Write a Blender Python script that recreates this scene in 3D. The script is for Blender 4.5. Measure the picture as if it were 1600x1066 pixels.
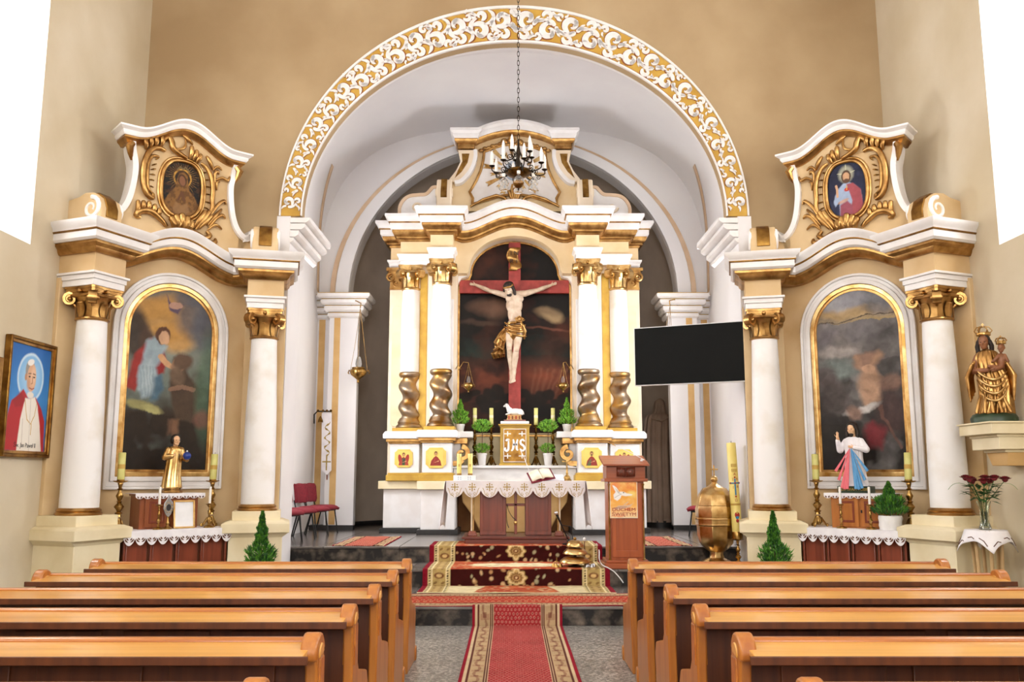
import bpy, math, random
import numpy as np
from mathutils import Vector, Matrix, noise as mnoise
PI = math.pi
rnd = random.Random(7)
for o in list(bpy.data.objects): bpy.data.objects.remove(o)
scene = bpy.context.scene
COL = scene.collection

# ------------------------------------------------------------------ camera
FPX, CAMX, CAMZ = 1400.0, -0.05, 1.66
PITCH = math.atan(212 / FPX)
cam_d = bpy.data.cameras.new('camera'); cam_d.sensor_width = 36; cam_d.lens = 36 * FPX / 1600
cam_d.clip_end = 200
cam = bpy.data.objects.new('camera', cam_d); COL.objects.link(cam)
cam.location = (CAMX, 0, CAMZ); cam.rotation_euler = (PI / 2 + PITCH, 0, -2 / FPX)
scene.camera = cam

def ray(px, py):
    u = (px - 798) / FPX; v = (533 - py) / FPX
    y = math.cos(PITCH) - v * math.sin(PITCH); z = math.sin(PITCH) + v * math.cos(PITCH)
    return u / y, z / y
def P(px, py, Y):
    a, b = ray(px, py)
    return Vector((CAMX + a * Y, Y, CAMZ + b * Y))

# ------------------------------------------------------------------ world, light, exposure
def lin(h):
    h = h.lstrip('#'); c = [int(h[i:i + 2], 16) / 255 for i in (0, 2, 4)]
    return tuple((x / 12.92 if x <= .04045 else ((x + .055) / 1.055) ** 2.4) for x in c)
w = bpy.data.worlds.new('sky'); scene.world = w; w.use_nodes = True
w.node_tree.nodes['Background'].inputs[0].default_value = (.80, .90, 1, 1)
w.node_tree.nodes['Background'].inputs[1].default_value = 1.0
vs = scene.view_settings
vs.view_transform = 'Standard'; vs.look = 'None'; vs.gamma = 1; vs.use_curve_mapping = False
vs.exposure = 0.0
def area(name, loc, direction, sx, sy, power, color=(1, .985, .97), spread=180):
    d = bpy.data.lights.new(name, 'AREA'); d.shape = 'RECTANGLE'; d.size = sx; d.size_y = sy
    d.energy = power; d.color = color; d.spread = math.radians(spread)
    o = bpy.data.objects.new(name, d); COL.objects.link(o); o.location = loc
    o.rotation_euler = Vector(direction).to_track_quat('-Z', 'Z').to_euler()
    return o
# daylight standing in the window openings of the nave and the chancel, and an added fill behind the viewer
NAVE_W = [(-5.0, -3.0), (-.6, 1.4), (3.6, 5.6), (7.8, 9.8)]
WZ0, WZ1 = 4.24, 8.3
for sx in (-1, 1):
    for i, (a, b) in enumerate(NAVE_W):
        area('daylight_nave', (sx * 6.12, (a + b) / 2, (WZ0 + WZ1) / 2), (-sx, .05, -.12), b - a - .1, WZ1 - WZ0 - .1, 430)
    area('daylight_chancel', (sx * 4.42, 14.5, 3.9), (-sx, .06, -.12), 1.7, 3.0, 430, (.97, .98, 1))
area('added_west_fill', (0, -6.85, 5.2), (0, 1, -.04), 3.9, 4.6, 700, (1, .985, .97))  # added fill light from behind the viewer, set before an invented window

# ------------------------------------------------------------------ materials
MATS = {}
def nodes_of(name, rough=.6, metal=0., spec=None):
    m = bpy.data.materials.new(name); m.use_nodes = True
    nt = m.node_tree; b = nt.nodes['Principled BSDF']
    b.inputs['Roughness'].default_value = rough; b.inputs['Metallic'].default_value = metal
    if spec is not None: b.inputs['Specular IOR Level'].default_value = spec
    MATS[name] = m
    return m, nt, b
def mat(name, c1, c2=None, rough=.6, metal=0., scale=4., detail=5., bump=0., bscale=None, stretch=None, lo=.35, hi=.65, spec=None, coat=0.):
    m, nt, b = nodes_of(name, rough, metal, spec)
    c1 = lin(c1) if isinstance(c1, str) else c1
    c2 = (lin(c2) if isinstance(c2, str) else c2) if c2 else tuple(x * .9 for x in c1)
    tc = nt.nodes.new('ShaderNodeTexCoord'); mp = nt.nodes.new('ShaderNodeMapping')
    nt.links.new(tc.outputs['Object'], mp.inputs[0])
    if stretch: mp.inputs['Scale'].default_value = stretch
    nz = nt.nodes.new('ShaderNodeTexNoise'); nz.inputs['Scale'].default_value = scale; nz.inputs['Detail'].default_value = detail
    nt.links.new(mp.outputs[0], nz.inputs['Vector'])
    cr = nt.nodes.new('ShaderNodeValToRGB')
    cr.color_ramp.elements[0].position = lo; cr.color_ramp.elements[1].position = hi
    cr.color_ramp.elements[0].color = (*c1, 1); cr.color_ramp.elements[1].color = (*c2, 1)
    nt.links.new(nz.outputs['Fac'], cr.inputs[0]); nt.links.new(cr.outputs[0], b.inputs['Base Color'])
    if coat: b.inputs['Coat Weight'].default_value = coat; b.inputs['Coat Roughness'].default_value = .15
    if bump:
        n2 = nt.nodes.new('ShaderNodeTexNoise'); n2.inputs['Scale'].default_value = bscale or scale * 4; n2.inputs['Detail'].default_value = 4
        nt.links.new(mp.outputs[0], n2.inputs['Vector'])
        bp = nt.nodes.new('ShaderNodeBump'); bp.inputs['Strength'].default_value = bump; bp.inputs['Distance'].default_value = .02
        nt.links.new(n2.outputs['Fac'], bp.inputs['Height']); nt.links.new(bp.outputs[0], b.inputs['Normal'])
    return m
def emis(name, c, s):
    m, nt, b = nodes_of(name); b.inputs['Base Color'].default_value = (*lin(c), 1)
    b.inputs['Emission Color'].default_value = (*lin(c), 1); b.inputs['Emission Strength'].default_value = s
    return m
mat('wall_cream', '#DCD0B8', '#CDBE9F', .85, scale=.7, bump=.12, bscale=9)
mat('wall_ochre', '#BDA580', '#A78C67', .85, scale=.55, bump=.12, bscale=7)
mat('wall_white', '#EFEDEC', '#E6E3E4', .8, scale=.6, bump=.05, bscale=10)
mat('wall_apse', '#CBBBA9', '#B5A492', .9, scale=1.1, bump=.1)
mat('stripe_ochre', '#DDB67A', '#CDA263', .8, scale=3)
mat('stripe_rose', '#DCC0A2', '#CFAF8D', .8, scale=3)
mat('white_paint', '#F1EFEE', '#E6E1DD', .5, scale=3, bump=.04)
mat('column_white', '#F2F0EE', '#DCD3C2', .5, scale=2.2, lo=.5, hi=.8, bump=.05)
mat('cream_paint', '#EFD8AF', '#E4C795', .6, scale=2, bump=.05)
mat('cream_light', '#F3E3CC', '#EAD6B8', .6, scale=2, bump=.05)
mat('cream_stone', '#EEE1BF', '#DFCFA6', .7, scale=2.2, bump=.06)
mat('side_cream', '#DDC296', '#CDAC7B', .7, scale=1.6, bump=.07)
mat('ochre_paint', '#C9A23C', '#B58C2C', .45, scale=5)
mat('gold', '#CFA566', '#80552A', .33, 1., scale=7, lo=.3, hi=.75, bump=.1, bscale=22)
mat('gold_bright', '#E0C086', '#A97E42', .28, 1., scale=6, bump=.05)
mat('gold_dark', '#A8803F', '#6B4620', .36, 1., scale=8, lo=.3, hi=.7, bump=.15, bscale=30)
mat('brass', '#C9A362', '#86652F', .28, 1., scale=16)
mat('brass_dark', '#7A5626', '#46300F', .38, 1., scale=20)
mat('bronze_dark', '#33271A', '#1C140C', .45, .8, scale=20)
mat('iron_black', '#1C1A18', '#0F0E0D', .5, .3, scale=10)
mat('steel', '#C9CCD2', '#A8ABB0', .3, 1., scale=10)
mat('marble_white', '#E9E7E6', '#C6C4C4', .3, scale=2.5, stretch=(1, 1, 2.5), lo=.45, hi=.8)
mat('marble_dark', '#7A6C5E', '#17120F', .42, scale=4.5, detail=9, lo=.3, hi=.54, bump=.05, spec=.35)
mat('marble_tread', '#7B746F', '#4C4541', .22, scale=2.2, detail=8)
mat('black_base', '#2A2624', '#1B1918', .5, scale=5)
mat('red_paint', '#B3443C', '#8C2F2A', .55, scale=6, stretch=(1, 1, 1))
mat('flesh_white', '#DFCBB4', '#C6AB90', .45, scale=9, bump=.03)
mat('flesh', '#E8BE95', '#D9A77C', .5, scale=10)
mat('flesh_brown', '#9A6542', '#7C4C30', .45, scale=10)
mat('hair_dark', '#2E1E14', '#1A110B', .6, scale=30, bump=.4, bscale=60)
mat('wax_yellow', '#EFDE86', '#E6D070', .45, scale=4)
mat('wax_green', '#D3CE7E', '#C2BC66', .45, scale=6)
mat('wax_white', '#F4F1EA', '#E9E4DA', .45, scale=4)
mat('cloth_white', '#F4F1F3', '#E9E5E9', .85, scale=7, bump=.1, bscale=60)
mat('cloth_gold', '#B89C4E', '#9B8038', .6, scale=20)
mat('lace_hole', '#7B5A48', '#5F4335', .9, scale=10)
mat('pot_white', '#F0EEEC', '#E2DFDC', .35, scale=5)
mat('leaf_light', '#A2D44C', '#6FB22C', .6, scale=30)
mat('leaf_mid', '#5E9A2C', '#37701A', .6, scale=30)
mat('leaf_dark', '#356A2E', '#1C431C', .5, scale=20)
mat('rose_red', '#8E1F2E', '#5E1019', .55, scale=30)
mat('chair_red', '#8E2230', '#6E1622', .85, scale=60, bump=.2, bscale=200)
mat('burgundy', '#7C1F33', '#661528', .5, scale=10)
mat('paper', '#F3EBD6', '#E9DEC4', .8, scale=5)
mat('drape', '#A28A76', '#8B7463', .9, scale=2, bump=.15, bscale=12)
mat('screen_black', '#0B0C0B', '#090A09', .5, scale=2, spec=.12)
mat('plastic_white', '#E9E9EA', '#DEDEDF', .4, scale=6)
mat('plastic_black', '#17171A', '#0F0F11', .4, scale=6)
mat('blue_paint', '#1E3F9A', '#15307A', .3, scale=10)
mat('ray_red', '#E5737B', '#D85A66', .5, scale=20, stretch=(3, 3, .3))
mat('ray_blue', '#5B9BC9', '#3E83B8', .5, scale=20, stretch=(3, 3, .3))
mat('green_base', '#33492F', '#24351F', .4, scale=9)
mat('brown_side', '#A8713D', '#8C5A2C', .7, scale=3)
mat('cloth_blue', '#AFBBC8', '#98A6B6', .9, scale=20)
mat('print_red', '#A5241E', rough=.7)
mat('print_brown', '#7A3A22', rough=.7)
mat('print_blue', '#2C7FB0', rough=.6)
mat('print_black', '#2A2422', rough=.7)
mat('print_gold', '#C8A24A', rough=.5)
mat('board_yellow', '#E9CC6A', '#DDB94F', .4, scale=6)
mat('band_ochre', '#CFA547', '#BE9236', .7, scale=3)
mat('band_brown', '#9A5A2E', '#844A24', .7, scale=3)
mat('window_frame', '#E6E3DD', '#D8D4CC', .5, scale=4)
def wood(name, c1, c2, rough, axis, coat=.0, scale=3.):
    st = {'x': (.25, 6, 6), 'z': (6, 6, .3), 'y': (6, .3, 6)}[axis]
    return mat(name, c1, c2, rough, scale=scale, detail=7, stretch=st, lo=.3, hi=.72, bump=.05, bscale=scale * 2, coat=coat)
wood('pew_wood', '#BC7630', '#96501A', .32, 'x', .3)
wood('pew_ledge', '#DDA654', '#C48A3C', .28, 'x', .4)
wood('pew_upright', '#BD7A33', '#9A561C', .34, 'z', .3)
wood('pew_panel', '#6A3616', '#47220C', .45, 'z')
wood('mahogany', '#8A3F26', '#6A2C19', .35, 'z', .2)
wood('mahogany_x', '#7E3822', '#5E2717', .35, 'x', .2)
wood('ambo_wood', '#B05A2A', '#8E421B', .35, 'z', .2)
wood('ambo_wood_x', '#A9552A', '#87401C', .35, 'x', .2)
wood('cabinet_wood', '#B87434', '#99561F', .35, 'z', .2)
wood('cabinet_dark', '#94502A', '#75391B', .35, 'z', .2)
wood('pale_wood', '#C9A877', '#AE8A58', .5, 'z')
# twisted silver-gilt column
m, nt, b = nodes_of('gilt_silver', .42, 1.)
tc = nt.nodes.new('ShaderNodeTexCoord'); nz = nt.nodes.new('ShaderNodeTexNoise'); nz.inputs['Scale'].default_value = 3.2; nz.inputs['Detail'].default_value = 3
cr = nt.nodes.new('ShaderNodeValToRGB'); e = cr.color_ramp.elements
e[0].position = .36; e[0].color = (*lin('#B48A48'), 1); e[1].position = .66; e[1].color = (*lin('#8A5F2A'), 1)
k = e.new(.5); k.color = (*lin('#A3937F'), 1)
nt.links.new(tc.outputs['Object'], nz.inputs['Vector']); nt.links.new(nz.outputs['Fac'], cr.inputs[0]); nt.links.new(cr.outputs[0], b.inputs['Base Color'])
# terrazzo
m, nt, b = nodes_of('terrazzo', .32)
tc = nt.nodes.new('ShaderNodeTexCoord'); vo = nt.nodes.new('ShaderNodeTexVoronoi'); vo.inputs['Scale'].default_value = 48
nz = nt.nodes.new('ShaderNodeTexNoise'); nz.inputs['Scale'].default_value = 1.3
cr = nt.nodes.new('ShaderNodeValToRGB'); e = cr.color_ramp.elements
e[0].position = .05; e[0].color = (*lin('#5F5B56'), 1); e[1].position = .95; e[1].color = (*lin('#C9C5BE'), 1)
k = e.new(.5); k.color = (*lin('#8A867F'), 1)
sep = nt.nodes.new('ShaderNodeSeparateColor'); mx = nt.nodes.new('ShaderNodeMix'); mx.data_type = 'RGBA'; mx.blend_type = 'MULTIPLY'; mx.inputs[0].default_value = .5
nt.links.new(tc.outputs['Object'], vo.inputs['Vector']); nt.links.new(tc.outputs['Object'], nz.inputs['Vector'])
nt.links.new(vo.outputs['Color'], sep.inputs[0]); nt.links.new(sep.outputs[0], cr.inputs[0])
nt.links.new(cr.outputs[0], mx.inputs[6]); nt.links.new(nz.outputs['Fac'], mx.inputs[7]); nt.links.new(mx.outputs[2], b.inputs['Base Color'])
# glass
m, nt, b = nodes_of('glass_clear', .05); b.inputs['Transmission Weight'].default_value = 1; b.inputs['Base Color'].default_value = (.85, .9, .8, 1)
m, nt, b = nodes_of('glass_bulb', .05); b.inputs['Transmission Weight'].default_value = .9; b.inputs['Base Color'].default_value = (.95, .97, .97, 1); b.inputs['IOR'].default_value = 1.06
emis('window_light', '#F4F6FF', 1.6)
# painted pictures and woven rugs: colours carried by the mesh itself
def painted(name, rough=.6, bump=0., spec=None, coat=0.):
    m, nt, b = nodes_of(name, rough, spec=spec)
    at = nt.nodes.new('ShaderNodeAttribute'); at.attribute_name = 'paint'
    nt.links.new(at.outputs['Color'], b.inputs['Base Color'])
    if coat: b.inputs['Coat Weight'].default_value = coat; b.inputs['Coat Roughness'].default_value = .2
    if bump:
        tc = nt.nodes.new('ShaderNodeTexCoord'); nz = nt.nodes.new('ShaderNodeTexNoise'); nz.inputs['Scale'].default_value = 60
        bp = nt.nodes.new('ShaderNodeBump'); bp.inputs['Strength'].default_value = bump; bp.inputs['Distance'].default_value = .01
        nt.links.new(tc.outputs['Object'], nz.inputs['Vector']); nt.links.new(nz.outputs['Fac'], bp.inputs['Height']); nt.links.new(bp.outputs[0], b.inputs['Normal'])
painted('oil_canvas', .55, .2, .25); painted('print_paper', .55, .0); painted('woven', .95, .5, .1)

# ------------------------------------------------------------------ mesh builder
class MB:
    def __init__(s, off=(0, 0, 0), mir=False):
        s.v = []; s.f = []; s.mi = []; s.cur = 0; s.off = Vector(off); s.mir = mir; s.M = None; s.col = {}
    def add(s, vs_, fs):
        n = len(s.v)
        for p in vs_:
            p = Vector(p)
            if s.M is not None: p = s.M @ p
            p = p - s.off
            if s.mir: p.x = -p.x
            s.v.append((p.x, p.y, p.z))
        for f in fs:
            g = [n + i for i in f]
            if s.mir: g.reverse()
            s.f.append(g); s.mi.append(s.cur)
        return s
    def box(s, x0, x1, y0, y1, z0, z1):
        v = [(x0, y0, z0), (x1, y0, z0), (x1, y1, z0), (x0, y1, z0), (x0, y0, z1), (x1, y0, z1), (x1, y1, z1), (x0, y1, z1)]
        return s.add(v, [(0, 3, 2, 1), (4, 5, 6, 7), (0, 1, 5, 4), (1, 2, 6, 5), (2, 3, 7, 6), (3, 0, 4, 7)])
    def frustum(s, c, a, b, z0, z1):   # a, b = half sizes (x, y) below and above
        cx, cy = c; v = []
        for (hx, hy), z in ((a, z0), (b, z1)): v += [(cx - hx, cy - hy, z), (cx + hx, cy - hy, z), (cx + hx, cy + hy, z), (cx - hx, cy + hy, z)]
        return s.add(v, [(0, 3, 2, 1), (4, 5, 6, 7), (0, 1, 5, 4), (1, 2, 6, 5), (2, 3, 7, 6), (3, 0, 4, 7)])
    def prism(s, pts, y0, y1):         # outline in x,z (anticlockwise seen from the front, -y), extruded y0..y1
        n = len(pts); v = [(x, y0, z) for x, z in pts] + [(x, y1, z) for x, z in pts]
        f = [tuple(range(n)), tuple(range(2 * n - 1, n - 1, -1))] + [(i, n + i, n + (i + 1) % n, (i + 1) % n) for i in range(n)]
        return s.add(v, f)
    def plate(s, pts, z0, z1):         # outline in x,y extruded upward
        n = len(pts); v = [(x, y, z0) for x, y in pts] + [(x, y, z1) for x, y in pts]
        f = [tuple(range(n - 1, -1, -1)), tuple(range(n, 2 * n))] + [(i, (i + 1) % n, n + (i + 1) % n, n + i) for i in range(n)]
        return s.add(v, f)
    def slab(s, pts, x0, x1):          # outline in y,z extruded along x
        n = len(pts); v = [(x0, y, z) for y, z in pts] + [(x1, y, z) for y, z in pts]
        f = [tuple(range(n - 1, -1, -1)), tuple(range(n, 2 * n))] + [(i, (i + 1) % n, n + (i + 1) % n, n + i) for i in range(n)]
        return s.add(v, f)
    def ring(s, outer, inner, y0, y1, closed=True):   # frame between two outlines (x,z) of the same length
        n = len(outer); v = []
        for L, y in ((outer, y0), (inner, y0), (outer, y1), (inner, y1)): v += [(x, y, z) for x, z in L]
        f = []; m_ = n if closed else n - 1
        for i in range(m_):
            j = (i + 1) % n
            f += [(i, j, n + j, n + i), (2 * n + j, 2 * n + i, 3 * n + i, 3 * n + j), (j, i, 2 * n + i, 2 * n + j), (n + i, n + j, 3 * n + j, 3 * n + i)]
        if not closed: f += [(0, n, 3 * n, 2 * n), (n - 1, 3 * n - 1, 4 * n - 1, 2 * n - 1)]
        return s.add(v, f)
    def lathe(s, prof, seg=24, c=(0, 0, 0), mod=None, a0=0., cap=True):
        v = []; f = []
        for r, z in prof:
            for i in range(seg):
                a = a0 + 2 * PI * i / seg; k = mod(a, z) if mod else 1.
                v.append((c[0] + r * k * math.cos(a), c[1] + r * k * math.sin(a), c[2] + z))
        for j in range(len(prof) - 1):
            for i in range(seg):
                k = (i + 1) % seg; f.append((j * seg + i, j * seg + k, (j + 1) * seg + k, (j + 1) * seg + i))
        if cap: f += [tuple(range(seg - 1, -1, -1)), tuple(range((len(prof) - 1) * seg, len(prof) * seg))]
        return s.add(v, f)
    def tube(s, path, r, seg=8, flat=1., cap=True):
        path = [Vector(p) for p in path]; n = len(path)
        rs = r if isinstance(r, (list, tuple)) else [r] * n
        v = []; f = []; up = None
        for i in range(n):
            t = (path[min(i + 1, n - 1)] - path[max(i - 1, 0)])
            t = t.normalized() if t.length > 1e-9 else Vector((0, 0, 1))
            if up is None:
                up = Vector((0, 0, 1)) if abs(t.z) < .9 else Vector((0, 1, 0))
            a = t.cross(up); a = a.normalized() if a.length > 1e-6 else t.orthogonal().normalized()
            up = a.cross(t).normalized()
            for k in range(seg):
                q = 2 * PI * k / seg; v.append(path[i] + rs[i] * (math.cos(q) * a + flat * math.sin(q) * up))
        for i in range(n - 1):
            for k in range(seg):
                l = (k + 1) % seg; f.append((i * seg + k, i * seg + l, (i + 1) * seg + l, (i + 1) * seg + k))
        if cap: f += [tuple(range(seg - 1, -1, -1)), tuple(range((n - 1) * seg, n * seg))]
        return s.add(v, f)
    def ell(s, c, r, rot=None, seg=14, rings=9):
        v = []; f = []; c = Vector(c); R = rot.to_matrix() if rot is not None else None
        r = r if isinstance(r, (list, tuple)) else (r, r, r)
        for j in range(1, rings):
            th = PI * j / rings
            for i in range(seg):
                ph = 2 * PI * i / seg
                p = Vector((r[0] * math.sin(th) * math.cos(ph), r[1] * math.sin(th) * math.sin(ph), -r[2] * math.cos(th)))
                v.append(c + (R @ p if R else p))
        a = Vector((0, 0, -r[2])); b_ = Vector((0, 0, r[2]))
        v += [c + (R @ a if R else a), c + (R @ b_ if R else b_)]
        m_ = rings - 1; lo, hi = m_ * seg, m_ * seg + 1
        for j in range(m_ - 1):
            for i in range(seg):
                k = (i + 1) % seg; f.append((j * seg + i, j * seg + k, (j + 1) * seg + k, (j + 1) * seg + i))
        for i in range(seg):
            k = (i + 1) % seg; f += [(lo, k, i), (hi, (m_ - 1) * seg + i, (m_ - 1) * seg + k)]
        return s.add(v, f)
    def limb(s, a, b, ra, rb, seg=10):
        a = Vector(a); b = Vector(b); s.ell(a, ra, seg=seg, rings=7); s.ell(b, rb, seg=seg, rings=7)
        return s.tube([a, b], [ra, rb], seg)
    def sweep(s, path, prof, closed=False):
        # path: list of (x,y,z) walked with the outside on its right; prof: closed outline of (out, up)
        path = [Vector(p) for p in path]; n = len(path); m_ = len(prof); v = []; f = []
        for i in range(n):
            ds = []
            for a, b_ in ((i - 1, i), (i, i + 1)):
                if closed: a %= n; b_ %= n
                if 0 <= a < n and 0 <= b_ < n:
                    d = path[b_] - path[a]; d.z = 0
                    if d.length > 1e-6: ds.append(d.normalized())
            ns = [Vector((d.y, -d.x, 0)) for d in ds]
            if len(ns) == 2:
                mt = ns[0] + ns[1]; mt = mt.normalized() if mt.length > 1e-6 else ns[0]
                k = 1 / max(.35, mt.dot(ns[0]))
            else: mt = ns[0]; k = 1
            for o, u in prof: v.append(path[i] + mt * o * k + Vector((0, 0, u)))
        for i in range(n if closed else n - 1):
            j = (i + 1) % n
            for q in range(m_):
                r = (q + 1) % m_; f.append((i * m_ + q, j * m_ + q, j * m_ + r, i * m_ + r))
        if not closed: f += [tuple(range(m_ - 1, -1, -1)), tuple(range((n - 1) * m_, n * m_))]
        return s.add(v, f)
    def grid(s, fn, nu, nv, cu=False):
        v = [fn(i / (nu if cu else nu - 1), j / (nv - 1)) for j in range(nv) for i in range(nu)]; f = []
        for j in range(nv - 1):
            for i in range(nu if cu else nu - 1):
                k = (i + 1) % nu; f.append((j * nu + i, j * nu + k, (j + 1) * nu + k, (j + 1) * nu + i))
        return s.add(v, f)
    def mesh(s, name, mats, ang=35, paint=None):
        me = bpy.data.meshes.new(name); me.from_pydata(s.v, [], s.f)
        for m_ in (mats if isinstance(mats, (list, tuple)) else [mats]): me.materials.append(MATS[m_])
        me.polygons.foreach_set('material_index', s.mi)
        if ang:
            me.polygons.foreach_set('use_smooth', [True] * len(s.f))
            if ang < 180: me.set_sharp_from_angle(angle=math.radians(ang))
        if paint is not None:
            ca = me.color_attributes.new('paint', 'FLOAT_COLOR', 'POINT')
            ca.data.foreach_set('color', np.concatenate([paint, np.ones((len(paint), 1))], 1).astype(np.float32).ravel())
        me.update()
        return me
    def build(s, name, mats, parent=None, ang=35, bevel=0, solid=0, paint=None, remesh=0, smooth=0, label=None, fix=False):
        if fix:
            import bmesh
            me = s.mesh(name, mats, ang, paint); bm = bmesh.new(); bm.from_mesh(me); bmesh.ops.recalc_face_normals(bm, faces=bm.faces); bm.to_mesh(me); bm.free()
        else: me = s.mesh(name, mats, ang, paint)
        return link(name, me, parent, bevel, solid, remesh, smooth, label)
def link(name, me, parent=None, bevel=0, solid=0, remesh=0, smooth=0, label=None):
    o = bpy.data.objects.new(name, me); COL.objects.link(o); o.parent = parent
    if remesh:
        md = o.modifiers.new('skin', 'REMESH'); md.mode = 'VOXEL'; md.voxel_size = remesh; md.use_smooth_shade = True
    if smooth:
        md = o.modifiers.new('soft', 'SMOOTH'); md.iterations = smooth; md.factor = .5
    if solid:
        md = o.modifiers.new('thick', 'SOLIDIFY'); md.thickness = solid; md.offset = 0
    if bevel:
        md = o.modifiers.new('edge', 'BEVEL'); md.width = bevel; md.segments = 2; md.limit_method = 'ANGLE'; md.angle_limit = math.radians(40)
    if label: o['label'] = label
    return o
def thing(name, label, cat, loc=(0, 0, 0), rz=0., group=None):
    o = bpy.data.objects.new(name, None); COL.objects.link(o); o.empty_display_size = .1
    o.location = loc; o.rotation_euler = (0, 0, rz); return tag(o, label, cat, group)
def tag(o, label, cat, group=None):
    o['label'] = label; o['category'] = cat
    if group: o['group'] = group
    return o
def struct(o):
    o['kind'] = 'structure'; return o
def copy_tree(o, parent=None):
    c = o.copy(); COL.objects.link(c); c.parent = parent
    for ch in list(o.children): copy_tree(ch, c)
    return c
def text_mesh(body, size, extrude=.002):
    cu = bpy.data.curves.new('txt', 'FONT'); cu.body = body; cu.size = size; cu.extrude = extrude; cu.align_x = 'CENTER'; cu.align_y = 'CENTER'
    cu.space_line = .95; cu.resolution_u = 3
    o = bpy.data.objects.new('txt', cu); COL.objects.link(o)
    dg = bpy.context.evaluated_depsgraph_get(); me = bpy.data.meshes.new_from_object(o.evaluated_get(dg))
    bpy.data.objects.remove(o); bpy.data.curves.remove(cu)
    return me
def text(name, body, size, material, parent, loc, rot=(PI / 2, 0, 0), extrude=.002, sx=1.):
    me = text_mesh(body, size, extrude); me.materials.clear(); me.materials.append(MATS[material])
    o = link(name, me, parent); o.location = loc; o.rotation_euler = rot; o.scale = (sx, 1, 1)
    return o

# ------------------------------------------------------------------ painter (colours for canvases and rugs)
class Paint:
    def __init__(s, w, h, c, aspect=1.):     # aspect = width / height
        s.w, s.h = w, h; s.a = np.zeros((h, w, 3)); s.a[:] = lin(c)
        u = (np.arange(w) + .5) / w; v = (np.arange(h) + .5) / h
        s.U, s.V = np.meshgrid(u * aspect, v); s.asp = aspect    # v = 0 at the bottom
        s.rs = np.random.RandomState(3)
    def warp(s, k, sc, seed=9):
        s.U = s.U + k * (s.fbm(sc, seed) - .5); s.V = s.V + k * (s.fbm(sc, seed + 1) - .5); s.U = np.clip(s.U, 0, s.asp * .9999); s.V = np.clip(s.V, 0, .9999); return s
    def _mix(s, m, c, al=1.):
        c = np.array(lin(c)) if isinstance(c, str) else np.array(c); m = (np.clip(m, 0, 1) * al)[..., None]; s.a = s.a * (1 - m) + c * m; return s
    def ell(s, x, y, rx, ry, c, rot=0., soft=.15, al=1.):
        x *= s.asp; rx *= s.asp if False else 1
        ca, sa = math.cos(rot), math.sin(rot); dx, dy = s.U - x, s.V - y
        d = np.sqrt(((ca * dx + sa * dy) / rx) ** 2 + ((-sa * dx + ca * dy) / ry) ** 2)
        return s._mix((1 - d) / soft + .5, c, al)
    def poly(s, pts, c, soft=.004, al=1.):
        pts = [(x * s.asp, y) for x, y in pts]; ins = np.zeros(s.U.shape, bool); dm = np.full(s.U.shape, 9.)
        n = len(pts)
        for i in range(n):
            (x0, y0), (x1, y1) = pts[i], pts[(i + 1) % n]
            cnd = ((y0 > s.V) != (y1 > s.V)); xi = (x1 - x0) * (s.V - y0) / ((y1 - y0) or 1e-9) + x0; ins ^= cnd & (s.U < xi)
            L = (x1 - x0) ** 2 + (y1 - y0) ** 2 or 1e-9; t = np.clip(((s.U - x0) * (x1 - x0) + (s.V - y0) * (y1 - y0)) / L, 0, 1)
            dm = np.minimum(dm, np.hypot(s.U - x0 - t * (x1 - x0), s.V - y0 - t * (y1 - y0)))
        return s._mix(np.where(ins, dm, -dm) / soft + .5, c, al)
    def line(s, pts, wd, c, al=1., soft=.003):
        dm = np.full(s.U.shape, 9.)
        for (x0, y0), (x1, y1) in zip(pts[:-1], pts[1:]):
            x0 *= s.asp; x1 *= s.asp; L = (x1 - x0) ** 2 + (y1 - y0) ** 2 or 1e-9; t = np.clip(((s.U - x0) * (x1 - x0) + (s.V - y0) * (y1 - y0)) / L, 0, 1)
            dm = np.minimum(dm, np.hypot(s.U - x0 - t * (x1 - x0), s.V - y0 - t * (y1 - y0)))
        return s._mix((wd - dm) / soft + .5, c, al)
    def grad(s, v0, c0, v1, c1):
        t = np.clip((s.V - v0) / (v1 - v0), 0, 1)[..., None]; m = ((s.V >= min(v0, v1)) & (s.V <= max(v0, v1)))[..., None]
        s.a = np.where(m, np.array(lin(c0)) * (1 - t) + np.array(lin(c1)) * t, s.a); return s
    def fbm(s, sc, seed=1, oct=4):
        rs = np.random.RandomState(seed); out = np.zeros(s.U.shape); am = 1.; tot = 0
        for o in range(oct):
            k = sc * 2 ** o; nx, ny = int(k * s.asp) + 3, int(k) + 3; g = rs.rand(ny, nx)
            x, y = s.U * k, s.V * k; i, j = x.astype(int), y.astype(int); fx, fy = x - i, y - j; fx = fx * fx * (3 - 2 * fx); fy = fy * fy * (3 - 2 * fy)
            out += am * ((g[j, i] * (1 - fx) + g[j, i + 1] * fx) * (1 - fy) + (g[j + 1, i] * (1 - fx) + g[j + 1, i + 1] * fx) * fy); tot += am; am *= .55
        return out / tot
    def mottle(s, k=.3, sc=6, seed=1):
        n = s.fbm(sc, seed); s.a = s.a * (1 + k * (n - .5) * 2)[..., None]; return s
    def blot(s, c, lo, hi, sc=5, seed=2, al=1.): return s._mix((s.fbm(sc, seed) - lo) / (hi - lo), c, al)
    def flat(s): return np.clip(s.a, 0, 1).reshape(-1, 3)
def canvas(name, pt, fn, material, parent, label=None, mir=False, off=(0, 0, 0)):
    mb = MB(off=off, mir=mir); mb.grid(fn, pt.w, pt.h)
    return mb.build(name, material, parent, ang=0, paint=pt.flat(), label=label)
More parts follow.
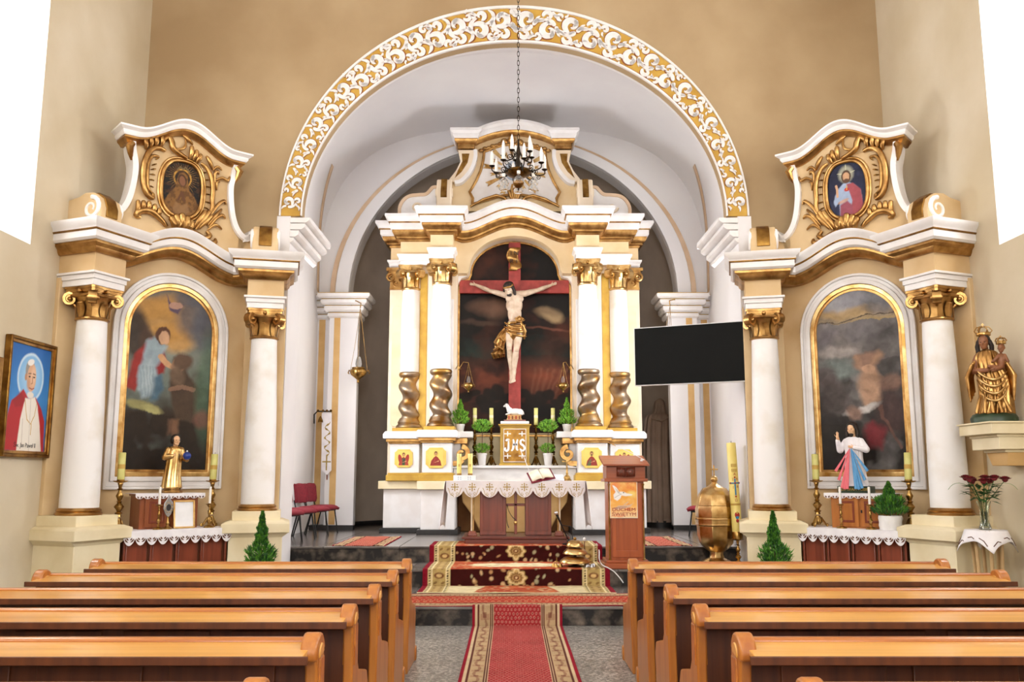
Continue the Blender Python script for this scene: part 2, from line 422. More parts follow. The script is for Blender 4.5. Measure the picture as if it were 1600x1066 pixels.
def arch_pts(hw, z0, z1, rise=None, n=20, x0=0.):     # anticlockwise from bottom left: rectangle with an arched head
    rise = hw if rise is None else rise
    return [(x0 - hw, z0), (x0 + hw, z0)] + [(x0 + hw * math.cos(PI * i / n), z1 - rise + rise * math.sin(PI * i / n)) for i in range(n + 1)]
def bez(p, n=10):
    out = []
    for i in range(n + 1):
        t = i / n; q = [Vector(x) for x in p]
        while len(q) > 1: q = [q[k].lerp(q[k + 1], t) for k in range(len(q) - 1)]
        out.append(q[0])
    return out
def spline(pts, n=6):
    pts = [Vector(p) for p in pts]; out = []; L = len(pts)
    for i in range(L - 1):
        p0, p1, p2, p3 = pts[max(i - 1, 0)], pts[i], pts[i + 1], pts[min(i + 2, L - 1)]
        for k in range(n):
            t = k / n; out.append(.5 * ((2 * p1) + (p2 - p0) * t + (2 * p0 - 5 * p1 + 4 * p2 - p3) * t * t + (3 * p1 - p0 - 3 * p2 + p3) * t ** 3))
    return out + [pts[-1]]
def spiral(c, r0, r1, a0, turns, n=18):      # x,z spiral
    return [(c[0] + (r0 + (r1 - r0) * i / n) * math.cos(a0 + turns * 2 * PI * i / n), c[1] + (r0 + (r1 - r0) * i / n) * math.sin(a0 + turns * 2 * PI * i / n)) for i in range(n + 1)]
# ================================================================== the building
HW = 5.45                 # half width of the nave
YA = 12.6                 # front of the chancel arch wall
Z1, Z2, Z3 = .21, .43, .657
Y1, Y2, Y3 = 10.45, 12.33, 13.33
CH = 3.9; YB = 17.6       # chancel half width, apse arch plane
mb = MB(); mb.box(-HW, HW, -7, Y1 + .3, -.12, 0); struct(mb.build('floor', 'terrazzo'))
# marble steps: one block for each tread, with a thin nosing slab
def step(y0, y1, z0, z1, hw):
    o = struct(MB().box(-hw, hw, y0, y1, z0, z1 - .03).build('step', 'marble_dark'))
    n = 7
    for i in range(n):
        x0 = -hw + 2 * hw * i / n; x1 = -hw + 2 * hw * (i + 1) / n
        MB().box(x0 + .003, x1 - .003, y0 - .03, y1 - .004, z1 - .03, z1).build('tread_slab', 'marble_tread', o, bevel=.006)
    for i in range(n):
        x0 = -hw + 2 * hw * i / n; x1 = -hw + 2 * hw * (i + 1) / n
        MB().box(x0 + .002, x1 - .002, y0 - .012, y0 - .0005, z0 + .001, z1 - .032).build('riser_slab', 'marble_dark', o, bevel=.003)
step(Y1, Y2, 0, Z1, 2.95); step(Y2, Y3, 0, Z2, 3.24); step(Y3, YB + 3.4, .0, Z3, 3.88)
mb = MB()
mb.box(-HW, -2.951, Y1 + .3, 13.3, -.12, 0).box(2.951, HW, Y1 + .3, 13.3, -.12, 0)
struct(mb.build('floor_beside_steps', 'terrazzo'))
struct(MB().box(-HW, HW, -7, YA + .1, 10, 10.15).build('ceiling', 'wall_white'))
# nave side walls with splayed window openings
def side_wall(sx, name):
    mb = MB(); xs = sorted((sx * HW, sx * (HW + .75)))
    mb.box(*xs, -7, YA + .15, -.12, WZ0).box(*xs, -7, YA + .15, WZ1, 10)
    ys = [-7] + [q for w_ in NAVE_W for q in w_] + [YA + .15]
    for a, b in zip(ys[0::2], ys[1::2]): mb.box(*xs, a, b, WZ0, WZ1)
    return struct(mb.build(name, 'wall_cream', ang=0))
side_wall(-1, 'wall_left'); side_wall(1, 'wall_right')
wn = 0
for sx in (-1, 1):
    for a, b in NAVE_W:
        wn += 1
        win = bpy.data.objects.new('window_%d' % wn, None); COL.objects.link(win); win.location = (sx * (HW + .7), (a + b) / 2, WZ0); struct(win)
        hy, H = (b - a) / 2, WZ1 - WZ0; xi, xo = -sx * .702, 0.
        mb = MB()      # plastered splayed reveal
        q = lambda x, y, z: (x, y, z)
        for s in (-1, 1): mb.add([q(xi, s * hy, 0), q(xo, s * (hy - .12), .25), q(xo, s * (hy - .12), H - .1), q(xi, s * hy, H)], [(0, 1, 2, 3)])
        mb.add([q(xi, -hy, 0), q(xi, hy, 0), q(xo, hy - .12, .25), q(xo, -hy + .12, .25)], [(0, 1, 2, 3)])
        mb.add([q(xi, -hy, H), q(xi, hy, H), q(xo, hy - .12, H - .1), q(xo, -hy + .12, H - .1)], [(0, 1, 2, 3)])
        mb.build('window_reveal', 'wall_white', win, ang=0)
        mb = MB(); x = sx * .0
        for k in range(3): y = -hy + .12 + (2 * hy - .24) * k / 2; mb.box(x - .03, x + .03, y - .03, y + .03, .25, H - .1)
        for k in range(6): z = .25 + (H - .35) * k / 5; mb.box(x - .03, x + .03, -hy + .12, hy - .12, z - .025, z + .025)
        mb.build('window_frame', 'window_frame', win)
        for k in range(2):
            for j in range(5):
                y0 = -hy + .12 + (2 * hy - .24) * k / 2; z0 = .25 + (H - .35) * j / 5
                MB().box(sx * .012 - .004, sx * .012 + .004, y0 + .03, y0 + (hy - .12) - .03, z0 + .025, z0 + (H - .35) / 5 - .025).build('window_pane', 'window_light', win, ang=0)
# west wall behind the viewer
mb = MB(); mb.box(-HW, HW, -7.4, -7, -.12, 2.8).box(-HW, HW, -7.4, -7, 7.6, 10).box(-HW, -2, -7.4, -7, 2.8, 7.6).box(2, HW, -7.4, -7, 2.8, 7.6)
struct(mb.build('wall_back', 'wall_cream', ang=0))
win = bpy.data.objects.new('window_9', None); COL.objects.link(win); win.location = (0, -7.2, 2.8); struct(win)  # invented unseen window, added to house the fill light
mb = MB()
for k in range(5): mb.box(-2 + k - .04, -2 + k + .04, -.04, .04, 0, 4.8)
for k in range(5): mb.box(-2, 2, -.04, .04, k * 1.2 - .03, k * 1.2 + .03)
mb.build('window_frame', 'window_frame', win)
for k in range(4):
    for j in range(4): MB().box(-2 + k + .04, -1 + k - .04, -.03, -.02, j * 1.2 + .03, j * 1.2 + 1.17).build('window_pane', 'window_light', win, ang=0)

# ---- chancel arch wall
AX, AR = (3.41, 3.27), (3.08, 2.68); ZS = 5.4
def ell_pt(ax, th): return (ax[0] * math.cos(th), ZS + ax[1] * math.sin(th))
NA = 56
inner = [ell_pt(AR, PI - PI * i / NA) for i in range(NA + 1)]
pts = [(-HW, -.12), (-3.25, -.12), (-3.25, ZS - .02)] + inner + [(3.25, ZS - .02), (3.25, -.12), (HW, -.12), (HW, 10), (-HW, 10)]
struct(MB().prism(pts, YA, YA + .15).build('wall_arch', 'wall_ochre', ang=0))
mb = MB()
outer2 = [ell_pt((3.5, 3.1), PI - PI * i / NA) for i in range(NA + 1)]
mb.ring(outer2, inner, YA + .14, YA + .2, closed=False)
mb.box(-3.44, -3.243, YA - .011, 13.3, -.1, ZS).box(3.243, 3.44, YA - .011, 13.3, -.1, ZS).box(-3.95, -3.44, YA + .15, 13.3, -.1, ZS).box(3.44, 3.95, YA + .15, 13.3, -.1, ZS)
struct(mb.build('wall_arch_reveal', 'wall_white', ang=40))
# impost mouldings on the reveals: four stepped fillets each
for k, sx in enumerate((-1, 1)):
    o = bpy.data.objects.new('trim_%d' % (k + 1), None); COL.objects.link(o); o.location = (sx * 3.25, YA, ZS - .4); struct(o)
    for z0, z1, pr in ((0, .09, .06), (.09, .2, .13), (.2, .3, .22), (.3, .39, .28)):
        prof = [(0, z0), (pr - .05, z0), (pr, z0 + .035), (pr, z1 - .012), (0, z1 - .012)]
        path = [(0, 1.6, 0), (0, -.02, 0)] if sx < 0 else [(0, -.02, 0), (0, 1.6, 0)]
        # outward = towards the axis
        mb = MB(); mb.add([(-sx * p[0], y, p[1]) for y in (-.02, 1.55) for p in prof], [(0, 1, 6, 5), (1, 2, 7, 6), (2, 3, 8, 7), (3, 4, 9, 8), (4, 0, 5, 9), (0, 4, 3, 2, 1), (5, 6, 7, 8, 9)])
        mb.build('impost_fillet', 'white_paint', o, bevel=.006)
# ---- ornamental band
band = bpy.data.objects.new('trim_3', None); COL.objects.link(band); band.location = (0, YA, ZS); struct(band)
def bp(th, r): a = ell_pt(AX, th); b = ell_pt(AR, th); return (a[0] + (b[0] - a[0]) * r, a[1] + (b[1] - a[1]) * r - ZS)
ths = [PI - PI * i / 80 for i in range(81)]
MB().ring([bp(t, .07) for t in ths], [bp(t, .95) for t in ths], -.02, 0, closed=False).build('band_ground', 'band_ochre', band, ang=0)
MB().ring([bp(t, 0) for t in ths], [bp(t, .08) for t in ths], -.045, 0, closed=False).build('band_border', 'white_paint', band, ang=0, bevel=.006)
MB().ring([bp(t, .94) for t in ths], [bp(t, 1.0) for t in ths], -.045, 0, closed=False).build('band_border', 'white_paint', band, ang=0, bevel=.004)
MB().ring([bp(t, .915) for t in ths], [bp(t, .94) for t in ths], -.03, 0, closed=False).build('band_line', 'band_brown', band, ang=0)
def ribbon(mb, line, wd, y0, y1, dx=0., dz=0.):
    n = len(line); L = []; R = []
    for i in range(n):
        a = Vector(line[max(i - 1, 0)]); b = Vector(line[min(i + 1, n - 1)]); t = (b - a).normalized(); nn = Vector((-t.y, t.x)); p = Vector(line[i])
        L.append(tuple(p + nn * wd[i] + Vector((dx, dz)))); R.append(tuple(p - nn * wd[i] + Vector((dx, dz))))
    mb.ring(L, R, y0, y1, closed=False)
def wprof(n, w, p=.38): return [w * (math.sin(PI * min(1, (i / (n - 1)) ** .6 * 1.0)) ** .8 * .92 + .06) for i in range(n)]
def scroll_mesh(kind):
    mb = MB()
    lines = []
    if kind == 0:
        lines = [(spiral((0, 0), .5, .13, 1.2, 1.05, 22), .2), ([(-.05, -.42), (.12, -.3), (.16, -.12), (.05, .0)], .13), ([(.45, .2), (.3, .5), (.05, .72), (-.3, .75)], .15), ([(.42, .05), (.62, -.2), (.95, -.3)], .11)]
    elif kind == 1:
        lines = [(spiral((0, 0), .42, .1, 2.2, .95, 18), .2), ([(.25, .3), (.5, .42), (.8, .35)], .12)]
    else:
        lines = [([(-.6, -.15), (-.25, .08), (.15, .1), (.6, -.05)], .2), ([(-.2, .05), (.0, .3), (.3, .38)], .13)]
    for ln, wd in lines:
        ln = [Vector((a, b, 0)) for a, b in ln]
        if len(ln) < 8: ln = spline(ln, 4)
        ln = [(p.x, p.y) for p in ln]; ws = wprof(len(ln), wd)
        mb.cur = 1; ribbon(mb, ln, [q + .02 for q in ws], -.026, -.02, -.055, -.035)
        mb.cur = 0; ribbon(mb, ln, ws, -.04, -.02)
    return mb.mesh('scroll', ['white_paint', 'band_brown'], 0)
SM = [scroll_mesh(i) for i in range(3)]
def put_scroll(kind, th, r, size, rot, flip=1):
    c = bp(th, r); o = bpy.data.objects.new('leaf_scroll', SM[kind]); COL.objects.link(o); o.parent = band
    tang = math.atan2(*(lambda a, b: (b[1] - a[1], b[0] - a[0]))(bp(th + .01, .5), bp(th - .01, .5)))
    o.location = (c[0], 0, c[1]); o.rotation_euler = (0, -(tang + rot), 0); o.scale = (size, 1, size * flip)
for half in (0, 1):
    s = 0.; k = 0; n = 15
    for k in range(n):
        f = (k + .5) / n; th = PI * .5 * f ** 1.0 * .985 + .015
        th = th if half else PI - th
        wd = math.hypot(bp(th, 0)[0] - bp(th, 1)[0], bp(th, 0)[1] - bp(th, 1)[1]); sd = 1 if k % 2 else -1; d = 1 if half else -1
        dth = PI / 2 / n
        put_scroll(0, th, .5 + .13 * sd, wd * .43, (0 if half else PI) + .4 * sd, sd * d)
        put_scroll(1, th + d * dth * .10, .5 - .27 * sd, wd * .31, (0 if half else PI) - .6 * sd, -sd * d)
        put_scroll(1, th + d * dth * .52, .5 + .30 * sd, wd * .25, PI * .5 + k, sd * d)
        put_scroll(2, th + d * dth * .48, .5 - .10 * sd, wd * .30, (0 if half else PI) + .5 * sd, sd)
        put_scroll(2, th - d * dth * .25, .5 - .34 * sd, wd * .2, (0 if half else PI) - .3 * sd, -sd)

# ---- chancel: side walls with window openings, sail vault, apse arch, apse
def vparm(y):
    q = (y - 12.75) / (YB - 12.75); e = min(1, max(0, q / .38)); e = e * e * (3 - 2 * e)
    return 3.12 + .78 * e, 2.70 + .75 * e + .12 * math.sin(PI * q), 2 + 1.0 * e, 5.4 - .1 * e     # half width, rise, roundness, springing
def vault_z(x, y):
    A_, R_, p, z0 = vparm(y); return z0 + R_ * max(0, 1 - min(1, abs(x) / A_) ** p) ** (1 / p)
for k, sx in enumerate((-1, 1)):
    mb = MB(); N = 24; W0, W1, V0, V1 = 13.6, 15.4, 2.3, 5.3
    def wp(y0, y1, z0, z1f):
        n = 8
        for i in range(n):
            a = y0 + (y1 - y0) * i / n; b = y0 + (y1 - y0) * (i + 1) / n
            mb.add([(sx * CH, a, z0), (sx * CH, b, z0), (sx * CH, b, z1f(b)), (sx * CH, a, z1f(a))], [(0, 1, 2, 3) if sx < 0 else (3, 2, 1, 0)])
    wp(13.25, W0, 0, lambda y: 5.32); wp(W1, YB, 0, lambda y: 5.32)
    wp(W0, W1, 0, lambda y: V0); wp(W0, W1, V1, lambda y: 5.32)
    struct(mb.build('wall_chancel_%s' % ('left' if sx < 0 else 'right'), 'wall_white', ang=0, solid=.02))
    win = bpy.data.objects.new('window_%d' % (10 + k), None); COL.objects.link(win); win.location = (sx * (CH + .55), 14.5, V0); struct(win)
    mb = MB(); H = V1 - V0
    for s in (-1, 1): mb.add([(-sx * .55, s * .9, 0), (0, s * .85, .1), (0, s * .85, H), (-sx * .55, s * .9, H)], [(0, 1, 2, 3)])
    mb.add([(-sx * .55, -.9, 0), (-sx * .55, .9, 0), (0, .85, .1), (0, -.85, .1)], [(0, 1, 2, 3)]).add([(-sx * .55, -.9, H), (-sx * .55, .9, H), (0, .85, H), (0, -.85, H)], [(0, 1, 2, 3)])
    mb.build('window_reveal', 'wall_white', win, ang=0)
    mb = MB()
    for j in range(3): mb.box(-.03, .03, -.85 + .85 * j - .025, -.85 + .85 * j + .025, .1, H)
    for j in range(5): mb.box(-.03, .03, -.85, .85, .1 + (H - .1) * j / 4 - .02, .1 + (H - .1) * j / 4 + .02)
    mb.build('window_frame', 'window_frame', win)
    for j in range(4):
        for i in range(2): MB().box(sx * .02 - .004, sx * .02 + .004, -.82 + .85 * i, -.03 + .85 * i, .13 + (H - .1) * j / 4, .08 + (H - .1) * (j + 1) / 4).build('window_pane', 'window_light', win, ang=0)
def vfn(u, v):
    y = 12.70 + (YB - 12.70) * v; A_, R_, p, z0 = vparm(max(y, 12.75)); a = PI - PI * u; c, n_ = math.cos(a), math.sin(a)
    return (A_ * math.copysign(abs(c) ** (2 / p), c), y, z0 + R_ * abs(n_) ** (2 / p))
struct(MB().grid(vfn, 73, 41).build('ceiling_vault', 'wall_white', ang=180))
struct(MB().box(-4.1, -3.05, 13.0, 14.5, 5.40, 5.5).box(3.05, 4.1, 13.0, 14.5, 5.40, 5.5).build('ceiling_ledge', 'wall_white'))
vfn0 = lambda u: vfn(u, 1.0)
# apse arch wall: spandrel behind the archivolt
ZB = 5.25; BO, BI = (3.66, 3.33), (3.28, 3.12)
def eb(ax, th): return (ax[0] * math.cos(th), ZB + ax[1] * math.sin(th))
top = [(-CH, 5.3)] + [(lambda p: (p[0], p[2] + .03))(vfn0(i / 60)) for i in range(61)] + [(CH, 5.3)]
pts = [(-CH, 0), (-3.28, 0), (-3.28, ZB)] + [eb(BI, PI - PI * i / 40) for i in range(41)] + [(3.28, 0), (CH, 0)] + top[::-1]
struct(MB().prism(pts, YB, YB + .4).build('wall_apse_arch', 'wall_white', ang=0))
arc = bpy.data.objects.new('trim_4', None); COL.objects.link(arc); arc.location = (0, YB, ZB); struct(arc)
T40 = [PI - PI * i / 48 for i in range(49)]
eb0 = lambda ax, t: (ax[0] * math.cos(t), ax[1] * math.sin(t))
MB().ring([eb0((3.55, 3.29), t) for t in T40], [eb0(BI, t) for t in T40], -.1, 0, closed=False).build('archivolt', 'wall_white', arc, ang=30, bevel=.01)
MB().ring([eb0(BO, t) for t in T40], [eb0((3.55, 3.29), t) for t in T40], -.06, 0, closed=False).build('arch_stripe', 'stripe_rose', arc, ang=30)
# pilasters carrying the apse arch, with ochre stripes and stepped capitals
for k, sx in enumerate((-1, 1)):
    o = bpy.data.objects.new('trim_%d' % (5 + k), None); COL.objects.link(o); o.location = (sx * 3.5, YB, Z3); struct(o)
    X = lambda a: sx * (a - 3.5)
    bx = lambda m_, a, b, y0, y1, z0, z1: m_.box(*sorted((X(a), X(b))), y0, y1, z0, z1)
    H = 5.25 - Z3
    m_ = MB(); bx(m_, 3.05, 3.62, -.22, .0, 0, H - .5); m_.build('pilaster', 'wall_white', o, bevel=.01)
    m_ = MB(); bx(m_, 3.40, 3.52, -.228, -.22, .1, H - .5); m_.build('stripe', 'stripe_ochre', o)
    m_ = MB(); bx(m_, 3.74, 3.86, -.012, -.0, .1, H - .45); m_.build('stripe', 'stripe_ochre', o)
    m_ = MB(); bx(m_, 3.05, 3.899, -.235, -.0, 0, .09); m_.build('plinth', 'black_base', o)
    for z0, z1, pr in ((.0, .11, .04), (.11, .24, .11), (.24, .36, .18), (.36, .47, .25)):
        path = [(X(3.9), -.02, 0), (X(3.66), -.02, 0), (X(3.62), -.22, 0), (X(3.05), -.22, 0), (X(3.05), .3, 0)]
        prof = [(-.02, z0), (pr - .04, z0), (pr, z0 + .035), (pr, z1 - .015), (-.02, z1 - .015)]
        m_ = MB(); m_.M = Matrix.Translation((0, 0, H - .5)); m_.sweep(path if sx < 0 else path[::-1], prof); m_.build('capital_fillet', 'white_paint', o, bevel=.005, fix=True)
        m_ = MB(); m_.M = Matrix.Translation((0, 0, H - .5)); m_.sweep(path if sx < 0 else path[::-1], [(-.02, z1 - .015), (pr - .02, z1 - .015), (pr - .02, z1), (-.02, z1)]); m_.build('gilt_line', 'ochre_paint', o, fix=True)
    # painted stripe rising along the vault corner
    m_ = MB(); v = []
    for i in range(25):
        t_ = i / 24; y = YB - .03 - .9 * t_ ** 2; zz = 5.3 + 2.3 * t_; A_, R_, p, z0 = vparm(y); x = A_ * max(0, 1 - min(1, max(0, zz - z0) / R_) ** p) ** (1 / p) - .012
        v += [(X(x), y - YB, zz - Z3), (X(x), y - .16 - YB, zz - Z3)]
    m_.add(v, [(2 * i, 2 * i + 1, 2 * i + 3, 2 * i + 2) for i in range(24)]); m_.build('vault_stripe', 'stripe_rose', o, solid=.012)
# apse: half-round wall and half dome
YC = YB + .37; RA = 3.42
mb = MB(); mb.grid(lambda u, v: (-RA * math.cos(PI * u), YC + 2.5 * math.sin(PI * u), .3 + (ZB - .3) * v), 49, 6)
struct(mb.build('wall_apse', 'wall_apse', ang=180))
mb = MB(); mb.grid(lambda u, v: (-RA * math.cos(PI * u) * math.cos(PI / 2 * v), YC + 2.5 * math.sin(PI * u) * math.cos(PI / 2 * v), ZB + 3.3 * math.sin(PI / 2 * v)), 49, 16)
struct(mb.build('ceiling_apse', 'wall_apse', ang=180))
mb = MB(); mb.grid(lambda u, v: (-(RA - .02) * math.cos(PI * u), YC + 2.48 * math.sin(PI * u), Z3 + .09 * v), 49, 2)
struct(mb.build('baseboard_apse', 'black_base', ang=180, solid=.03))
# ================================================================== the high altar
AX0 = .025
def capital(mb, r, z0, H, rot=0., c=(0, 0)):
    """composite capital: ring, bell with leaves, four corner volutes, hollow-sided abacus"""
    old = mb.M; base = Matrix.Translation((c[0], c[1], z0)) @ Matrix.Rotation(rot, 4, 'Z'); mb.M = (old @ base) if old is not None else base
    mb.lathe([(r * .98, 0), (r * 1.12, .02 * H), (r * 1.15, .05 * H), (r * 1.1, .09 * H), (r * .98, .11 * H)], 24)
    mb.lathe([(r * .95, .1 * H), (r * .96, .4 * H), (r * 1.08, .62 * H), (r * 1.3, .74 * H)], 24)
    for k in range(8):                                   # acanthus leaves round the bell
        a = 2 * PI * k / 8; ca, sa = math.cos(a), math.sin(a); big = k % 2 == 1
        h1 = (.66 if big else .5) * H; out = .30 if big else .22
        v = []; n = 7
        for i in range(n):
            t = i / (n - 1); rr = r * (1.0 + .06 * t) + r * out * max(0, t - .45) ** 1.4 * 2.2; z = .11 * H + h1 * t - (.12 * H if i == n - 1 else 0)
            wd = r * .36 * math.sin(PI * (.18 + .72 * t)) ** .8
            for s, d in ((-1, 0.), (-.45, .05), (0, .11), (.45, .05), (1, 0.)): v.append(((rr + r * d) * ca - s * wd * sa, (rr + r * d) * sa + s * wd * ca, z))
        mb.add(v, [(i * 5 + j, i * 5 + j + 1, i * 5 + j + 6, i * 5 + j + 5) for i in range(n - 1) for j in range(4)])
    for k in range(4):                                   # volutes
        a = PI / 4 + PI / 2 * k; d = Vector((math.cos(a), math.sin(a), 0)); t = Vector((-d.y, d.x, 0))
        cc = d * r * 1.50 + Vector((0, 0, .64 * H)); keep = mb.M
        mb.M = keep @ Matrix(((d.x, t.x, 0, 0), (d.y, t.y, 0, 0), (0, 0, 1, 0), (0, 0, 0, 1)))
        sp = [(r * 1.50 + .19 * H * (1 - .75 * i / 18) * math.cos(2.0 - i * .6), .64 * H + .19 * H * (1 - .75 * i / 18) * math.sin(2.0 - i * .6)) for i in range(19)]
        ribbon(mb, [(r * .95, .68 * H), (r * 1.15, .78 * H)] + sp, [.03 * H] * 2 + [.042 * H - .0012 * H * i for i in range(19)], -.12 * H, .12 * H)
        mb.M = keep
        for s in (-1, 1): mb.ell(cc + t * s * .12 * H, (.07 * H, .07 * H, .07 * H), seg=10, rings=6)
        mb.tube([d * r * 1.0 + Vector((0, 0, .42 * H)), d * r * 1.25 + Vector((0, 0, .5 * H)), d * r * 1.38 + Vector((0, 0, .56 * H))], [.05 * H, .045 * H, .03 * H], 7)
    for k in range(4):                                   # band between the volutes
        a = PI / 2 * k; d = Vector((math.cos(a), math.sin(a), 0)); t = Vector((-d.y, d.x, 0))
        mb.tube([d * r * 1.16 + t * s * r * .85 + Vector((0, 0, .74 * H)) for s in (-1, -.4, .4, 1)], .05 * H, 8)
        mb.ell(d * r * 1.28 + Vector((0, 0, .86 * H)), (.07 * H, .07 * H, .07 * H), seg=10, rings=6)
    out = []
    for k in range(4):                                   # abacus
        a = PI / 4 + PI / 2 * k; b = a + PI / 2; A = Vector((math.cos(a), math.sin(a))) * r * 1.88; B = Vector((math.cos(b), math.sin(b))) * r * 1.88
        ch = (B - A).normalized() * r * .14
        for i in range(9):
            t = i / 8; p = (A + ch).lerp(B - ch, t); m_ = -math.sin(PI * t) * r * .16; n_ = (A + B).normalized(); out.append(p + n_ * m_)
    for s, za, zb in ((.93, .80, .84), (1.0, .84, .93), (1.06, .93, 1.0)):
        mb.plate([(p.x * s, p.y * s) for p in out], za * H, zb * H)
    mb.M = old
    return mb

altar = thing('high_altar', 'tall white and cream high altar with gilded capitals and twisted columns in the apse', 'altar', (AX0, 16.6, Z3))
OFF = (0, 16.6, Z3)
def AM(): return MB(off=OFF)
def ap(px, py, Y):          # photograph pixel to altar x, z on a plane
    p = P(px, py, Y); return (p.x - AX0, p.z)
def boxes(name, material, rects, bevel=.008, parent=None, label=None):
    mb = AM()
    for r in rects: mb.box(*r)
    return mb.build(name, material, parent or altar, bevel=bevel, label=label)
def both(x0, x1, *r): return [(-x1, -x0, *r), (x0, x1, *r)]
# lower stage ------------------------------------------------------
for s in (-1, 1):
    q = lambda x0, x1, *r: (min(s * x0, s * x1), max(s * x0, s * x1), *r)
    boxes('foot', 'black_base', [q(1.0, 1.72, 15.93, 17.4, Z3, .74), q(1.7, 2.45, 16.5, 17.4, Z3, .74)])
    boxes('base', 'white_paint', [q(1.06, 1.66, 16.0, 17.4, .74, 1.437), q(1.6, 2.40, 16.6, 17.4, .74, 1.437)])
    boxes('ledge', 'cream_stone', [q(.98, 1.72, 15.92, 17.4, 1.437, 1.582), q(1.7, 2.49, 16.52, 17.42, 1.437, 1.582)])
    for x0, x1, y0 in ((1.12, 1.645, 16.02), (1.75, 2.285, 16.52)):
        d = boxes('pedestal', 'white_paint', [q(x0, x1, y0, 17.3, 1.727, 2.255)])
        boxes('plinth', 'ochre_paint', [q(x0 - .06, x1 + .06, y0 - .06, 17.3, 1.582, 1.69), q(x0 - .035, x1 + .035, y0 - .035, 17.3, 1.69, 1.727)], parent=d)
        boxes('cornice', 'gold', [q(x0 - .03, x1 + .03, y0 - .03, 17.3, 2.255, 2.285), q(x0 - .07, x1 + .07, y0 - .07, 17.3, 2.285, 2.346)], parent=d)
        mb = AM(); xc = s * (x0 + x1) / 2; hx = (x1 - x0) / 2
        mb.box(xc - hx - .12, xc + hx + .12, y0 - .12, 17.3, 2.346, 2.43)
        mb.add([(xc + a * (hx + e), y0 - e, z) if b else (xc + a * (hx + e), 17.3, z) for e, z in ((.12, 2.43), (.08, 2.482)) for a, b in ((-1, 1), (1, 1), (1, 0), (-1, 0))], [(0, 3, 2, 1), (4, 5, 6, 7), (0, 1, 5, 4), (1, 2, 6, 5), (2, 3, 7, 6), (3, 0, 4, 7)])
        mb.build('slab', 'white_paint', d, bevel=.008)
    boxes('pedestal_infill', 'cream_light', [q(1.6, 1.78, 16.75, 17.3, 1.582, 2.47), q(2.2, 2.40, 17.02, 17.4, 1.582, 2.5)])
    # bracket shelf beside the inner pedestal, carried by a gilded scroll
    sh = boxes('side_shelf', 'white_paint', [q(.76, 1.12, 16.28, 16.9, 2.36, 2.47)])
    boxes('shelf_moulding', 'gold', [q(.86, 1.12, 16.36, 16.9, 2.25, 2.36)], parent=sh)
    mb = AM(); ln = spiral((s * .93, 2.08), .13, .035, PI / 2 if s > 0 else PI / 2, 1.1 * s, 22)
    ln = [(s * 1.13, 2.0 - .24), (s * 1.0, 1.86), (s * .84, 1.9), (s * .80, 2.02)] [:2] + ln[::-1][::-1]
    ribbon(mb, [(a, b) for a, b in spiral((s * .96, 2.07), .13, .03, PI / 2, (1.15 if s < 0 else -1.15) * -1, 24)], [.045 - .0009 * i for i in range(25)], 16.3, 16.42)
    ribbon(mb, [(s * .93, 1.95), (s * 1.0, 1.9), (s * 1.12, 1.88)], [.03, .05, .06], 16.3, 16.42)
    mb.build('scroll_bracket', 'gold', altar, bevel=.01)
    boxes('bracket_wall', 'white_paint', [q(.99, 1.13, 16.43, 16.9, 1.86, 2.36)])
boxes('altar_back', 'brown_side', [(-1.06, 1.06, 17.0, 17.3, Z3, 1.55)])
mb = AM(); mb.prism([(-.62, Z3), (.62, Z3), (.8, 1.0), (.95, 1.2), (.98, 1.437), (-.98, 1.437), (-.95, 1.2), (-.8, 1.0)], 16.55, 17.0); mb.build('sarcophagus', 'stripe_ochre', altar, bevel=.02)
boxes('mensa', 'cream_stone', [(-1.0, 1.0, 16.3, 17.2, 1.437, 1.582)])
gr = boxes('gradine', 'marble_white', [(-1.11, 1.11, 16.36, 17.0, 1.582, 1.81)])
boxes('gradine_top', 'marble_white', [(-1.12, 1.12, 16.30, 17.0, 1.81, 1.86)], parent=gr)
boxes('gradine_back', 'cream_stone', [(-1.11, 1.11, 16.92, 17.2, 1.86, 2.47)])
# retable wall with the shouldered arch opening ---------------------
def opening(e):
    h = 1.09 + e
    arc_ = [((.86 + e) * math.cos(PI * i / 24), 5.52 + (.66 + e) * math.sin(PI * i / 24)) for i in range(25)]
    R_ = [(h, 2.40), (h, 5.30), (1.02 + e, 5.40 + e * .5), (.94 + e, 5.43 + e), (.90 + e, 5.45 + e)]
    return R_ + arc_ + [(-a, b) for a, b in R_[::-1]]
op = opening(0)
body = [(2.12, 2.40), (2.12, 6.3), (-2.12, 6.3), (-2.12, 2.40)]
wall = AM().prism([(x, z) for x, z in (op[::-1] + [(2.12, 2.4), (2.12, 6.29), (-2.12, 6.29), (-2.12, 2.4)][::-1][::-1])][::1], 16.75, 17.15).build('retable_wall', 'cream_light', altar, fix=True, ang=30)
AM().ring(opening(0)[::1], opening(-.035), 16.93, 17.02, closed=False).build('opening_moulding', 'gold', altar, fix=True)
AM().ring(opening(.07), opening(0), 16.72, 16.75, closed=False).build('opening_border', 'white_paint', altar, fix=True)
boxes('opening_sill', 'gold', [(-1.09, 1.09, 16.9, 17.0, 2.40, 2.44)])
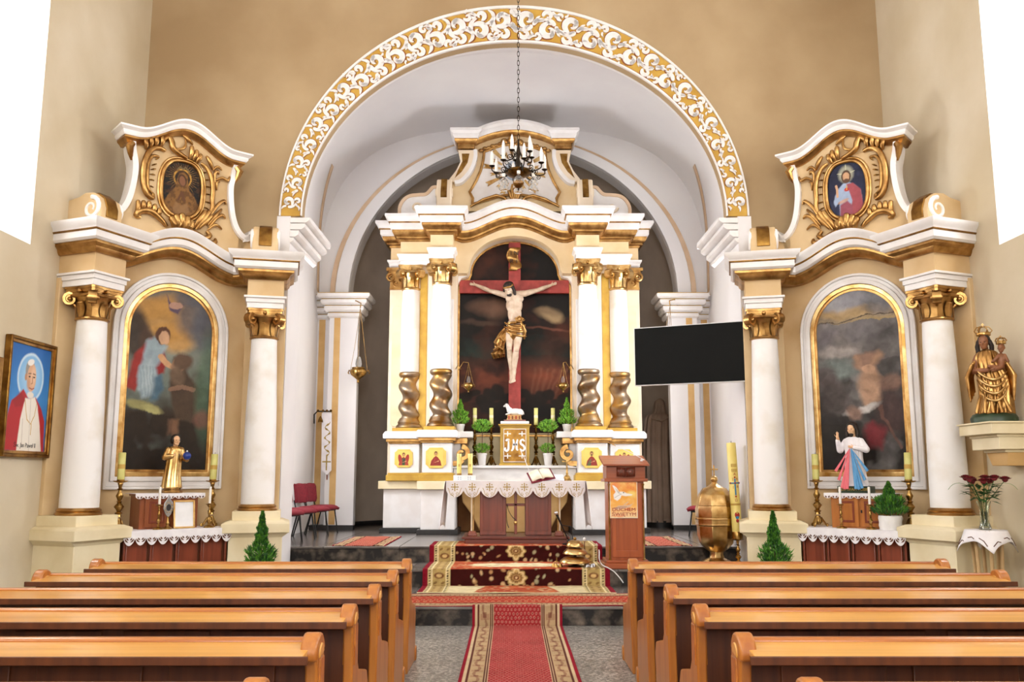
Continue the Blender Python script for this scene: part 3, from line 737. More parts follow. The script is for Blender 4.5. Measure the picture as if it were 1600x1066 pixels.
# wings: flat pilasters with sunk panels and gilded capitals
for s in (-1, 1):
    q = lambda x0, x1, *r: (min(s * x0, s * x1), max(s * x0, s * x1), *r)
    wg = boxes('wing_pilaster', 'cream_light', [q(1.95, 2.42, 17.05, 17.5, 2.4, 5.64)])
    xs = sorted((s * 2.06, s * 2.36)); pn = [(xs[0], 2.66), (xs[0] + .04, 2.6), (xs[1] - .04, 2.6), (xs[1], 2.66), (xs[1], 4.86), (xs[1] - .04, 4.92), (xs[0] + .04, 4.92), (xs[0], 4.86)]
    AM().prism(pn, 17.035, 17.05).build('sunk_panel', 'cream_stone', wg, bevel=.006)
    mb = AM(); xc = s * 2.22
    mb.box(xc - .2, xc + .2, 17.0, 17.3, 5.24, 5.29).box(xc - .19, xc + .19, 17.0, 17.3, 5.29, 5.56).box(xc - .26, xc + .26, 16.93, 17.3, 5.6, 5.66)
    mb.box(xc - .22, xc + .22, 16.96, 17.3, 5.55, 5.6)
    for k in (-1, 1):
        sp = spiral((xc + k * .17, 5.47), .085, .02, PI / 2, -k * 1.3, 18); mb.tube([(a, 16.96, b) for a, b in sp], [.03 - .0008 * i for i in range(19)], 7)
        lf = spiral((xc + k * .08, 5.36), .06, .02, -PI / 2, k * .8, 12); mb.tube([(a, 16.99, b) for a, b in lf], .018, 6)
    mb.build('wing_capital', 'gold', wg)
    # pilasters behind the inner columns and the ochre return between
    boxes('inner_pilaster', 'cream_light', [q(1.08, 1.62, 16.5, 16.76, 2.48, 5.64)])
    boxes('inner_panel', 'white_paint', [q(1.14, 1.56, 16.485, 16.5, 2.75, 4.95)])
    boxes('return_strip', 'ochre_paint', [q(1.66, 1.80, 16.735, 16.75, 2.48, 5.5)])
# columns ----------------------------------------------------------
def twist(mb, r, amp, z0, z1, turns, c, hand):
    n = 60; seg = 24; v = []; f = []
    for j in range(n + 1):
        t = j / n; z = z0 + (z1 - z0) * t; a = hand * 2 * PI * turns * t + .6; e = min(1, t / .08, (1 - t) / .06)
        cx, cy = c[0] + amp * e * math.cos(a), c[1] + amp * e * math.sin(a)
        for i in range(seg): q = 2 * PI * i / seg; v.append((cx + r * math.cos(q), cy + r * math.sin(q), z))
    f = [(j * seg + i, j * seg + (i + 1) % seg, (j + 1) * seg + (i + 1) % seg, (j + 1) * seg + i) for j in range(n) for i in range(seg)]
    return mb.add(v, f)
for s in (-1, 1):
    for xc, yc, dz in ((1.35, 16.30, 0), (1.975, 16.80, 0)):
        c = (s * xc, yc)
        col = AM().lathe([(.182, 3.6), (.184, 4.2), (.178, 4.8), (.162, 5.17)], 32, (*c, 0)).build('column', 'column_white', altar, ang=60)
        mb = AM(); twist(mb, .172, .038, 2.72, 3.54, 2.1, c, s); mb.lathe([(.17, 3.5), (.2, 3.53), (.205, 3.57), (.185, 3.6)], 28, (*c, 0))
        mb.build('twisted_drum', 'gilt_silver', col, ang=60)
        mb = AM(); mb.lathe([(.24, 2.545), (.25, 2.57), (.24, 2.6), (.205, 2.63), (.215, 2.66), (.2, 2.69), (.175, 2.74)], 28, (*c, 0)); mb.build('base_torus', 'gilt_silver', col)
        mb = AM(); mb.box(c[0] - .28, c[0] + .28, c[1] - .28, c[1] + .28, 2.482, 2.548); mb.build('base_plate', 'ochre_paint', col, bevel=.008)
        mb = AM(); capital(mb, .165, 5.165, .47, 0, c); mb.build('capital', 'gold_bright', col, ang=40)
# entablature ------------------------------------------------------
def epath(center, ctr_y=16.5, n=40, dip=-.05, amp=.30):
    L = [(-2.42, 17.5, 0), (-2.42, 17.08, 0), (-2.17, 17.08, 0), (-2.17, 16.6, 0), (-1.56, 16.6, 0), (-1.56, 16.1, 0), (-1.14, 16.1, 0), (-1.14, ctr_y, 0)]
    if not center: return L
    def dzz(x):
        t = abs(x) / 1.14
        return dip * min(1, (1 - t) / .12) + amp * (.5 + .5 * math.cos(PI * min(1, t / .82))) ** .8
    C = [(x, ctr_y, dzz(x)) for x in np.linspace(-1.12, 1.12, n)]
    return L + C + [(-x, y, z) for x, y, z in L[::-1]]
def swp(name, material, path, prof, z, parent=altar, bevel=0):
    mb = AM(); mb.M = Matrix.Translation((0, 0, z)); mb.sweep(path, prof); return mb.build(name, material, parent, fix=True, ang=38, bevel=bevel)
def blk(s): L = epath(False); return L if s < 0 else [(-x, y, z) for x, y, z in L[::-1]]
for s in (-1, 1):
    e = swp('architrave', 'white_paint', blk(s), [(-.05, 0), (.004, 0), (.004, .07), (.025, .075), (.025, .13), (.06, .17), (.06, .2), (-.05, .2)], 5.636)
    mb = AM(); q = lambda x0, x1, *r: mb.box(min(s * x0, s * x1), max(s * x0, s * x1), *r)
    q(1.14, 1.56, 16.1, 17.2, 5.637, 6.5); q(1.561, 2.17, 16.6, 17.3, 5.637, 6.5); q(2.171, 2.42, 17.08, 17.5, 5.637, 6.5); mb.build('frieze', 'cream_paint', altar)
mb = AM(); cp = [p for p in epath(True) if p[1] == 16.5]
opn = opening(.0)[4:-4]; arcx = [(x, z) for x, z in opn]
top_ = [(x, 6.12 + z) for x, y, z in cp if abs(x) < 1.13]
mb.prism(arcx[::-1] + [(1.139, 5.45), (1.139, 6.1)] + [(x, z) for x, z in top_[::-1]] + [(-1.139, 6.1), (-1.139, 5.45)], 16.5, 16.745); mb.build('arch_spandrel', 'cream_paint', altar, fix=True, ang=30)
for s in (-1, 1): xs = sorted((s * 1.09, s * 1.135)); AM().box(*xs, 16.505, 16.745, 2.48, 5.45).build('opening_jamb', 'white_paint', altar)
mb = AM(); rv = [((.86) * math.cos(PI * i / 24), 5.52 + .66 * math.sin(PI * i / 24)) for i in range(25)]
FP = epath(True)
swp('gilded_cornice', 'gold', FP, [(-.06, 0), (.015, 0), (.03, .04), (.075, .05), (.075, .085), (.12, .11), (.15, .16), (.15, .2), (-.06, .2)], 6.085)
swp('white_cornice', 'white_paint', FP, [(-.06, 0), (.16, 0), (.19, .03), (.19, .12), (-.06, .12)], 6.285)
swp('gilt_fillet', 'gold', FP, [(-.06, 0), (.2, 0), (.215, .01), (.215, .022), (-.06, .022)], 6.405)
swp('crown_moulding', 'white_paint', FP, [(-.06, 0), (.21, 0), (.225, .05), (.275, .09), (.275, .14), (-.06, .14)], 6.427)
# broken-back attic ------------------------------------------------
YP = 16.55
def sym(pts): L = [ap(px, py, YP) for px, py in pts]; L = [(-abs(x), z) for x, z in L]; return L
edge = sym([(688, 330), (688, 305), (697, 293), (706, 288), (716, 276), (724, 262), (726, 250), (720, 240), (716, 236), (716, 222)])
att = edge + [(-x, z) for x, z in edge[::-1]]
AM().prism(att, YP, YP + .3).build('attic_body', 'cream_paint', altar, fix=True, ang=30)
for s in (-1, 1):
    f = lambda L: [(s * -x, z) for x, z in L]     # L holds left-side x
    m_ = lambda pts: [(p[0] if s < 0 else -p[0], p[1]) for p in sym(pts)]
    # concave console: white edge and gilded groove
    ln = m_([(743, 238), (743, 250), (738, 266), (729, 279), (720, 287), (711, 289)]); mb = AM(); ln = [(p.x, p.y) for p in spline([(a, b, 0) for a, b in ln], 4)]
    ribbon(mb, ln, [.035] * len(ln), YP - .16, YP); mb.build('console_edge', 'white_paint', altar, fix=True)
    mb = AM(); a_ = m_([(716, 238), (742, 238), (741, 254), (732, 272), (720, 285), (708, 288), (702, 284), (713, 270), (720, 256)]); mb.prism(a_, YP - .13, YP); cb = mb.build('console', 'cream_light', altar, fix=True, bevel=.01)
    mb = AM(); g = m_([(722, 244), (734, 244), (731, 258), (722, 272), (711, 282), (717, 268), (723, 256)]); mb.prism(g, YP - .136, YP - .128); mb.build('console_groove', 'gold_dark', cb, fix=True)
    mb = AM(); mb.box(*sorted((m_([(716, 230)])[0][0], m_([(742, 230)])[0][0])), YP - .17, YP, m_([(716, 237)])[0][1], m_([(716, 228)])[0][1]); mb.build('console_capital', 'gold', cb, bevel=.006)
    # rolled volute below the console
    xa = m_([(684, 300)])[0][0]; xb = m_([(707, 300)])[0][0]; z0 = m_([(690, 324)])[0][1]; z1 = m_([(690, 284)])[0][1]; xm = (xa + xb) / 2; hw = abs(xa - xb) / 2
    mb = AM(); prof = [(YP - .02, z0 - .25), (YP - .3, z0 - .25), (YP - .36, z0 + .08), (YP - .33, z0 + .25), (YP - .24, z1 - .04), (YP - .12, z1), (YP, z1 - .02)]
    mb.slab(prof, xm - hw, xm + hw); vo = mb.build('volute', 'cream_light', altar, fix=True, bevel=.02)
    mb = AM(); prof = [(YP - .3, z0 + .0), (YP - .372, z0 + .1), (YP - .342, z0 + .26), (YP - .25, z1 - .03), (YP - .12, z1 + .012), (YP - .12, z1 - .02), (YP - .24, z1 - .06)]
    mb.slab(prof, xm - hw * .4, xm + hw * .4); mb.build('volute_groove', 'gold_dark', vo, fix=True)
    for k in (0, 1):
        sp = spiral((YP - .2, z0 + .2), .09, .02, PI / 2, 1.2, 16); xx = xm - hw - .005 if k == 0 else xm + hw + .005
        mb = AM(); mb.tube([(xx, a, b) for a, b in sp], [.02 - .0006 * i for i in range(17)], 6); mb.build('volute_curl', 'cream_light', vo)
    # white wing scroll outside the volute
    wpts = m_([(625, 345), (623, 325), (628, 312), (638, 304), (652, 302), (664, 301), (671, 295), (676, 290), (686, 290), (686, 345)])
    mb = AM(); mb.prism(wpts, YP + .12, YP + .3); wg = mb.build('wing_scroll', 'white_paint', altar, fix=True, bevel=.008)
    mb = AM(); ln = [(p.x, p.y) for p in spline([(a, b, 0) for a, b in wpts[:9]], 4)]; ribbon(mb, ln, [.03] * len(ln), YP + .09, YP + .3); mb.build('wing_border', 'stripe_rose', wg, fix=True)
    mb = AM(); sp = spiral(m_([(650, 322)])[0], .1, .02, 0, -s * 1.3, 18); mb.tube([(a, YP + .115, b) for a, b in sp], [.025 - .0008 * i for i in range(19)], 6); mb.build('wing_curl', 'cream_light', wg)
# attic cornice
def apath(y, n=30):
    e0 = -abs(ap(716, 220, YP)[0]); e1 = -abs(ap(742, 220, YP)[0])
    L = [(e0, YP + .3, 0), (e0, y, 0), (e1, y, 0), (e1, y + .1, 0)]
    C = [(x, y + .1, .21 * (math.cos(PI / 2 * x / e1)) ** .8 if abs(x) < abs(e1) - .001 else 0) for x in np.linspace(e1 + .03, -e1 - .03, n)]
    return L + C + [(-x, yy, z) for x, yy, z in L[::-1]]
zt = ap(742, 228, YP)[1]
swp('attic_gilding', 'gold', apath(YP - .17), [(-.1, 0), (.02, 0), (.06, .06), (.06, .09), (-.1, .09)], zt - .02)
swp('attic_cornice', 'white_paint', apath(YP - .17), [(-.3, 0), (.06, 0), (.09, .05), (.09, .09), (.14, .13), (.14, .18), (-.3, .18)], zt + .07)
mb = AM(); mb.prism([(x, z + zt + .0) for x, y, z in apath(0)[4:-4]][::-1] + [(-.72, zt - .04), (.72, zt - .04)][::1], YP - .006, YP + .28); mb.build('attic_tympanum', 'cream_paint', altar, fix=True, ang=30)
# sunburst panel
pl = [ap(px, py, YP) for px, py in [(733.5, 300), (737, 318)]]
half = [(756.6, 238.8), (755, 252), (751, 268), (744, 284), (734, 301), (739, 311), (738, 320)]
Lh = [(-abs(x), z) for x, z in [ap(px, py, YP) for px, py in half]]
topc = [(x, Lh[0][1] + .16 * math.cos(PI / 2 * x / Lh[0][0]) ** .9) for x in np.linspace(Lh[0][0], -Lh[0][0], 15)][1:-1]
botc = [(x, Lh[-1][1] + .19 * math.cos(PI / 2 * x / Lh[-1][0]) ** 1.2) for x in np.linspace(-Lh[-1][0], Lh[-1][0], 15)][1:-1]
outl = Lh[::-1] + topc + [(-x, z) for x, z in Lh] + botc
mb = AM(); mb.prism(outl, YP - .03, YP); sb = mb.build('sunburst_panel', 'white_paint', altar, fix=True)
mb = AM(); lp = outl + outl[:1]; mb.tube([(x, YP - .04, z) for x, z in lp], .028, 8); mb.build('panel_moulding', 'gold', sb)
cx, cz = ap(804.5, 268, YP); cx = 0
MB(off=OFF).lathe([(.17, -.0), (.17, .02)], 24, (0, 0, 0)).build('unused', 'print_blue', altar) if False else None
mb = AM(); mb.prism([(.2 * math.cos(2 * PI * i / 20), cz + .2 * math.sin(2 * PI * i / 20)) for i in range(20)], YP - .05, YP - .03); mb.build('sky_disc', 'cloth_blue', sb, fix=True)
for k in range(20):
    a = 2 * PI * (k + .5) / 20; r0 = .27; r1 = (.56 if k % 2 else .44) * (1.08 if abs(math.cos(a)) > .5 else .95); w0, w1 = .016, .045 if k % 2 else .028
    d = Vector((math.cos(a), math.sin(a))); n_ = Vector((-d.y, d.x)); c = Vector((0, cz))
    pp = [c + d * r0 - n_ * w0, c + d * r1 - n_ * w1, c + d * (r1 - .04), c + d * r1 + n_ * w1, c + d * r0 + n_ * w0]
    mb = AM(); mb.prism([(p.x, p.y) for p in pp], YP - .055, YP - .03); mb.build('sun_ray', 'gold_bright', sb, fix=True)
# shell and scrolls under the panel, globe cluster and leaf swags above
mb = AM(); zc = botc[7][1]
for k in range(-2, 3): mb.tube([(k * .02, YP - .06, zc - .14), (k * .045, YP - .1, zc), (k * .06, YP - .09, zc + .12 - abs(k) * .025)], [.02, .035, .028], 8)
for s in (-1, 1):
    mb.tube([(s * a, YP - .06, b) for a, b in [(.85, zc - .24), (.6, zc - .1), (.35, zc - .02), (.2, zc - .06), (.14, zc - .13), (.2, zc - .18), (.26, zc - .13)]], [.02, .03, .034, .034, .03, .025, .02], 8)
mb.build('shell_crest', 'gold', altar, ang=60)
mb = AM(); zc = topc[6][1]; mb.ell((-.06, YP - .12, zc + .06), .075).ell((-.2, YP - .09, zc + .04), (.07, .05, .06)).ell((.1, YP - .09, zc + .02), (.07, .05, .06))
for s in (-1, 1):
    for k in range(7): x = s * (.2 + k * .075); mb.ell((x, YP - .06, zc + .02 - .16 * (1 - math.cos(PI / 2 * x / .66)) + .015 * (k % 2)), (.05, .03, .035), seg=8, rings=6)
mb.build('globe_swag', 'gold', altar, ang=60)
# ================================================================== helpers for figures, candles, plants, cloths
def quat(v0, v1): return Vector(v0).rotation_difference(Vector(v1))
def head_soup(mb, c, h, fwd=(0, -1, 0), up=(0, 0, 1)):
    """skull, jaw, nose, brow, lips, ears; h = head height"""
    f = Vector(fwd).normalized(); u = Vector(up).normalized(); r = f.cross(u).normalized(); u = r.cross(f).normalized(); c = Vector(c)
    R = Matrix((r, f, u)).transposed().to_quaternion()
    L = lambda a, b, d: c + r * a * h + f * b * h + u * d * h
    mb.ell(L(0, -.06, .12), (.35 * h, .42 * h, .38 * h), R)
    mb.ell(L(0, .08, -.08), (.29 * h, .32 * h, .36 * h), R)
    mb.ell(L(0, .18, -.33), (.2 * h, .2 * h, .17 * h), R)
    mb.ell(L(0, .41, -.06), (.055 * h, .09 * h, .1 * h), R, 10, 7); mb.limb(L(0, .36, .06), L(0, .44, -.09), .035 * h, .05 * h, 8)
    mb.ell(L(0, .35, .09), (.22 * h, .06 * h, .035 * h), R, 10, 7)
    mb.ell(L(0, .345, -.22), (.1 * h, .05 * h, .025 * h), R, 10, 7); mb.ell(L(0, .335, -.27), (.085 * h, .05 * h, .028 * h), R, 10, 7)
    for s in (-1, 1):
        mb.ell(L(s * .35, -.02, -.02), (.04 * h, .08 * h, .11 * h), R, 8, 7); mb.ell(L(s * .17, .25, -.08), (.1 * h, .1 * h, .09 * h), R, 10, 7)
    return L, R
def eyes(name, L, R, h, parent, off=None):
    for s in (-1, 1):
        mb = MB(); mb.ell(L(s * .125, .345, .02), (.05 * h, .03 * h, .022 * h), R, 10, 7); mb.build('eye', 'hair_dark', parent)
def hand_soup(mb, wrist, dirv, palm_n, size, curl=.35, spread=.18, thumb_side=1):
    d = Vector(dirv).normalized(); n = Vector(palm_n).normalized(); s_ = d.cross(n).normalized() * thumb_side; n = s_.cross(d).normalized() * thumb_side
    w = Vector(wrist); k = size
    R = Matrix((s_, d, n)).transposed().to_quaternion()
    mb.ell(w + d * k * .26, (.20 * k, .30 * k, .085 * k), R, 12, 8)
    for i, (o, ln) in enumerate(((.15, .36), (.05, .43), (-.05, .40), (-.145, .31))):
        a = w + d * k * .46 + s_ * o * k; q = (d + s_ * o * spread * 4 + n * curl * .3).normalized(); b = a + q * ln * k * .5; q2 = (q + n * curl).normalized(); c = b + q2 * ln * k * .5
        mb.limb(a, b, .052 * k, .047 * k, 8); mb.limb(b, c, .046 * k, .036 * k, 8)
    a = w + d * k * .16 + s_ * .16 * k; b = a + (d * .6 + s_ * .8 + n * .2).normalized() * .2 * k; c = b + (d * .9 + s_ * .4 + n * curl).normalized() * .2 * k
    mb.limb(a, b, .065 * k, .055 * k, 8); mb.limb(b, c, .052 * k, .042 * k, 8)
def pleated(path, folds, amp, seg=72, seed=0, squash=1.):
    """robe: path = list of (x, y, z, rx, ry); pleats deepen towards the hem"""
    mb = MB(); r_ = random.Random(seed); ph = [r_.uniform(0, 6) for _ in range(3)]
    path = spline([Vector((a, b, c)) for a, b, c, d, e in path], 5), [x for x in spline([Vector((d, e, 0)) for a, b, c, d, e in path], 5)]
    n = len(path[0]); v = []
    for i in range(n):
        p, rr = path[0][i], path[1][i]; t = i / (n - 1)
        for k in range(seg):
            a = 2 * PI * k / seg; w_ = 1 + amp * t ** .8 * (math.sin(folds * a + ph[0] + 1.6 * math.sin(2 * a + ph[1]) + t * 1.2) + .35 * math.sin(folds * 2.3 * a + ph[2]))
            v.append((p.x + rr.x * w_ * math.cos(a), p.y + rr.y * w_ * math.sin(a), p.z))
    f = [(i * seg + k, i * seg + (k + 1) % seg, (i + 1) * seg + (k + 1) % seg, (i + 1) * seg + k) for i in range(n - 1) for k in range(seg)]
    mb.add(v, f + [tuple(range(seg)), tuple(range(n * seg - 1, (n - 1) * seg - 1, -1))]); return mb
def candle(name, label, loc, r, h, material, group=None, lean=(0, 0), band=None, cat='candle'):
    t = thing(name, label, cat, loc, 0, group); t.rotation_euler = (lean[0], lean[1], 0)
    MB().lathe([(r, 0), (r, h - .006), (r * .9, h), (r * .55, h - .004)], 20).build('wax', material, t, ang=50)
    MB().tube([(0, 0, h - .006), (.002, 0, h + .012), (.006, 0, h + .02)], .0025, 6).build('wick', 'print_black', t)
    if band: MB().lathe([(r * 1.02, h * .42), (r * 1.02, h * .58)], 20, cap=False).build('foil_band', band, t)
    return t
BAL = [(.30, .0), (.30, .02), (.12, .05), (.10, .10), (.17, .14), (.08, .18), (.12, .23), (.20, .30), (.13, .36), (.07, .40), (.13, .43), (.07, .46), (.11, .52), (.15, .58), (.09, .66), (.06, .72), (.12, .75), (.06, .78), (.08, .84), (.11, .90), (.07, .94)]
def candlestick(name, label, loc, h, r, material='brass', group=None, tripod=True, rz=0.):
    """baluster stick: tripod foot with scrolls, turned stem, drip pan, socket"""
    t = thing(name, label, 'candlestick', loc, rz, group)
    hb = h * .22 if tripod else h * .06
    if tripod:
        mb = MB(); mb.lathe([(r * .45, hb * .25), (r * .62, hb * .45), (r * .42, hb * .8), (r * .28, hb)], 3, a0=PI / 2)
        mb.lathe([(r * .3, hb * .2), (r * .5, hb * .5), (r * .26, hb * 1.05)], 14); mb.build('foot', material, t, bevel=.004)
        for k in range(3):
            a = -PI / 2 + 2 * PI * k / 3; d = Vector((math.cos(a), math.sin(a), 0))
            sp = [d * r * (.35 + .6 * (i / 9)) + Vector((0, 0, hb * (.75 * (1 - i / 9) ** 1.2 + .12))) for i in range(10)]
            sp += [d * r * (.95 + .13 * math.sin(q)) + Vector((0, 0, r * .2 + r * .13 * -math.cos(q))) for q in (.8, 1.6, 2.6, 3.6, 4.6)]
            mb = MB(); mb.tube(sp, [r * .13] * 10 + [r * .15, r * .13, r * .11, r * .09, r * .07], 7); mb.ell(d * r * .95 + Vector((0, 0, r * .10)), r * .10, seg=8, rings=6); mb.build('scroll_leg', material, t)
    else:
        MB().lathe([(r, 0), (r, .05 * h), (r * .85, .07 * h), (r * .4, .1 * h), (r * .3, .12 * h)], 24).build('foot', material, t)
    hs = h - hb
    MB().lathe([(p * (r / .30) * (.8 if tripod else .6), hb + z * hs) for p, z in BAL[2:]], 18).build('stem', material, t, ang=50)
    MB().lathe([(r * .25, h * .93), (r * .72, h * .955), (r * .8, h * .975), (r * .74, h * .975), (r * .3, h * .965)], 22).build('drip_pan', material, t)
    MB().lathe([(r * .36, h * .96), (r * .4, h * .975), (r * .4, h), (r * .34, h)], 18).build('socket', material, t)
    return t
def fronds(mb, n, shape, seed, ln, wd, upbias=.6):
    r_ = random.Random(seed); big = max(shape(q / 10)[1] for q in range(11))
    for i in range(n):
        t = r_.random(); a = r_.uniform(0, 2 * PI); z, rad = shape(t); q = r_.random() ** .5
        p = Vector((rad * q * math.cos(a), rad * q * math.sin(a), z)); d = Vector((math.cos(a) * .8, math.sin(a) * .8, upbias + r_.uniform(-.25, .4))).normalized()
        L = ln * r_.uniform(.6, 1.25) * (.3 + .7 * min(1, rad / big)); d = (d + Vector((0, 0, 1.2 * (1 - min(1, rad / big))))).normalized(); s = d.cross(Vector((r_.uniform(-1, 1), r_.uniform(-1, 1), r_.uniform(-1, 1)))).normalized(); w_ = wd * r_.uniform(.7, 1.2)
        e = p + d * L; m_ = p + d * L * .5
        mb.cur = r_.choice((0, 0, 1)); mb.add([p, m_ - s * w_, e, m_ + s * w_], [(0, 1, 2, 3)])
        for g in (-1, 1):
            b = p + d * L * .35; k = (d + s * g * .9).normalized(); n2 = d.cross(s) * w_ * .6
            mb.add([b, b + k * L * .32 + n2, b + k * L * .6, b + k * L * .32 - n2], [(0, 1, 2, 3)])
def potted_conifer(name, label, loc, ph, pr, fh, fr, mats=('leaf_light', 'leaf_mid'), n=520, seed=1, pot='pot_white', wrap=False):
    t = thing(name, label, 'plant', loc)
    if wrap: MB().lathe([(pr * .95, 0), (pr * 1.02, ph * .3), (pr * .98, ph * .5), (pr * 1.06, ph * .8), (pr * 1.0, ph), (pr * .85, ph * .9)], 28, mod=lambda a, z: 1 + .03 * math.sin(9 * a + z * 40)).build('pot', pot, t, ang=60)
    else: MB().lathe([(pr * .72, 0), (pr * .75, .01), (pr * .97, ph * .8), (pr * 1.03, ph * .82), (pr * 1.03, ph), (pr * .94, ph), (pr * .9, ph * .85)], 28).build('pot', pot, t)
    MB().lathe([(pr * .9, ph * .8), (pr * .88, ph * .88)], 20).build('soil', 'black_base', t)
    MB().tube([(0, 0, ph * .8), (.005, 0, ph + fh * .6)], [.012, .005], 7).build('stem', 'pew_panel', t)
    mb = MB(); mb.M = Matrix.Translation((0, 0, ph * .95))
    shape = lambda q: (fh * (1 - (1 - q) ** 1.35) * .93, fr * (.7 + .35 * math.sin(PI * min(1, q * 2.0))) * (1 - q) ** 1.25 * (1 + .16 * math.sin(q * 23)) + .003)
    fronds(mb, int(n * 1.7), shape, seed, fr * .5, fr * .048, .9); o = mb.build('foliage', list(mats), t, ang=0); o['kind'] = 'stuff'
    return t
def topiary(label, loc, h, seed, group=None):
    t = thing('potted_topiary', label, 'plant', loc, 0, group); pr, ph = .088, .22
    MB().lathe([(pr * .68, 0), (pr * .72, .01), (pr * .95, ph * .86), (pr * 1.05, ph * .87), (pr * 1.05, ph), (pr * .95, ph), (pr * .9, ph * .85)], 28).build('pot', 'pot_white', t)
    MB().tube([(0, 0, ph * .8), (.004, 0, h - .2)], .006, 7).build('stem', 'pew_panel', t)
    for z, r_, n in ((ph + .05, .12, 200), (h - .16, .16, 360)):
        mb = MB(); mb.M = Matrix.Translation((0, 0, z)); sh = lambda q: (r_ * (1.5 * q - .5) * .9, r_ * math.sin(PI * (.15 + .75 * q)))
        fronds(mb, n, sh, seed + n, .075, .007, .55); o = mb.build('foliage', ['leaf_light', 'leaf_mid'], t, ang=0); o['kind'] = 'stuff'
    return t
def hanging_lamp(name, label, hook, body, scale, bracket, group=None):
    """sanctuary lamp: scrolled bracket, chains, urn-shaped body with glass"""
    t = thing(name, label, 'lamp', body, 0, group); B = Vector(body); h = Vector(hook) - B
    mb = MB(); mb.tube([Vector(p) - B for p in bracket], .008 * max(1, scale), 7); mb.build('bracket', 'brass', t)
    s = scale
    MB().lathe([(.004 * s, -.16 * s), (.02 * s, -.15 * s), (.012 * s, -.12 * s), (.05 * s, -.09 * s), (.10 * s, -.05 * s), (.115 * s, -.01 * s), (.10 * s, .02 * s), (.085 * s, .03 * s), (.09 * s, .045 * s), (.05 * s, .05 * s)], 22).build('bowl', 'brass', t, ang=50)
    MB().lathe([(.03 * s, .05 * s), (.042 * s, .09 * s), (.036 * s, .14 * s), (.02 * s, .19 * s)], 16).build('glass', 'glass_bulb', t, ang=60)
    for k in range(3):
        a = .6 + 2 * PI * k / 3; d = Vector((math.cos(a), math.sin(a), 0)) * .11 * s
        mb = MB(); mb.tube([d * 1.0, d * 1.35 + Vector((0, 0, .02 * s)), d * 1.5 + Vector((0, 0, -.02 * s)), d * 1.3 + Vector((0, 0, -.03 * s))], .008 * s, 6); mb.build('ear', 'brass', t)
        mb = MB(); n = 14; mb.tube([(d * 1.2).lerp(h, i / n) + Vector((0, 0, -.06 * s * math.sin(PI * i / n) * (1 if k else .2))) for i in range(n + 1)], .0035 * max(1, s * .8), 5); mb.build('chain', 'brass', t)
    return t
def scallop(x0, x1, n, z, drop, y, depth=.45):
    """outline of a cloth edge with pointed-round scallops, in x,z"""
    pts = []; w_ = (x1 - x0) / n
    for i in range(n):
        for k in range(10):
            t = k / 10; pts.append((x0 + w_ * (i + t), z - drop * (1 - depth) - drop * depth * math.sin(PI * t) ** .7))
    return [(x1, z)] + [(x0, z)] + pts + [(x1, z - drop * (1 - depth))]
def lace_marks(mb, x0, x1, n, zc, r, y):
    w_ = (x1 - x0) / n
    for i in range(n):
        c = (x0 + w_ * (i + .5), zc)
        for a0, a1 in ((PI * 1.05, PI * 1.42), (PI * 1.58, PI * 1.95)):
            ln = [(c[0] + r * math.cos(a0 + (a1 - a0) * k / 5), c[1] + r * math.sin(a0 + (a1 - a0) * k / 5)) for k in range(6)]; ribbon(mb, ln, [.002, .006, .009, .009, .006, .002], y - .0025, y)

# ================================================================== on the high altar
# painting behind the crucifix
pt = Paint(150, 260, '#1A1310', 2.12 / 3.78).warp(.05, 5).warp(.02, 16, 30)
pt.grad(.0, '#150E0B', .16, '#1D130E').grad(.16, '#3A1E16', .30, '#7A3E28').grad(.30, '#7A3E28', .40, '#2E2A24').grad(.40, '#26352F', .50, '#1C2220').grad(.50, '#1A1614', 1.0, '#0E0A09')
pt.blot('#5A2E1E', .5, .75, 6, 4, .6).blot('#0E0A09', .52, .8, 9, 9, .7)
for x, y, rx, ry, c, al in ((.28, .66, .10, .035, '#7A5A48', .7), (.36, .64, .06, .04, '#8A6A55', .5), (.2, .58, .1, .012, '#5A4438', .7), (.82, .62, .055, .03, '#A08868', .9), (.86, .605, .045, .03, '#B39A74', .8), (.79, .63, .05, .018, '#8A7458', .8), (.8, .535, .12, .006, '#7A4A3A', .8), (.45, .73, .07, .02, '#3A2C26', .8), (.75, .72, .09, .025, '#241C18', .9)):
    pt.ell(x, y, rx, ry, c, 0, .9, al)
for k in range(6): pt.line([(.7 + k * .05, .33), (.62 + k * .045, .2)], .004, '#9A6A50', .35, .012)
for k in range(14): pt.ell(.04 + k * .075, .19 + .02 * math.sin(k * 2.1), .035, .03 + .012 * math.sin(k * 5), '#171009', 0, .3, .95)
pt.mottle(.35, 14, 5)
YPNT = 17.0
ptg = thing('altar_painting', 'dark oil painting of a stormy sky behind the crucifix in the high altar', 'painting', (AX0, YPNT, 2.44))
canvas('canvas', pt, lambda u, v: (-1.06 + 2.12 * u, 0, 3.75 * v), 'oil_canvas', ptg)
MB().box(-1.07, 1.07, .005, .03, -.02, 3.76).build('stretcher', 'pew_panel', ptg)
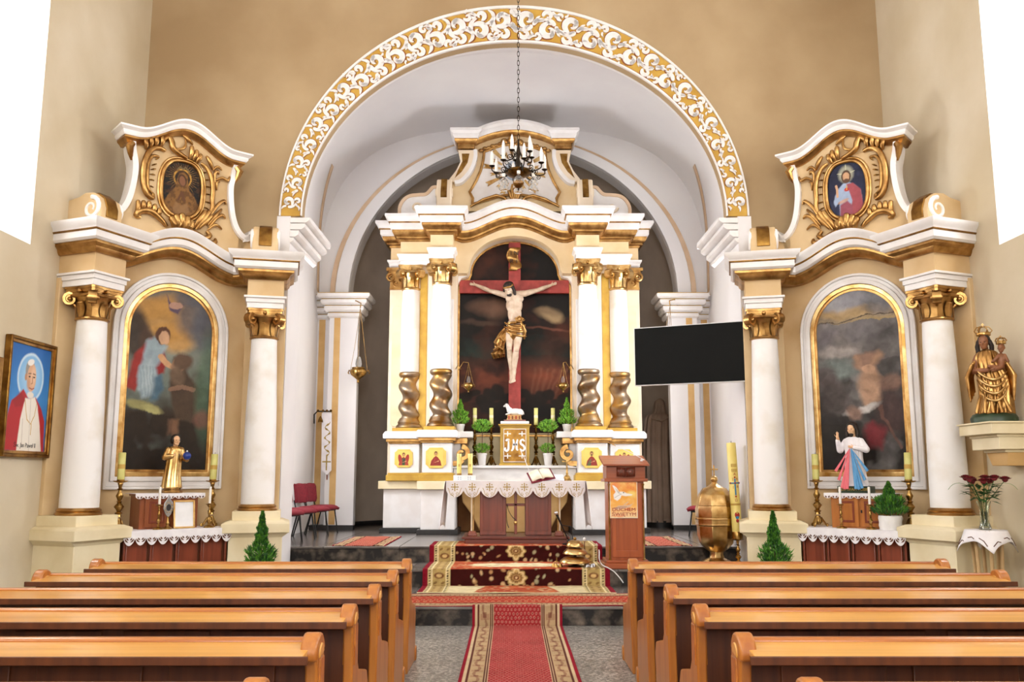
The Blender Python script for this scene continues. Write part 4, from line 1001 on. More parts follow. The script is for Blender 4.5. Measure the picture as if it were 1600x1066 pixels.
# crucifix
YC0 = 16.84
cz0, cz1 = ap(804, 662, YC0)[1], ap(804, 379, YC0)[1]
cru = thing('crucifix', 'large red wooden cross with a pale carved figure and gilded loincloth above the tabernacle', 'crucifix', (AX0, YC0, 2.44))
Q = lambda px, py, dy=0.: Vector((ap(px, py, YC0)[0], dy, ap(px, py, YC0)[1] - 2.44))
MB().box(-.115, .115, 0, .09, 0.02, cz1 - 2.44).build('upright', 'red_paint', cru, bevel=.006)
za, zb = Q(800, 458).z, Q(800, 438).z; xa, xb = Q(718, 448).x, Q(889, 448).x
MB().box(xa, xb, -.004, .085, za, zb).build('crossbeam', 'red_paint', cru, bevel=.006)
mb = MB(); D = -.13
S_L, S_R, NK = Q(789, 463, D), Q(820, 461, D), Q(803, 460, D)
E_L, W_L, E_R, W_R = Q(765, 456, -.09), Q(743, 446, -.05), Q(840, 455, -.09), Q(861, 446.5, -.05)
# torso
mb.ell(Q(804, 469, D), (.172, .10, .12)).ell(Q(803.5, 479, D + .005), (.160, .10, .18)).ell(Q(804, 492, D + .012), (.132, .088, .2)).ell(Q(803, 511, D), (.145, .10, .13))
for s, px in ((-1, 796), (1, 812)): mb.ell(Q(px, 470, D - .062), (.075, .04, .055))
for k in range(3): mb.ell(Q(803.5, 488 + 5 * k, D - .066), (.055, .02, .026))
mb.limb(NK, Q(798, 455, D - .03), .052, .05)
for a, e, w_ in ((S_L, E_L, W_L), (S_R, E_R, W_R)):
    mb.limb(NK + Vector((0, .0, -.02)), a, .06, .062); mb.limb(a, a.lerp(e, .5), .06, .052); mb.limb(a.lerp(e, .5), e, .052, .038); mb.limb(e, e.lerp(w_, .35), .04, .043); mb.limb(e.lerp(w_, .35), w_, .043, .026)
hand_soup(mb, W_L, Q(735, 444.5, -.03) - W_L, (0, -1, .1), .135, .45, .2, 1)
hand_soup(mb, W_R, Q(870, 443, -.03) - W_R, (0, -1, .1), .135, .45, .2, -1)
for hp, kn, an, ft in ((Q(797, 519, D), Q(796, 548, D - .1), Q(799, 582, D + .03), Q(799, 597, D - .06)), (Q(811, 519, D), Q(806.5, 549, D - .13), Q(803.5, 581, D - .01), Q(802, 596, D - .10))):
    mb.limb(hp, hp.lerp(kn, .5), .082, .075); mb.limb(hp.lerp(kn, .5), kn, .075, .055); mb.ell(kn + Vector((0, -.015, 0)), .053)
    c_ = kn.lerp(an, .35) + Vector((0, .025, 0)); mb.limb(kn, c_, .052, .058); mb.limb(c_, an, .056, .033); mb.limb(an, ft, .04, .034); mb.ell(an + Vector((0, .02, -.02)), .04)
    for k in range(5): mb.limb(ft + Vector(((k - 2) * .016, 0, .0)), ft + Vector(((k - 2) * .018, -.02, -.045 + abs(k - 1) * .006)), .013, .011, 7)
HC = Q(795, 455, D - .07); L, R = head_soup(mb, HC, .25, (-.30, -.8, -.55), (-.28, -.45, .85))
fig = mb.build('figure', 'flesh_white', cru, remesh=.0065, smooth=2)
mb = MB()
hl = lambda a, b, d: L(a, b, d)
mb.ell(L(0, -.12, .2), (.105, .115, .09), R); mb.ell(L(0, -.3, -.1), (.095, .06, .13), R)
for s in (-1, 1): mb.tube([L(s * .33, .0, .15), L(s * .40, .02, -.2), L(s * .38, .1, -.55), L(s * .3, .2, -.8)], [.03, .034, .03, .012], 8)
mb.build('hair', 'hair_dark', fig, remesh=.012, smooth=2)
mb = MB(); mb.ell(L(0, .24, -.4), (.05, .04, .055), R).limb(L(.0, .25, -.45), L(0, .28, -.6), .03, .012); mb.build('beard', 'hair_dark', fig, ang=180)
eyes('eye', L, R, .25, fig)
mb = MB()
for k in range(4):
    pts = []
    for i in range(25): a = 2 * PI * i / 24; pts.append(L(.40 * math.cos(a), -.06 + .44 * math.sin(a), .22 + .035 * math.sin(a * 5 + k * 1.7) + .02 * k))
    mb.tube(pts, .009, 6)
mb.build('crown_of_thorns', 'gold', fig, ang=60)
# gilded loincloth: wrapped folds and a flying end
mb = MB()
mb.ell(Q(804, 514, D), (.165, .105, .10))
for k in range(6):
    t = k / 5; s = -1 if k % 2 else 1
    a = Q(789 - 2 * t, 506 + 15 * t + 3 * s, -.17); b = Q(805, 511 + 12 * t - 4 * s, -.275 - .03 * (k % 2)); c = Q(820 + 2.5 * t, 505 + 20 * t - 3 * s, -.16)
    mb.tube(bez([a, b + Vector((-.06, 0, 0)), b + Vector((.06, 0, -.02)), c], 10), [.012, .018, .022, .026, .028, .028, .028, .026, .022, .018, .012], 8)
for k in range(4): mb.tube([Q(812, 503, -.27), Q(816 + k, 512 + 3 * k, -.27 + .02 * k), Q(822 - k, 522 + 3.4 * k, -.2 + .02 * k)], [.022, .03, .018], 8)
mb.ell(Q(811, 502, -.25), (.07, .04, .045)); mb.tube([Q(805, 503, -.27), Q(811, 498.5, -.30), Q(818, 502, -.28), Q(812, 507, -.29), Q(806, 504, -.27)], .018, 8)
for k in range(3): mb.tube([Q(800 + 3 * k, 519, -.24), Q(799 + 2.5 * k, 528, -.25), Q(801 + k, 534, -.21)], [.025, .03, .01], 8)
mb.build('loincloth', 'gold', cru, remesh=.007, smooth=1)
mb = MB()
for k in range(6):
    z_ = -.02 * (k % 2)
    mb.tube([Q(789 + k, 514 + 2 * k, -.15), Q(781 + 1.4 * k, 523 + 3 * k, -.13 + z_), Q(773.5 + 2.5 * k, 537 + 2 * k, -.13 + 2 * z_), Q(778 + 2.0 * k, 546, -.10 + z_), Q(769 + 3.6 * k, 555, -.15 + 2 * z_), Q(772 + 3.3 * k, 562 - .6 * k, -.1)], [.015, .022, .03, .018, .032, .016], 8)
mb.tube([Q(771, 549, -.18), Q(779, 544, -.2), Q(787, 549, -.18)], [.015, .025, .015], 8).tube([Q(774, 534, -.18), Q(781, 529, -.2), Q(788, 536, -.18)], [.015, .022, .015], 8)
mb.ell(Q(778, 540, -.1), (.07, .03, .12)); mb.build('flying_cloth', 'gold', cru, remesh=.007, smooth=1)
# titulus
mb = MB(); n = 16
def tit(u, v): p = Q(794 + 3 * math.sin(v * 7) + 19 * u * (.95 if v > .1 else .7), 424 - 36 * v, -.03 - .03 * math.sin(v * 8 + u)); return p
mb.grid(tit, 8, 18); ti = mb.build('title_scroll', 'gold', cru, solid=.008, ang=180)
for body, px, py in (('I', 798.5, 397.5), ('N', 806.5, 397.5), ('R', 799.5, 410), ('I', 807.5, 410)):
    text('letter', body, .125, 'print_black', ti, Q(px, py, -.085), extrude=.004)
# tabernacle
tb = thing('tabernacle', 'gilded tabernacle box with white JHS letters and four small crosses', 'tabernacle', (AX0, 16.55, 1.86))
MB().box(-.265, .265, -.19, .2, 0, .70).build('body', 'ochre_paint', tb, bevel=.006)
MB().box(-.285, .285, -.215, .22, 0, .04).build('plinth', 'ochre_paint', tb, bevel=.006)
MB().box(-.275, .275, -.205, .21, .69, .72).box(-.30, .30, -.23, .23, .72, .745).build('cornice', 'ochre_paint', tb, bevel=.005)
MB().box(-.262, .262, -.2, .2, .745, .80).build('marble_top', 'marble_white', tb, bevel=.012)
MB().box(-.20, .20, -.16, .16, .80, .83).build('riser', 'mahogany_x', tb, bevel=.004)
dr = MB().box(-.205, .205, -.205, -.19, .06, .66).build('door', 'gold_dark', tb, bevel=.003)
mb = MB(); o_ = [(-.205, .06), (.205, .06), (.205, .66), (-.205, .66)]; i_ = [(-.195, .07), (.195, .07), (.195, .65), (-.195, .65)]; mb.ring(o_, i_, -.212, -.2); mb.build('door_border', 'white_paint', dr, fix=True)
for x in (-.13, .13):
    for z in (.57, .17): MB().box(x - .06, x + .06, -.213, -.204, z - .009, z + .009).box(x + (-.0 if x > 0 else 0) - .009, x + .009, -.2135, -.204, z - .045, z + .045).build('small_cross', 'white_paint', dr)
def stroke(mb, pts, w_, y0, y1): ln = [(p.x, p.y) for p in spline([(a, b, 0) for a, b in pts], 5)]; ribbon(mb, ln, [w_ * (.7 + .5 * math.sin(PI * i / (len(ln) - 1))) for i in range(len(ln))], y0, y1)
for nm, strokes in (('letter_j', [[(-.165, .44), (-.14, .46), (-.095, .465)], [(-.115, .46), (-.115, .36), (-.12, .29), (-.15, .26), (-.18, .29), (-.165, .32)]]), ('letter_h', [[(-.03, .47), (-.02, .4), (-.035, .3), (-.065, .26)], [(.05, .47), (.035, .4), (.035, .3), (.06, .27)], [(-.03, .37), (.04, .38)]]), ('letter_s', [[(.175, .43), (.145, .465), (.105, .44), (.11, .39), (.16, .35), (.175, .3), (.14, .265), (.09, .3)]])):
    mb = MB()
    for st in strokes: stroke(mb, st, .017, -.215, -.204)
    mb.build(nm, 'white_paint', dr, fix=True)
# lamb on the book of seals
zb0 = 1.86 + .83
lb = thing('lamb_statue', 'small white lamb figurine lying on an orange book with seals on the tabernacle', 'statue', (AX0 - .02, 16.55, zb0))
mb = MB(); mb.box(-.13, .15, -.09, .09, 0, .025).box(-.115, .135, -.08, .08, .025, .09).build('book', 'stripe_ochre', lb, bevel=.006)
for k in range(4): MB().box(-.1 + k * .065, -.075 + k * .065, -.092, -.079, .01, .075).build('seal', ('print_red', 'print_brown')[k % 2], lb, bevel=.004)
mb = MB(); mb.ell((.03, 0, .155), (.135, .06, .062)).ell((.11, 0, .15), (.07, .058, .06)).ell((-.075, 0, .18), (.055, .045, .06)).limb((-.09, 0, .2), (-.12, 0, .265), .042, .034).ell((-.13, 0, .275), (.036, .03, .034)).limb((-.14, 0, .272), (-.178, 0, .255), .026, .017)
for s in (-1, 1): mb.limb((-.12, s * .03, .285), (-.1, s * .052, .268), .012, .008, 7); mb.limb((-.08, s * .04, .12), (-.14, s * .045, .105), .018, .014, 7); mb.limb((.1, s * .05, .115), (.16, s * .05, .105), .02, .014, 7)
mb.limb((.17, 0, .15), (.185, .0, .11), .016, .012, 7); bd = mb.build('lamb', 'pot_white', lb, remesh=.007, smooth=1)
for s in (-1, 1): MB().ell((-.155, s * .022, .28), .006, seg=8, rings=6).build('eye', 'print_black', bd)
# candlesticks and candles on the gradine
for i, (px, nm) in enumerate(((741.5, 'leftmost, beside the left topiary'), (767.5, 'just left of the gilded tabernacle'), (837.8, 'just right of the gilded tabernacle'), (864.5, 'rightmost, beside the right topiary'))):
    x = P(px, 728, 16.5).x
    candlestick('candlestick', 'dark brass candlestick on the high altar shelf, %s' % nm, (x, 16.52, 1.86), .74, .09, 'brass_dark', 'candlesticks on the high altar')
    candle('altar_candle', 'cream candle in the high altar candlestick, %s' % nm, (x, 16.52, 2.60), .037, .31, 'wax_green', 'candles on the high altar', band='cream_stone')
topiary('double-ball topiary in a white pot left of the tabernacle', (P(753, 728, 16.4).x, 16.42, 1.86), .83, 3)
topiary('double-ball topiary in a white pot right of the tabernacle', (P(856.5, 728, 16.4).x, 16.42, 1.86), .83, 8)
potted_conifer('potted_conifer', 'bright green conifer in a white pot on the left shelf of the high altar', (P(719, 672, 16.48).x, 16.47, 2.47), .14, .085, .48, .17, seed=4)
potted_conifer('potted_conifer', 'bright green conifer in a white pot on the right shelf of the high altar', (P(886, 672, 16.48).x, 16.47, 2.47), .14, .085, .52, .16, seed=9)
# painted icon boards on the pedestals
def icon(label, x, y, z, r, fig):
    t = thing('icon_board', label, 'icon', (x, y, z)); a, b = r, r * .62
    ot = [(-a, -b), (-b - .02, -b), (-b - .02, -b - .02), (-b, -a), (b, -a), (b + .02, -b - .02), (a, -b), (a, b), (b + .02, b + .02), (b, a), (-b, a), (-b - .02, b + .02), (-a, b)]
    ot = [(k * x, m_ * z) if i else (k * x, m_ * z) for i, (k, m_, L_) in enumerate(((-1, -1, 0), (1, -1, 1), (1, 1, 0), (-1, 1, 1))) for x, z in (((a, .66 * a), (.87 * a, .74 * a), (.74 * a, .87 * a), (.66 * a, a)) if not L_ else ((.66 * a, a), (.74 * a, .87 * a), (.87 * a, .74 * a), (a, .66 * a)))]
    MB().prism(ot, -.02, 0).build('board', 'board_yellow', t, fix=True, bevel=.003)
    p = Paint(64, 64, '#E8CB68'); p.ell(.5, .74, .16, .16, '#C69A3E', 0, .1).ell(.5, .74, .13, .13, '#EBCF74', 0, .1)
    if fig == 'wings': p.ell(.24, .42, .15, .36, '#9C2A20', .25).ell(.76, .42, .15, .36, '#9C2A20', -.25)
    p.poly([(.1, .0), (.18, .3), (.36, .52), (.5, .6), (.64, .52), (.82, .3), (.9, .0)], '#8E2A22' if fig != 'wings' else '#A33A2A', .02)
    if fig == 'wings': p.poly([(.36, .5), (.64, .5), (.6, .0), (.4, .0)], '#3A4A2C', .03)
    if fig == 'beard': p.poly([(.15, .0), (.3, .3), (.5, .45), (.42, .0)], '#3E5A3A', .02)
    p.ell(.5, .76, .1, .13, '#4A2A1A', 0, .2).ell(.5, .73, .07, .095, '#C08A5A', 0, .2)
    if fig == 'beard': p.ell(.5, .66, .06, .05, '#4A2A1A', 0, .3)
    p.ell(.66, .28, .06, .035, '#C89A68', .5, .3).line([(.42, .2), (.62, .27)], .015, '#C98A5A').line([(.3, .1), (.45, .45)], .012, '#C05040', .7)
    canvas('painted_figure', p, lambda u, v: ((u - .5) * 1.4 * r, -.0215, (v - .49) * 1.55 * r), 'print_paper', t)
zi = 1.99
icon('icon of a red-winged figure on the far left pedestal', AX0 - 2.03, 16.52, zi, .165, 'wings')
icon('icon of a red-robed bearded figure on the inner left pedestal', AX0 - 1.40, 16.02, zi, .18, 'hand')
icon('icon of a bearded figure in green and red on the inner right pedestal', AX0 + 1.36, 16.02, zi, .18, 'beard')
icon('icon of a red-winged figure behind the lectern top', AX0 + 2.0, 16.52, zi, .165, 'wings')
# little oil lamps hanging beside the painting
for s, px, hx, side in ((-1, 732, 728, 'left'), (1, 880, 884, 'right')):
    b = P(px, 602, 16.35); hk = P(hx - s * 4, 567, 16.35)
    hanging_lamp('hanging_lamp', 'small brass oil lamp on a scrolled arm at the %s edge of the altar painting' % side, hk, b, .85,
                 [P(804 + s * 92, 577, 16.5), P(804 + s * 88, 570, 16.42), P(804 + s * 84, 577, 16.38), P(804 + s * 88, 579, 16.38), P(804 + s * 80, 566, 16.35), hk])
# ================================================================== people's altar, lectern and the things in the chancel
ma = thing('altar_table', 'free-standing mahogany altar table with two panels, a wooden cross and gilt rods', 'altar table', (AX0, 14.1, Z3))
HT = 1.59 - Z3
MB().box(-1.02, 1.02, -.36, .36, HT - .07, HT - .006).build('top', 'mahogany_x', ma, bevel=.008)
MB().box(-.76, .76, -.50, .44, 0, .085).build('plinth', 'mahogany_x', ma, bevel=.008)
MB().box(-.80, .80, -.53, .47, .085, .12).build('plinth_board', 'mahogany_x', ma, bevel=.006)
for s in (-1, 1):
    x0, x1 = sorted((s * .145, s * .545))
    pn = MB().box(x0, x1, -.20, -.14, .12, HT - .07).build('panel', 'mahogany', ma, bevel=.004)
    MB().ring([(x0 + .002, .13), (x1 - .002, .13), (x1 - .002, HT - .08), (x0 + .002, HT - .08)], [(x0 + .05, .19), (x1 - .05, .19), (x1 - .05, HT - .13), (x0 + .05, HT - .13)], -.222, -.2).build('panel_frame', 'mahogany', pn, fix=True, bevel=.004)
    MB().box(min(s * .145, s * .165), max(s * .145, s * .165), -.2, .2, .12, HT - .07).build('panel_return', 'mahogany', ma)
    for k in (0, 1):
        xr = s * (.655 + .028 * k - .014)
        MB().lathe([(.014, .16), (.012, .2), (.012, HT - .16), (.014, HT - .07)], 12, (xr, -.26, 0)).build('rod', ('gold_bright', 'cream_light')[k], ma)
    MB().frustum((s * .655, -.26), (.075, .07), (.05, .05), .12, .19).build('rod_base', 'mahogany', ma, bevel=.008)
mb = MB(); mb.box(-.022, .022, -.25, -.215, .14, HT - .1); cr = mb.build('cross_upright', 'mahogany', ma, bevel=.004)
MB().box(-.145, .145, -.25, -.215, .46 + .1, .5 + .1).build('cross_arm', 'mahogany_x', ma, bevel=.004)
mb = MB(); mb.ell((0, -.255, .31), (.03, .01, .03)); mb.build('cross_boss', 'gold_bright', ma)
rs = thing('rosary', 'dark beaded rosary hanging from the cross of the altar table', 'rosary', (AX0 - .13, 13.845, Z3 + .58))
mb = MB()
cn = spline([(.0, 0, 0), (-.01, 0, -.12), (.0, 0, -.26), (.025, 0, -.34)], 9) + spline([(.0, 0, .0), (.03, 0, -.1), (.08, 0, -.18), (.125, 0, -.22)], 6)
for p in cn: mb.ell(p, .007, seg=6, rings=5)
o = mb.build('bead_string', 'print_black', rs); o['kind'] = 'stuff'
# cloth with eight scallops and gilt crosses
cl = thing('tablecloth', 'white altar cloth with scalloped edge and eight gold crosses over the altar table', 'tablecloth', (AX0, 14.1, Z3 + HT))
mb = MB(); mb.box(-1.06, 1.06, -.385, .385, 0, .006); mb.build('top_cloth', 'cloth_white', cl)
sc = scallop(-1.05, 1.05, 8, 0.004, .245, 0, .42); sc = sc[:2] + sc[2:]
mb = MB(); mb.prism(sc[::-1], -.395, -.387); fd = mb.build('front_drop', 'cloth_white', cl, fix=True)
w_ = 2.10 / 8
for i in range(8):
    xc = -1.05 + w_ * (i + .5); zc = -.085; g = .0105
    mb = MB(); mb.box(xc - .058, xc + .058, -.3985, -.3945, zc - g * .7, zc + g * .7).box(xc - g * .7, xc + g * .7, -.3990, -.3945, zc - .062, zc + .062)
    for a in (-1, 1):
        for b in (-1, 1): mb.box(xc + a * .034 - .012, xc + a * .034 + .012, -.3984, -.3945, zc + b * .034 - .004, zc + b * .034 + .004).box(xc + a * .034 - .004, xc + a * .034 + .004, -.3986, -.3945, zc + b * .034 - .012, zc + b * .034 + .012)
    mb.build('embroidered_cross', 'cloth_gold', fd)
    mb = MB()
    for sg in (-1, 1):
        ribbon(mb, [(xc + sg * (.015 + .09 * t), -.232 + .13 * t ** 1.6 + .012 * math.sin(t * 9)) for t in [q / 10 for q in range(11)]], [.0035] * 11, -.3985, -.3945)
        ribbon(mb, spiral((xc + sg * .035, -.185), .022, .008, 0, sg * 1., 10), [.003] * 11, -.3985, -.3945)
    mb.build('lace_line', 'cloth_gold', fd)
for s in (-1, 1):
    mb = MB(); n = 14
    def side(u, v): return (s * (1.065 + .03 * v + .05 * (.6 + .6 * math.sin(u * 11 + .6)) * v ** .7), -.385 + .77 * u * (1 - .35 * v), .004 - .72 * v * (1 - .12 * math.sin(PI * u)))
    mb.grid(side, 22, n); mb.build('side_drop', 'cloth_white', cl, solid=.006, ang=180)
# on the altar table
ZT = Z3 + HT + .006
blk_ = thing('candle_block', 'low white block under the two yellow candles on the altar table', 'candle holder', (P(726, 750, 13.95).x, 13.95, ZT))
MB().box(-.17, .17, -.06, .06, 0, .085).build('block', 'pot_white', blk_, bevel=.006)
for x in (-.075, .075):
    for dx in (-.018, .018):
        for dz in (.025, .055): MB().box(x + dx - .009, x + dx + .009, -.063, -.0595, dz - .007, dz + .007).build('inlay', 'cloth_blue', blk_)
for x, nm in ((-.085, 'left'), (.085, 'right')):
    c = candle('altar_candle', 'thick yellow candle, the %s of the pair on the altar table' % nm, (P(726, 750, 13.95).x + x, 13.95, ZT + .085), .036, .33, 'wax_yellow', band=None)
    MB().lathe([(.0365, .0), (.039, .012), (.0365, .03)], 18).build('rim', 'gold_bright', c); MB().box(-.012, .012, -.038, -.030, .13, .17).build('emblem', 'print_gold', c)
st = thing('missal_cushion', 'white sloping book rest on the altar table', 'book rest', (P(862, 745, 13.95).x, 13.98, ZT))
MB().slab([(-.15, 0), (.15, 0), (.15, .10), (-.15, .02)], -.19, .19).build('cushion', 'cloth_white', st, bevel=.015, fix=True)
bk = thing('missal', 'open burgundy-bound missal leaning on the altar table', 'book', (P(845, 748, 13.86).x, 13.82, ZT + .075))
bk.rotation_euler = (.62, -.2, .2)
for s in (-1, 1):
    MB().box(*sorted((0, s * .19)), -.14, .13, 0, .014).build('cover', 'burgundy', bk, bevel=.002)
    mb = MB(); mb.grid(lambda u, v: (s * .165 * u, -.11 + .22 * v, .01 + .04 * math.sin(PI * u ** .6) * (1 - .5 * u)), 10, 3); mb.build('pages', 'paper', bk, solid=.02, ang=60)
cx_ = thing('standing_crucifix', 'small brass crucifix on a domed foot at the right end of the altar table', 'crucifix', (P(886, 750, 13.95).x, 13.93, ZT))
MB().lathe([(.07, 0), (.072, .015), (.055, .03), (.05, .06), (.03, .08), (.015, .1), (.022, .115), (.012, .13), (.012, .2)], 20).build('foot', 'brass', cx_)
MB().box(-.011, .011, -.01, .01, .19, .36).build('upright', 'brass', cx_, bevel=.003); MB().box(-.075, .075, -.01, .01, .285, .307).build('arm', 'brass', cx_, bevel=.003)
mb = MB(); mb.limb((0, -.018, .305), (0, -.018, .255), .012, .01, 8).limb((0, -.018, .25), (.0, -.018, .215), .008, .006, 8).ell((0, -.02, .322), .011); mb.limb((0, -.018, .3), (-.06, -.014, .3), .006, .004, 6).limb((0, -.018, .3), (.06, -.014, .3), .006, .004, 6); mb.build('figure', 'gold_bright', cx_, remesh=.004)
mc = thing('gooseneck_microphone', 'thin white gooseneck microphone rising over the missal', 'microphone', (P(829, 748, 13.8).x, 13.84, ZT))
MB().lathe([(.03, 0), (.03, .012), (.012, .03)], 16).build('base', 'plastic_white', mc)
MB().tube([(0, 0, .02), (-.03, 0, .18), (-.10, 0, .36), (-.14, 0, .44)], .005, 8).build('neck', 'plastic_white', mc); MB().tube([(-.135, 0, .43), (-.155, 0, .475)], [.007, .009], 8).build('head', 'plastic_white', mc)
# lectern
AZ = lambda py: P(978, py, 12.4).z
AXC = P(979, 800, 12.4).x
am = thing('lectern', 'reddish wooden lectern with a poster, gilt corner rods and an open-book relief', 'lectern', (AXC, 12.66, Z2))
q = lambda py: AZ(py) - Z2
MB().box(-.31, .31, -.30, .28, 0, .075).build('plinth', 'ambo_wood_x', am, bevel=.008); MB().box(-.285, .285, -.275, .25, .075, .115).build('plinth_step', 'ambo_wood_x', am, bevel=.01)
bd = MB().box(-.245, .245, -.235, .2, .115, q(752)).build('body', 'ambo_wood', am, bevel=.004)
zt_, zb_ = q(756), .15
MB().ring([(-.2, zb_), (.2, zb_), (.2, zt_), (-.2, zt_)], [(-.145, zb_ + .09), (.145, zb_ + .09), (.145, zt_ - .05), (-.145, zt_ - .05)], -.25, -.235).build('panel_frame', 'ambo_wood', bd, fix=True, bevel=.004)
for s in (-1, 1): MB().lathe([(.02, .115), (.02, .135), (.013, .14), (.013, zt_ - .03), (.02, zt_ - .02), (.022, zt_)], 12, (s * .232, -.24, 0)).build('corner_rod', 'gold_bright', am)
MB().box(-.295, .295, -.275, .24, q(753), q(748)).build('moulding', 'ambo_wood_x', am, bevel=.006)
hd = MB().slab([(-.25, q(748)), (.22, q(748)), (.22, q(748) + .17), (-.25, q(727))], -.265, .265).build('head', 'ambo_wood_x', am, fix=True, bevel=.004)
MB().slab([(-.33, q(732) + .03), (-.33, q(732) + .055), (.28, q(722) + .10), (.28, q(722) + .06)], -.315, .315).build('reading_board', 'ambo_wood_x', am, fix=True, bevel=.005)
for s in (-1, 1):
    mb = MB(); mb.grid(lambda u, v: (s * (.008 + .115 * u), -.262 - .02 * math.sin(PI * u), q(747) + .012 + .125 * v + .01 * u), 8, 2); pg = mb.build('relief_page', 'mahogany_x', hd, solid=.016, ang=60)
    text('relief_letter', 'A' if s < 0 else '\u03a9', .1, 'pew_panel', pg, (s * .065, -.292, q(747) + .08), extrude=.004)
po = thing('poster', 'orange poster of a white dove above a hand on the lectern', 'poster', (AXC, 12.66 - .251, Z2))
pz0, pz1 = q(809), q(753.5); ph = pz1 - pz0; pw = .18; xo = -.035
pt = Paint(80, 110, '#F0A63C', 2 * pw / ph); pt.grad(0, '#F6D9A8', .35, '#F2B352').grad(.35, '#F2B352', .75, '#EFA030').grad(.75, '#EE9A3C', 1, '#F0B060')
pt.blot('#F7C978', .5, .75, 5, 3, .8).blot('#E2602C', .58, .8, 6, 8, .7).ell(.8, .66, .12, .09, '#F6DC7C', 0, .8, .8).ell(.2, .9, .12, .1, '#E8743A', 0, .9, .6)
pt.poly([(.08, .9), (.2, .72), (.12, .64), (.14, .52), (.26, .47), (.38, .54), (.42, .62), (.58, .6), (.8, .62), (.84, .65), (.62, .68), (.52, .72), (.42, .73), (.34, .72), (.24, .84), (.14, .9)], '#F2EFEA', .02).poly([(.16, .85), (.3, .68), (.4, .66), (.28, .76)], '#B9B2AC', .02, .8).line([(.16, .55), (.3, .62), (.42, .66)], .008, '#9A948E', .7).ell(.5, .7, .02, .015, '#6A5A4A')
pt.poly([(.12, .24), (.3, .34), (.5, .34), (.72, .36), (.86, .4), (.72, .29), (.5, .25), (.3, .22)], '#D9B79A', .02).line([(.15, .27), (.4, .3), (.6, .3)], .01, '#A87A62', .8).line([(.5, .35), (.66, .44)], .012, '#D9B79A')
canvas('sheet', pt, lambda u, v: (xo + pw * (2 * u - 1), -.0045, pz0 + ph * v), 'print_paper', po)
MB().box(xo - pw - .008, xo + pw + .008, -.003, .0, pz0 - .008, pz1 + .006).build('backing', 'paper', po)
text('lettering', 'DUCHEM', .062, 'print_red', po, (xo, -.0075, pz0 + .105), extrude=.001, sx=1.25); text('lettering', '\u015aWI\u0118TYM', .062, 'print_red', po, (xo, -.0075, pz0 + .042), extrude=.001, sx=1.2)
mc = thing('lectern_microphone', 'thin white microphone reaching left from the lectern top', 'microphone', (AXC + .23, 12.48, AZ(722) + .04))
a_ = P(1007, 719, 12.48) - Vector(mc.location); b_ = P(962, 697, 12.48) - Vector(mc.location)
MB().tube([(0, 0, -.01), a_, a_.lerp(b_, .5) + Vector((0, 0, .01)), b_], .0045, 7).build('neck', 'plastic_white', mc); MB().tube([b_, b_ + (b_ - a_).normalized() * .05], [.006, .009], 8).build('head', 'stripe_ochre', mc)
MB().lathe([(.018, -.03), (.018, -.01), (.008, 0)], 12).build('base', 'plastic_white', mc)
# altar gong: three stacked brass bowls on a foot
gx, gy = P(899, 880, 12.55).x, 12.58
gg = thing('altar_gong', 'three-tier polished brass bell gong on the carpeted step', 'gong', (gx, gy, Z2 + .012))
MB().lathe([(.1, 0), (.1, .012), (.03, .03), (.02, .06), (.02, .33)], 24).build('foot', 'bronze_dark', gg)
for r_, z in ((.215, .05), (.17, .165), (.125, .265)):
    MB().lathe([(r_ * .86, z), (r_, z + .008), (r_ * .97, z + .03), (r_ * .72, z + .075), (r_ * .4, z + .09), (r_ * .12, z + .086)], 36).build('bowl_bell', 'gold_bright', gg, ang=60)
MB().ell((0, 0, .375), .022).build('knob', 'brass', gg)
ml = thing('gong_mallet', 'thin gong mallet with a white felt head behind the brass gong', 'mallet', (gx + .14, gy + .1, Z2 + .012)); MB().tube([(0, 0, 0), (.0, .02, .34)], .006, 7).build('handle', 'pew_panel', ml); MB().ell((0, .02, .36), (.022, .022, .025)).build('felt_head', 'pot_white', ml)
for i, (px, n, lab) in enumerate(((870, 3, 'cluster of small altar bells left of the brass gong'), (922, 4, 'cluster of small altar bells right of the brass gong'))):
    b = thing('altar_bells', lab, 'bells', (P(px, 886, 12.5).x, 12.5, Z2 + .012))
    for k in range(n):
        a = 2 * PI * k / n + .4; d = (.055 * math.cos(a), .045 * math.sin(a))
        MB().lathe([(.034, 0), (.03, .012), (.022, .035), (.014, .048), (.004, .052)], 16, (*d, 0)).build('bell', ('brass', 'steel')[i], b)
        MB().tube([(d[0], d[1], .05), (d[0] * .5, d[1] * .5, .075), (0, 0, .08)], .005, 6).build('arm', 'brass', b)
    MB().tube([(0, 0, .075), (0, 0, .13)], .008, 8).build('handle', 'brass', b)
# microphone on a stand
ms = thing('microphone_stand', 'black boom microphone stand beside the altar table', 'microphone stand', (P(889, 848, 13.5).x, 13.45, Z3 + .012))
B0 = Vector(ms.location); hd_, cl_ = P(869, 802, 13.3) - B0, P(889, 846, 13.45) - B0
MB().lathe([(.1, 0), (.1, .018), (.03, .03), (.014, .05)], 20).build('base', 'iron_black', ms); MB().tube([(0, 0, .03), cl_ + Vector((0, 0, .02))], .011, 8).build('post', 'iron_black', ms)
MB().ell(cl_, (.03, .03, .03)).build('clutch', 'plastic_black', ms); MB().tube([cl_ + (cl_ - hd_) * .2, cl_, hd_.lerp(cl_, .3)], .008, 8).build('boom', 'iron_black', ms)
MB().tube([hd_.lerp(cl_, .42), hd_.lerp(cl_, .06)], [.012, .018], 10).build('microphone', 'plastic_black', ms); MB().ell(hd_, .027).build('grille', 'steel', ms)
MB().tube(bez([hd_.lerp(cl_, .42), hd_.lerp(cl_, .3) + Vector((.2, 0, -.1)), cl_ + Vector((.02, 0, .3)), cl_ + Vector((.06, -.02, 0))], 14), .005, 6).build('cable', 'plastic_black', ms)
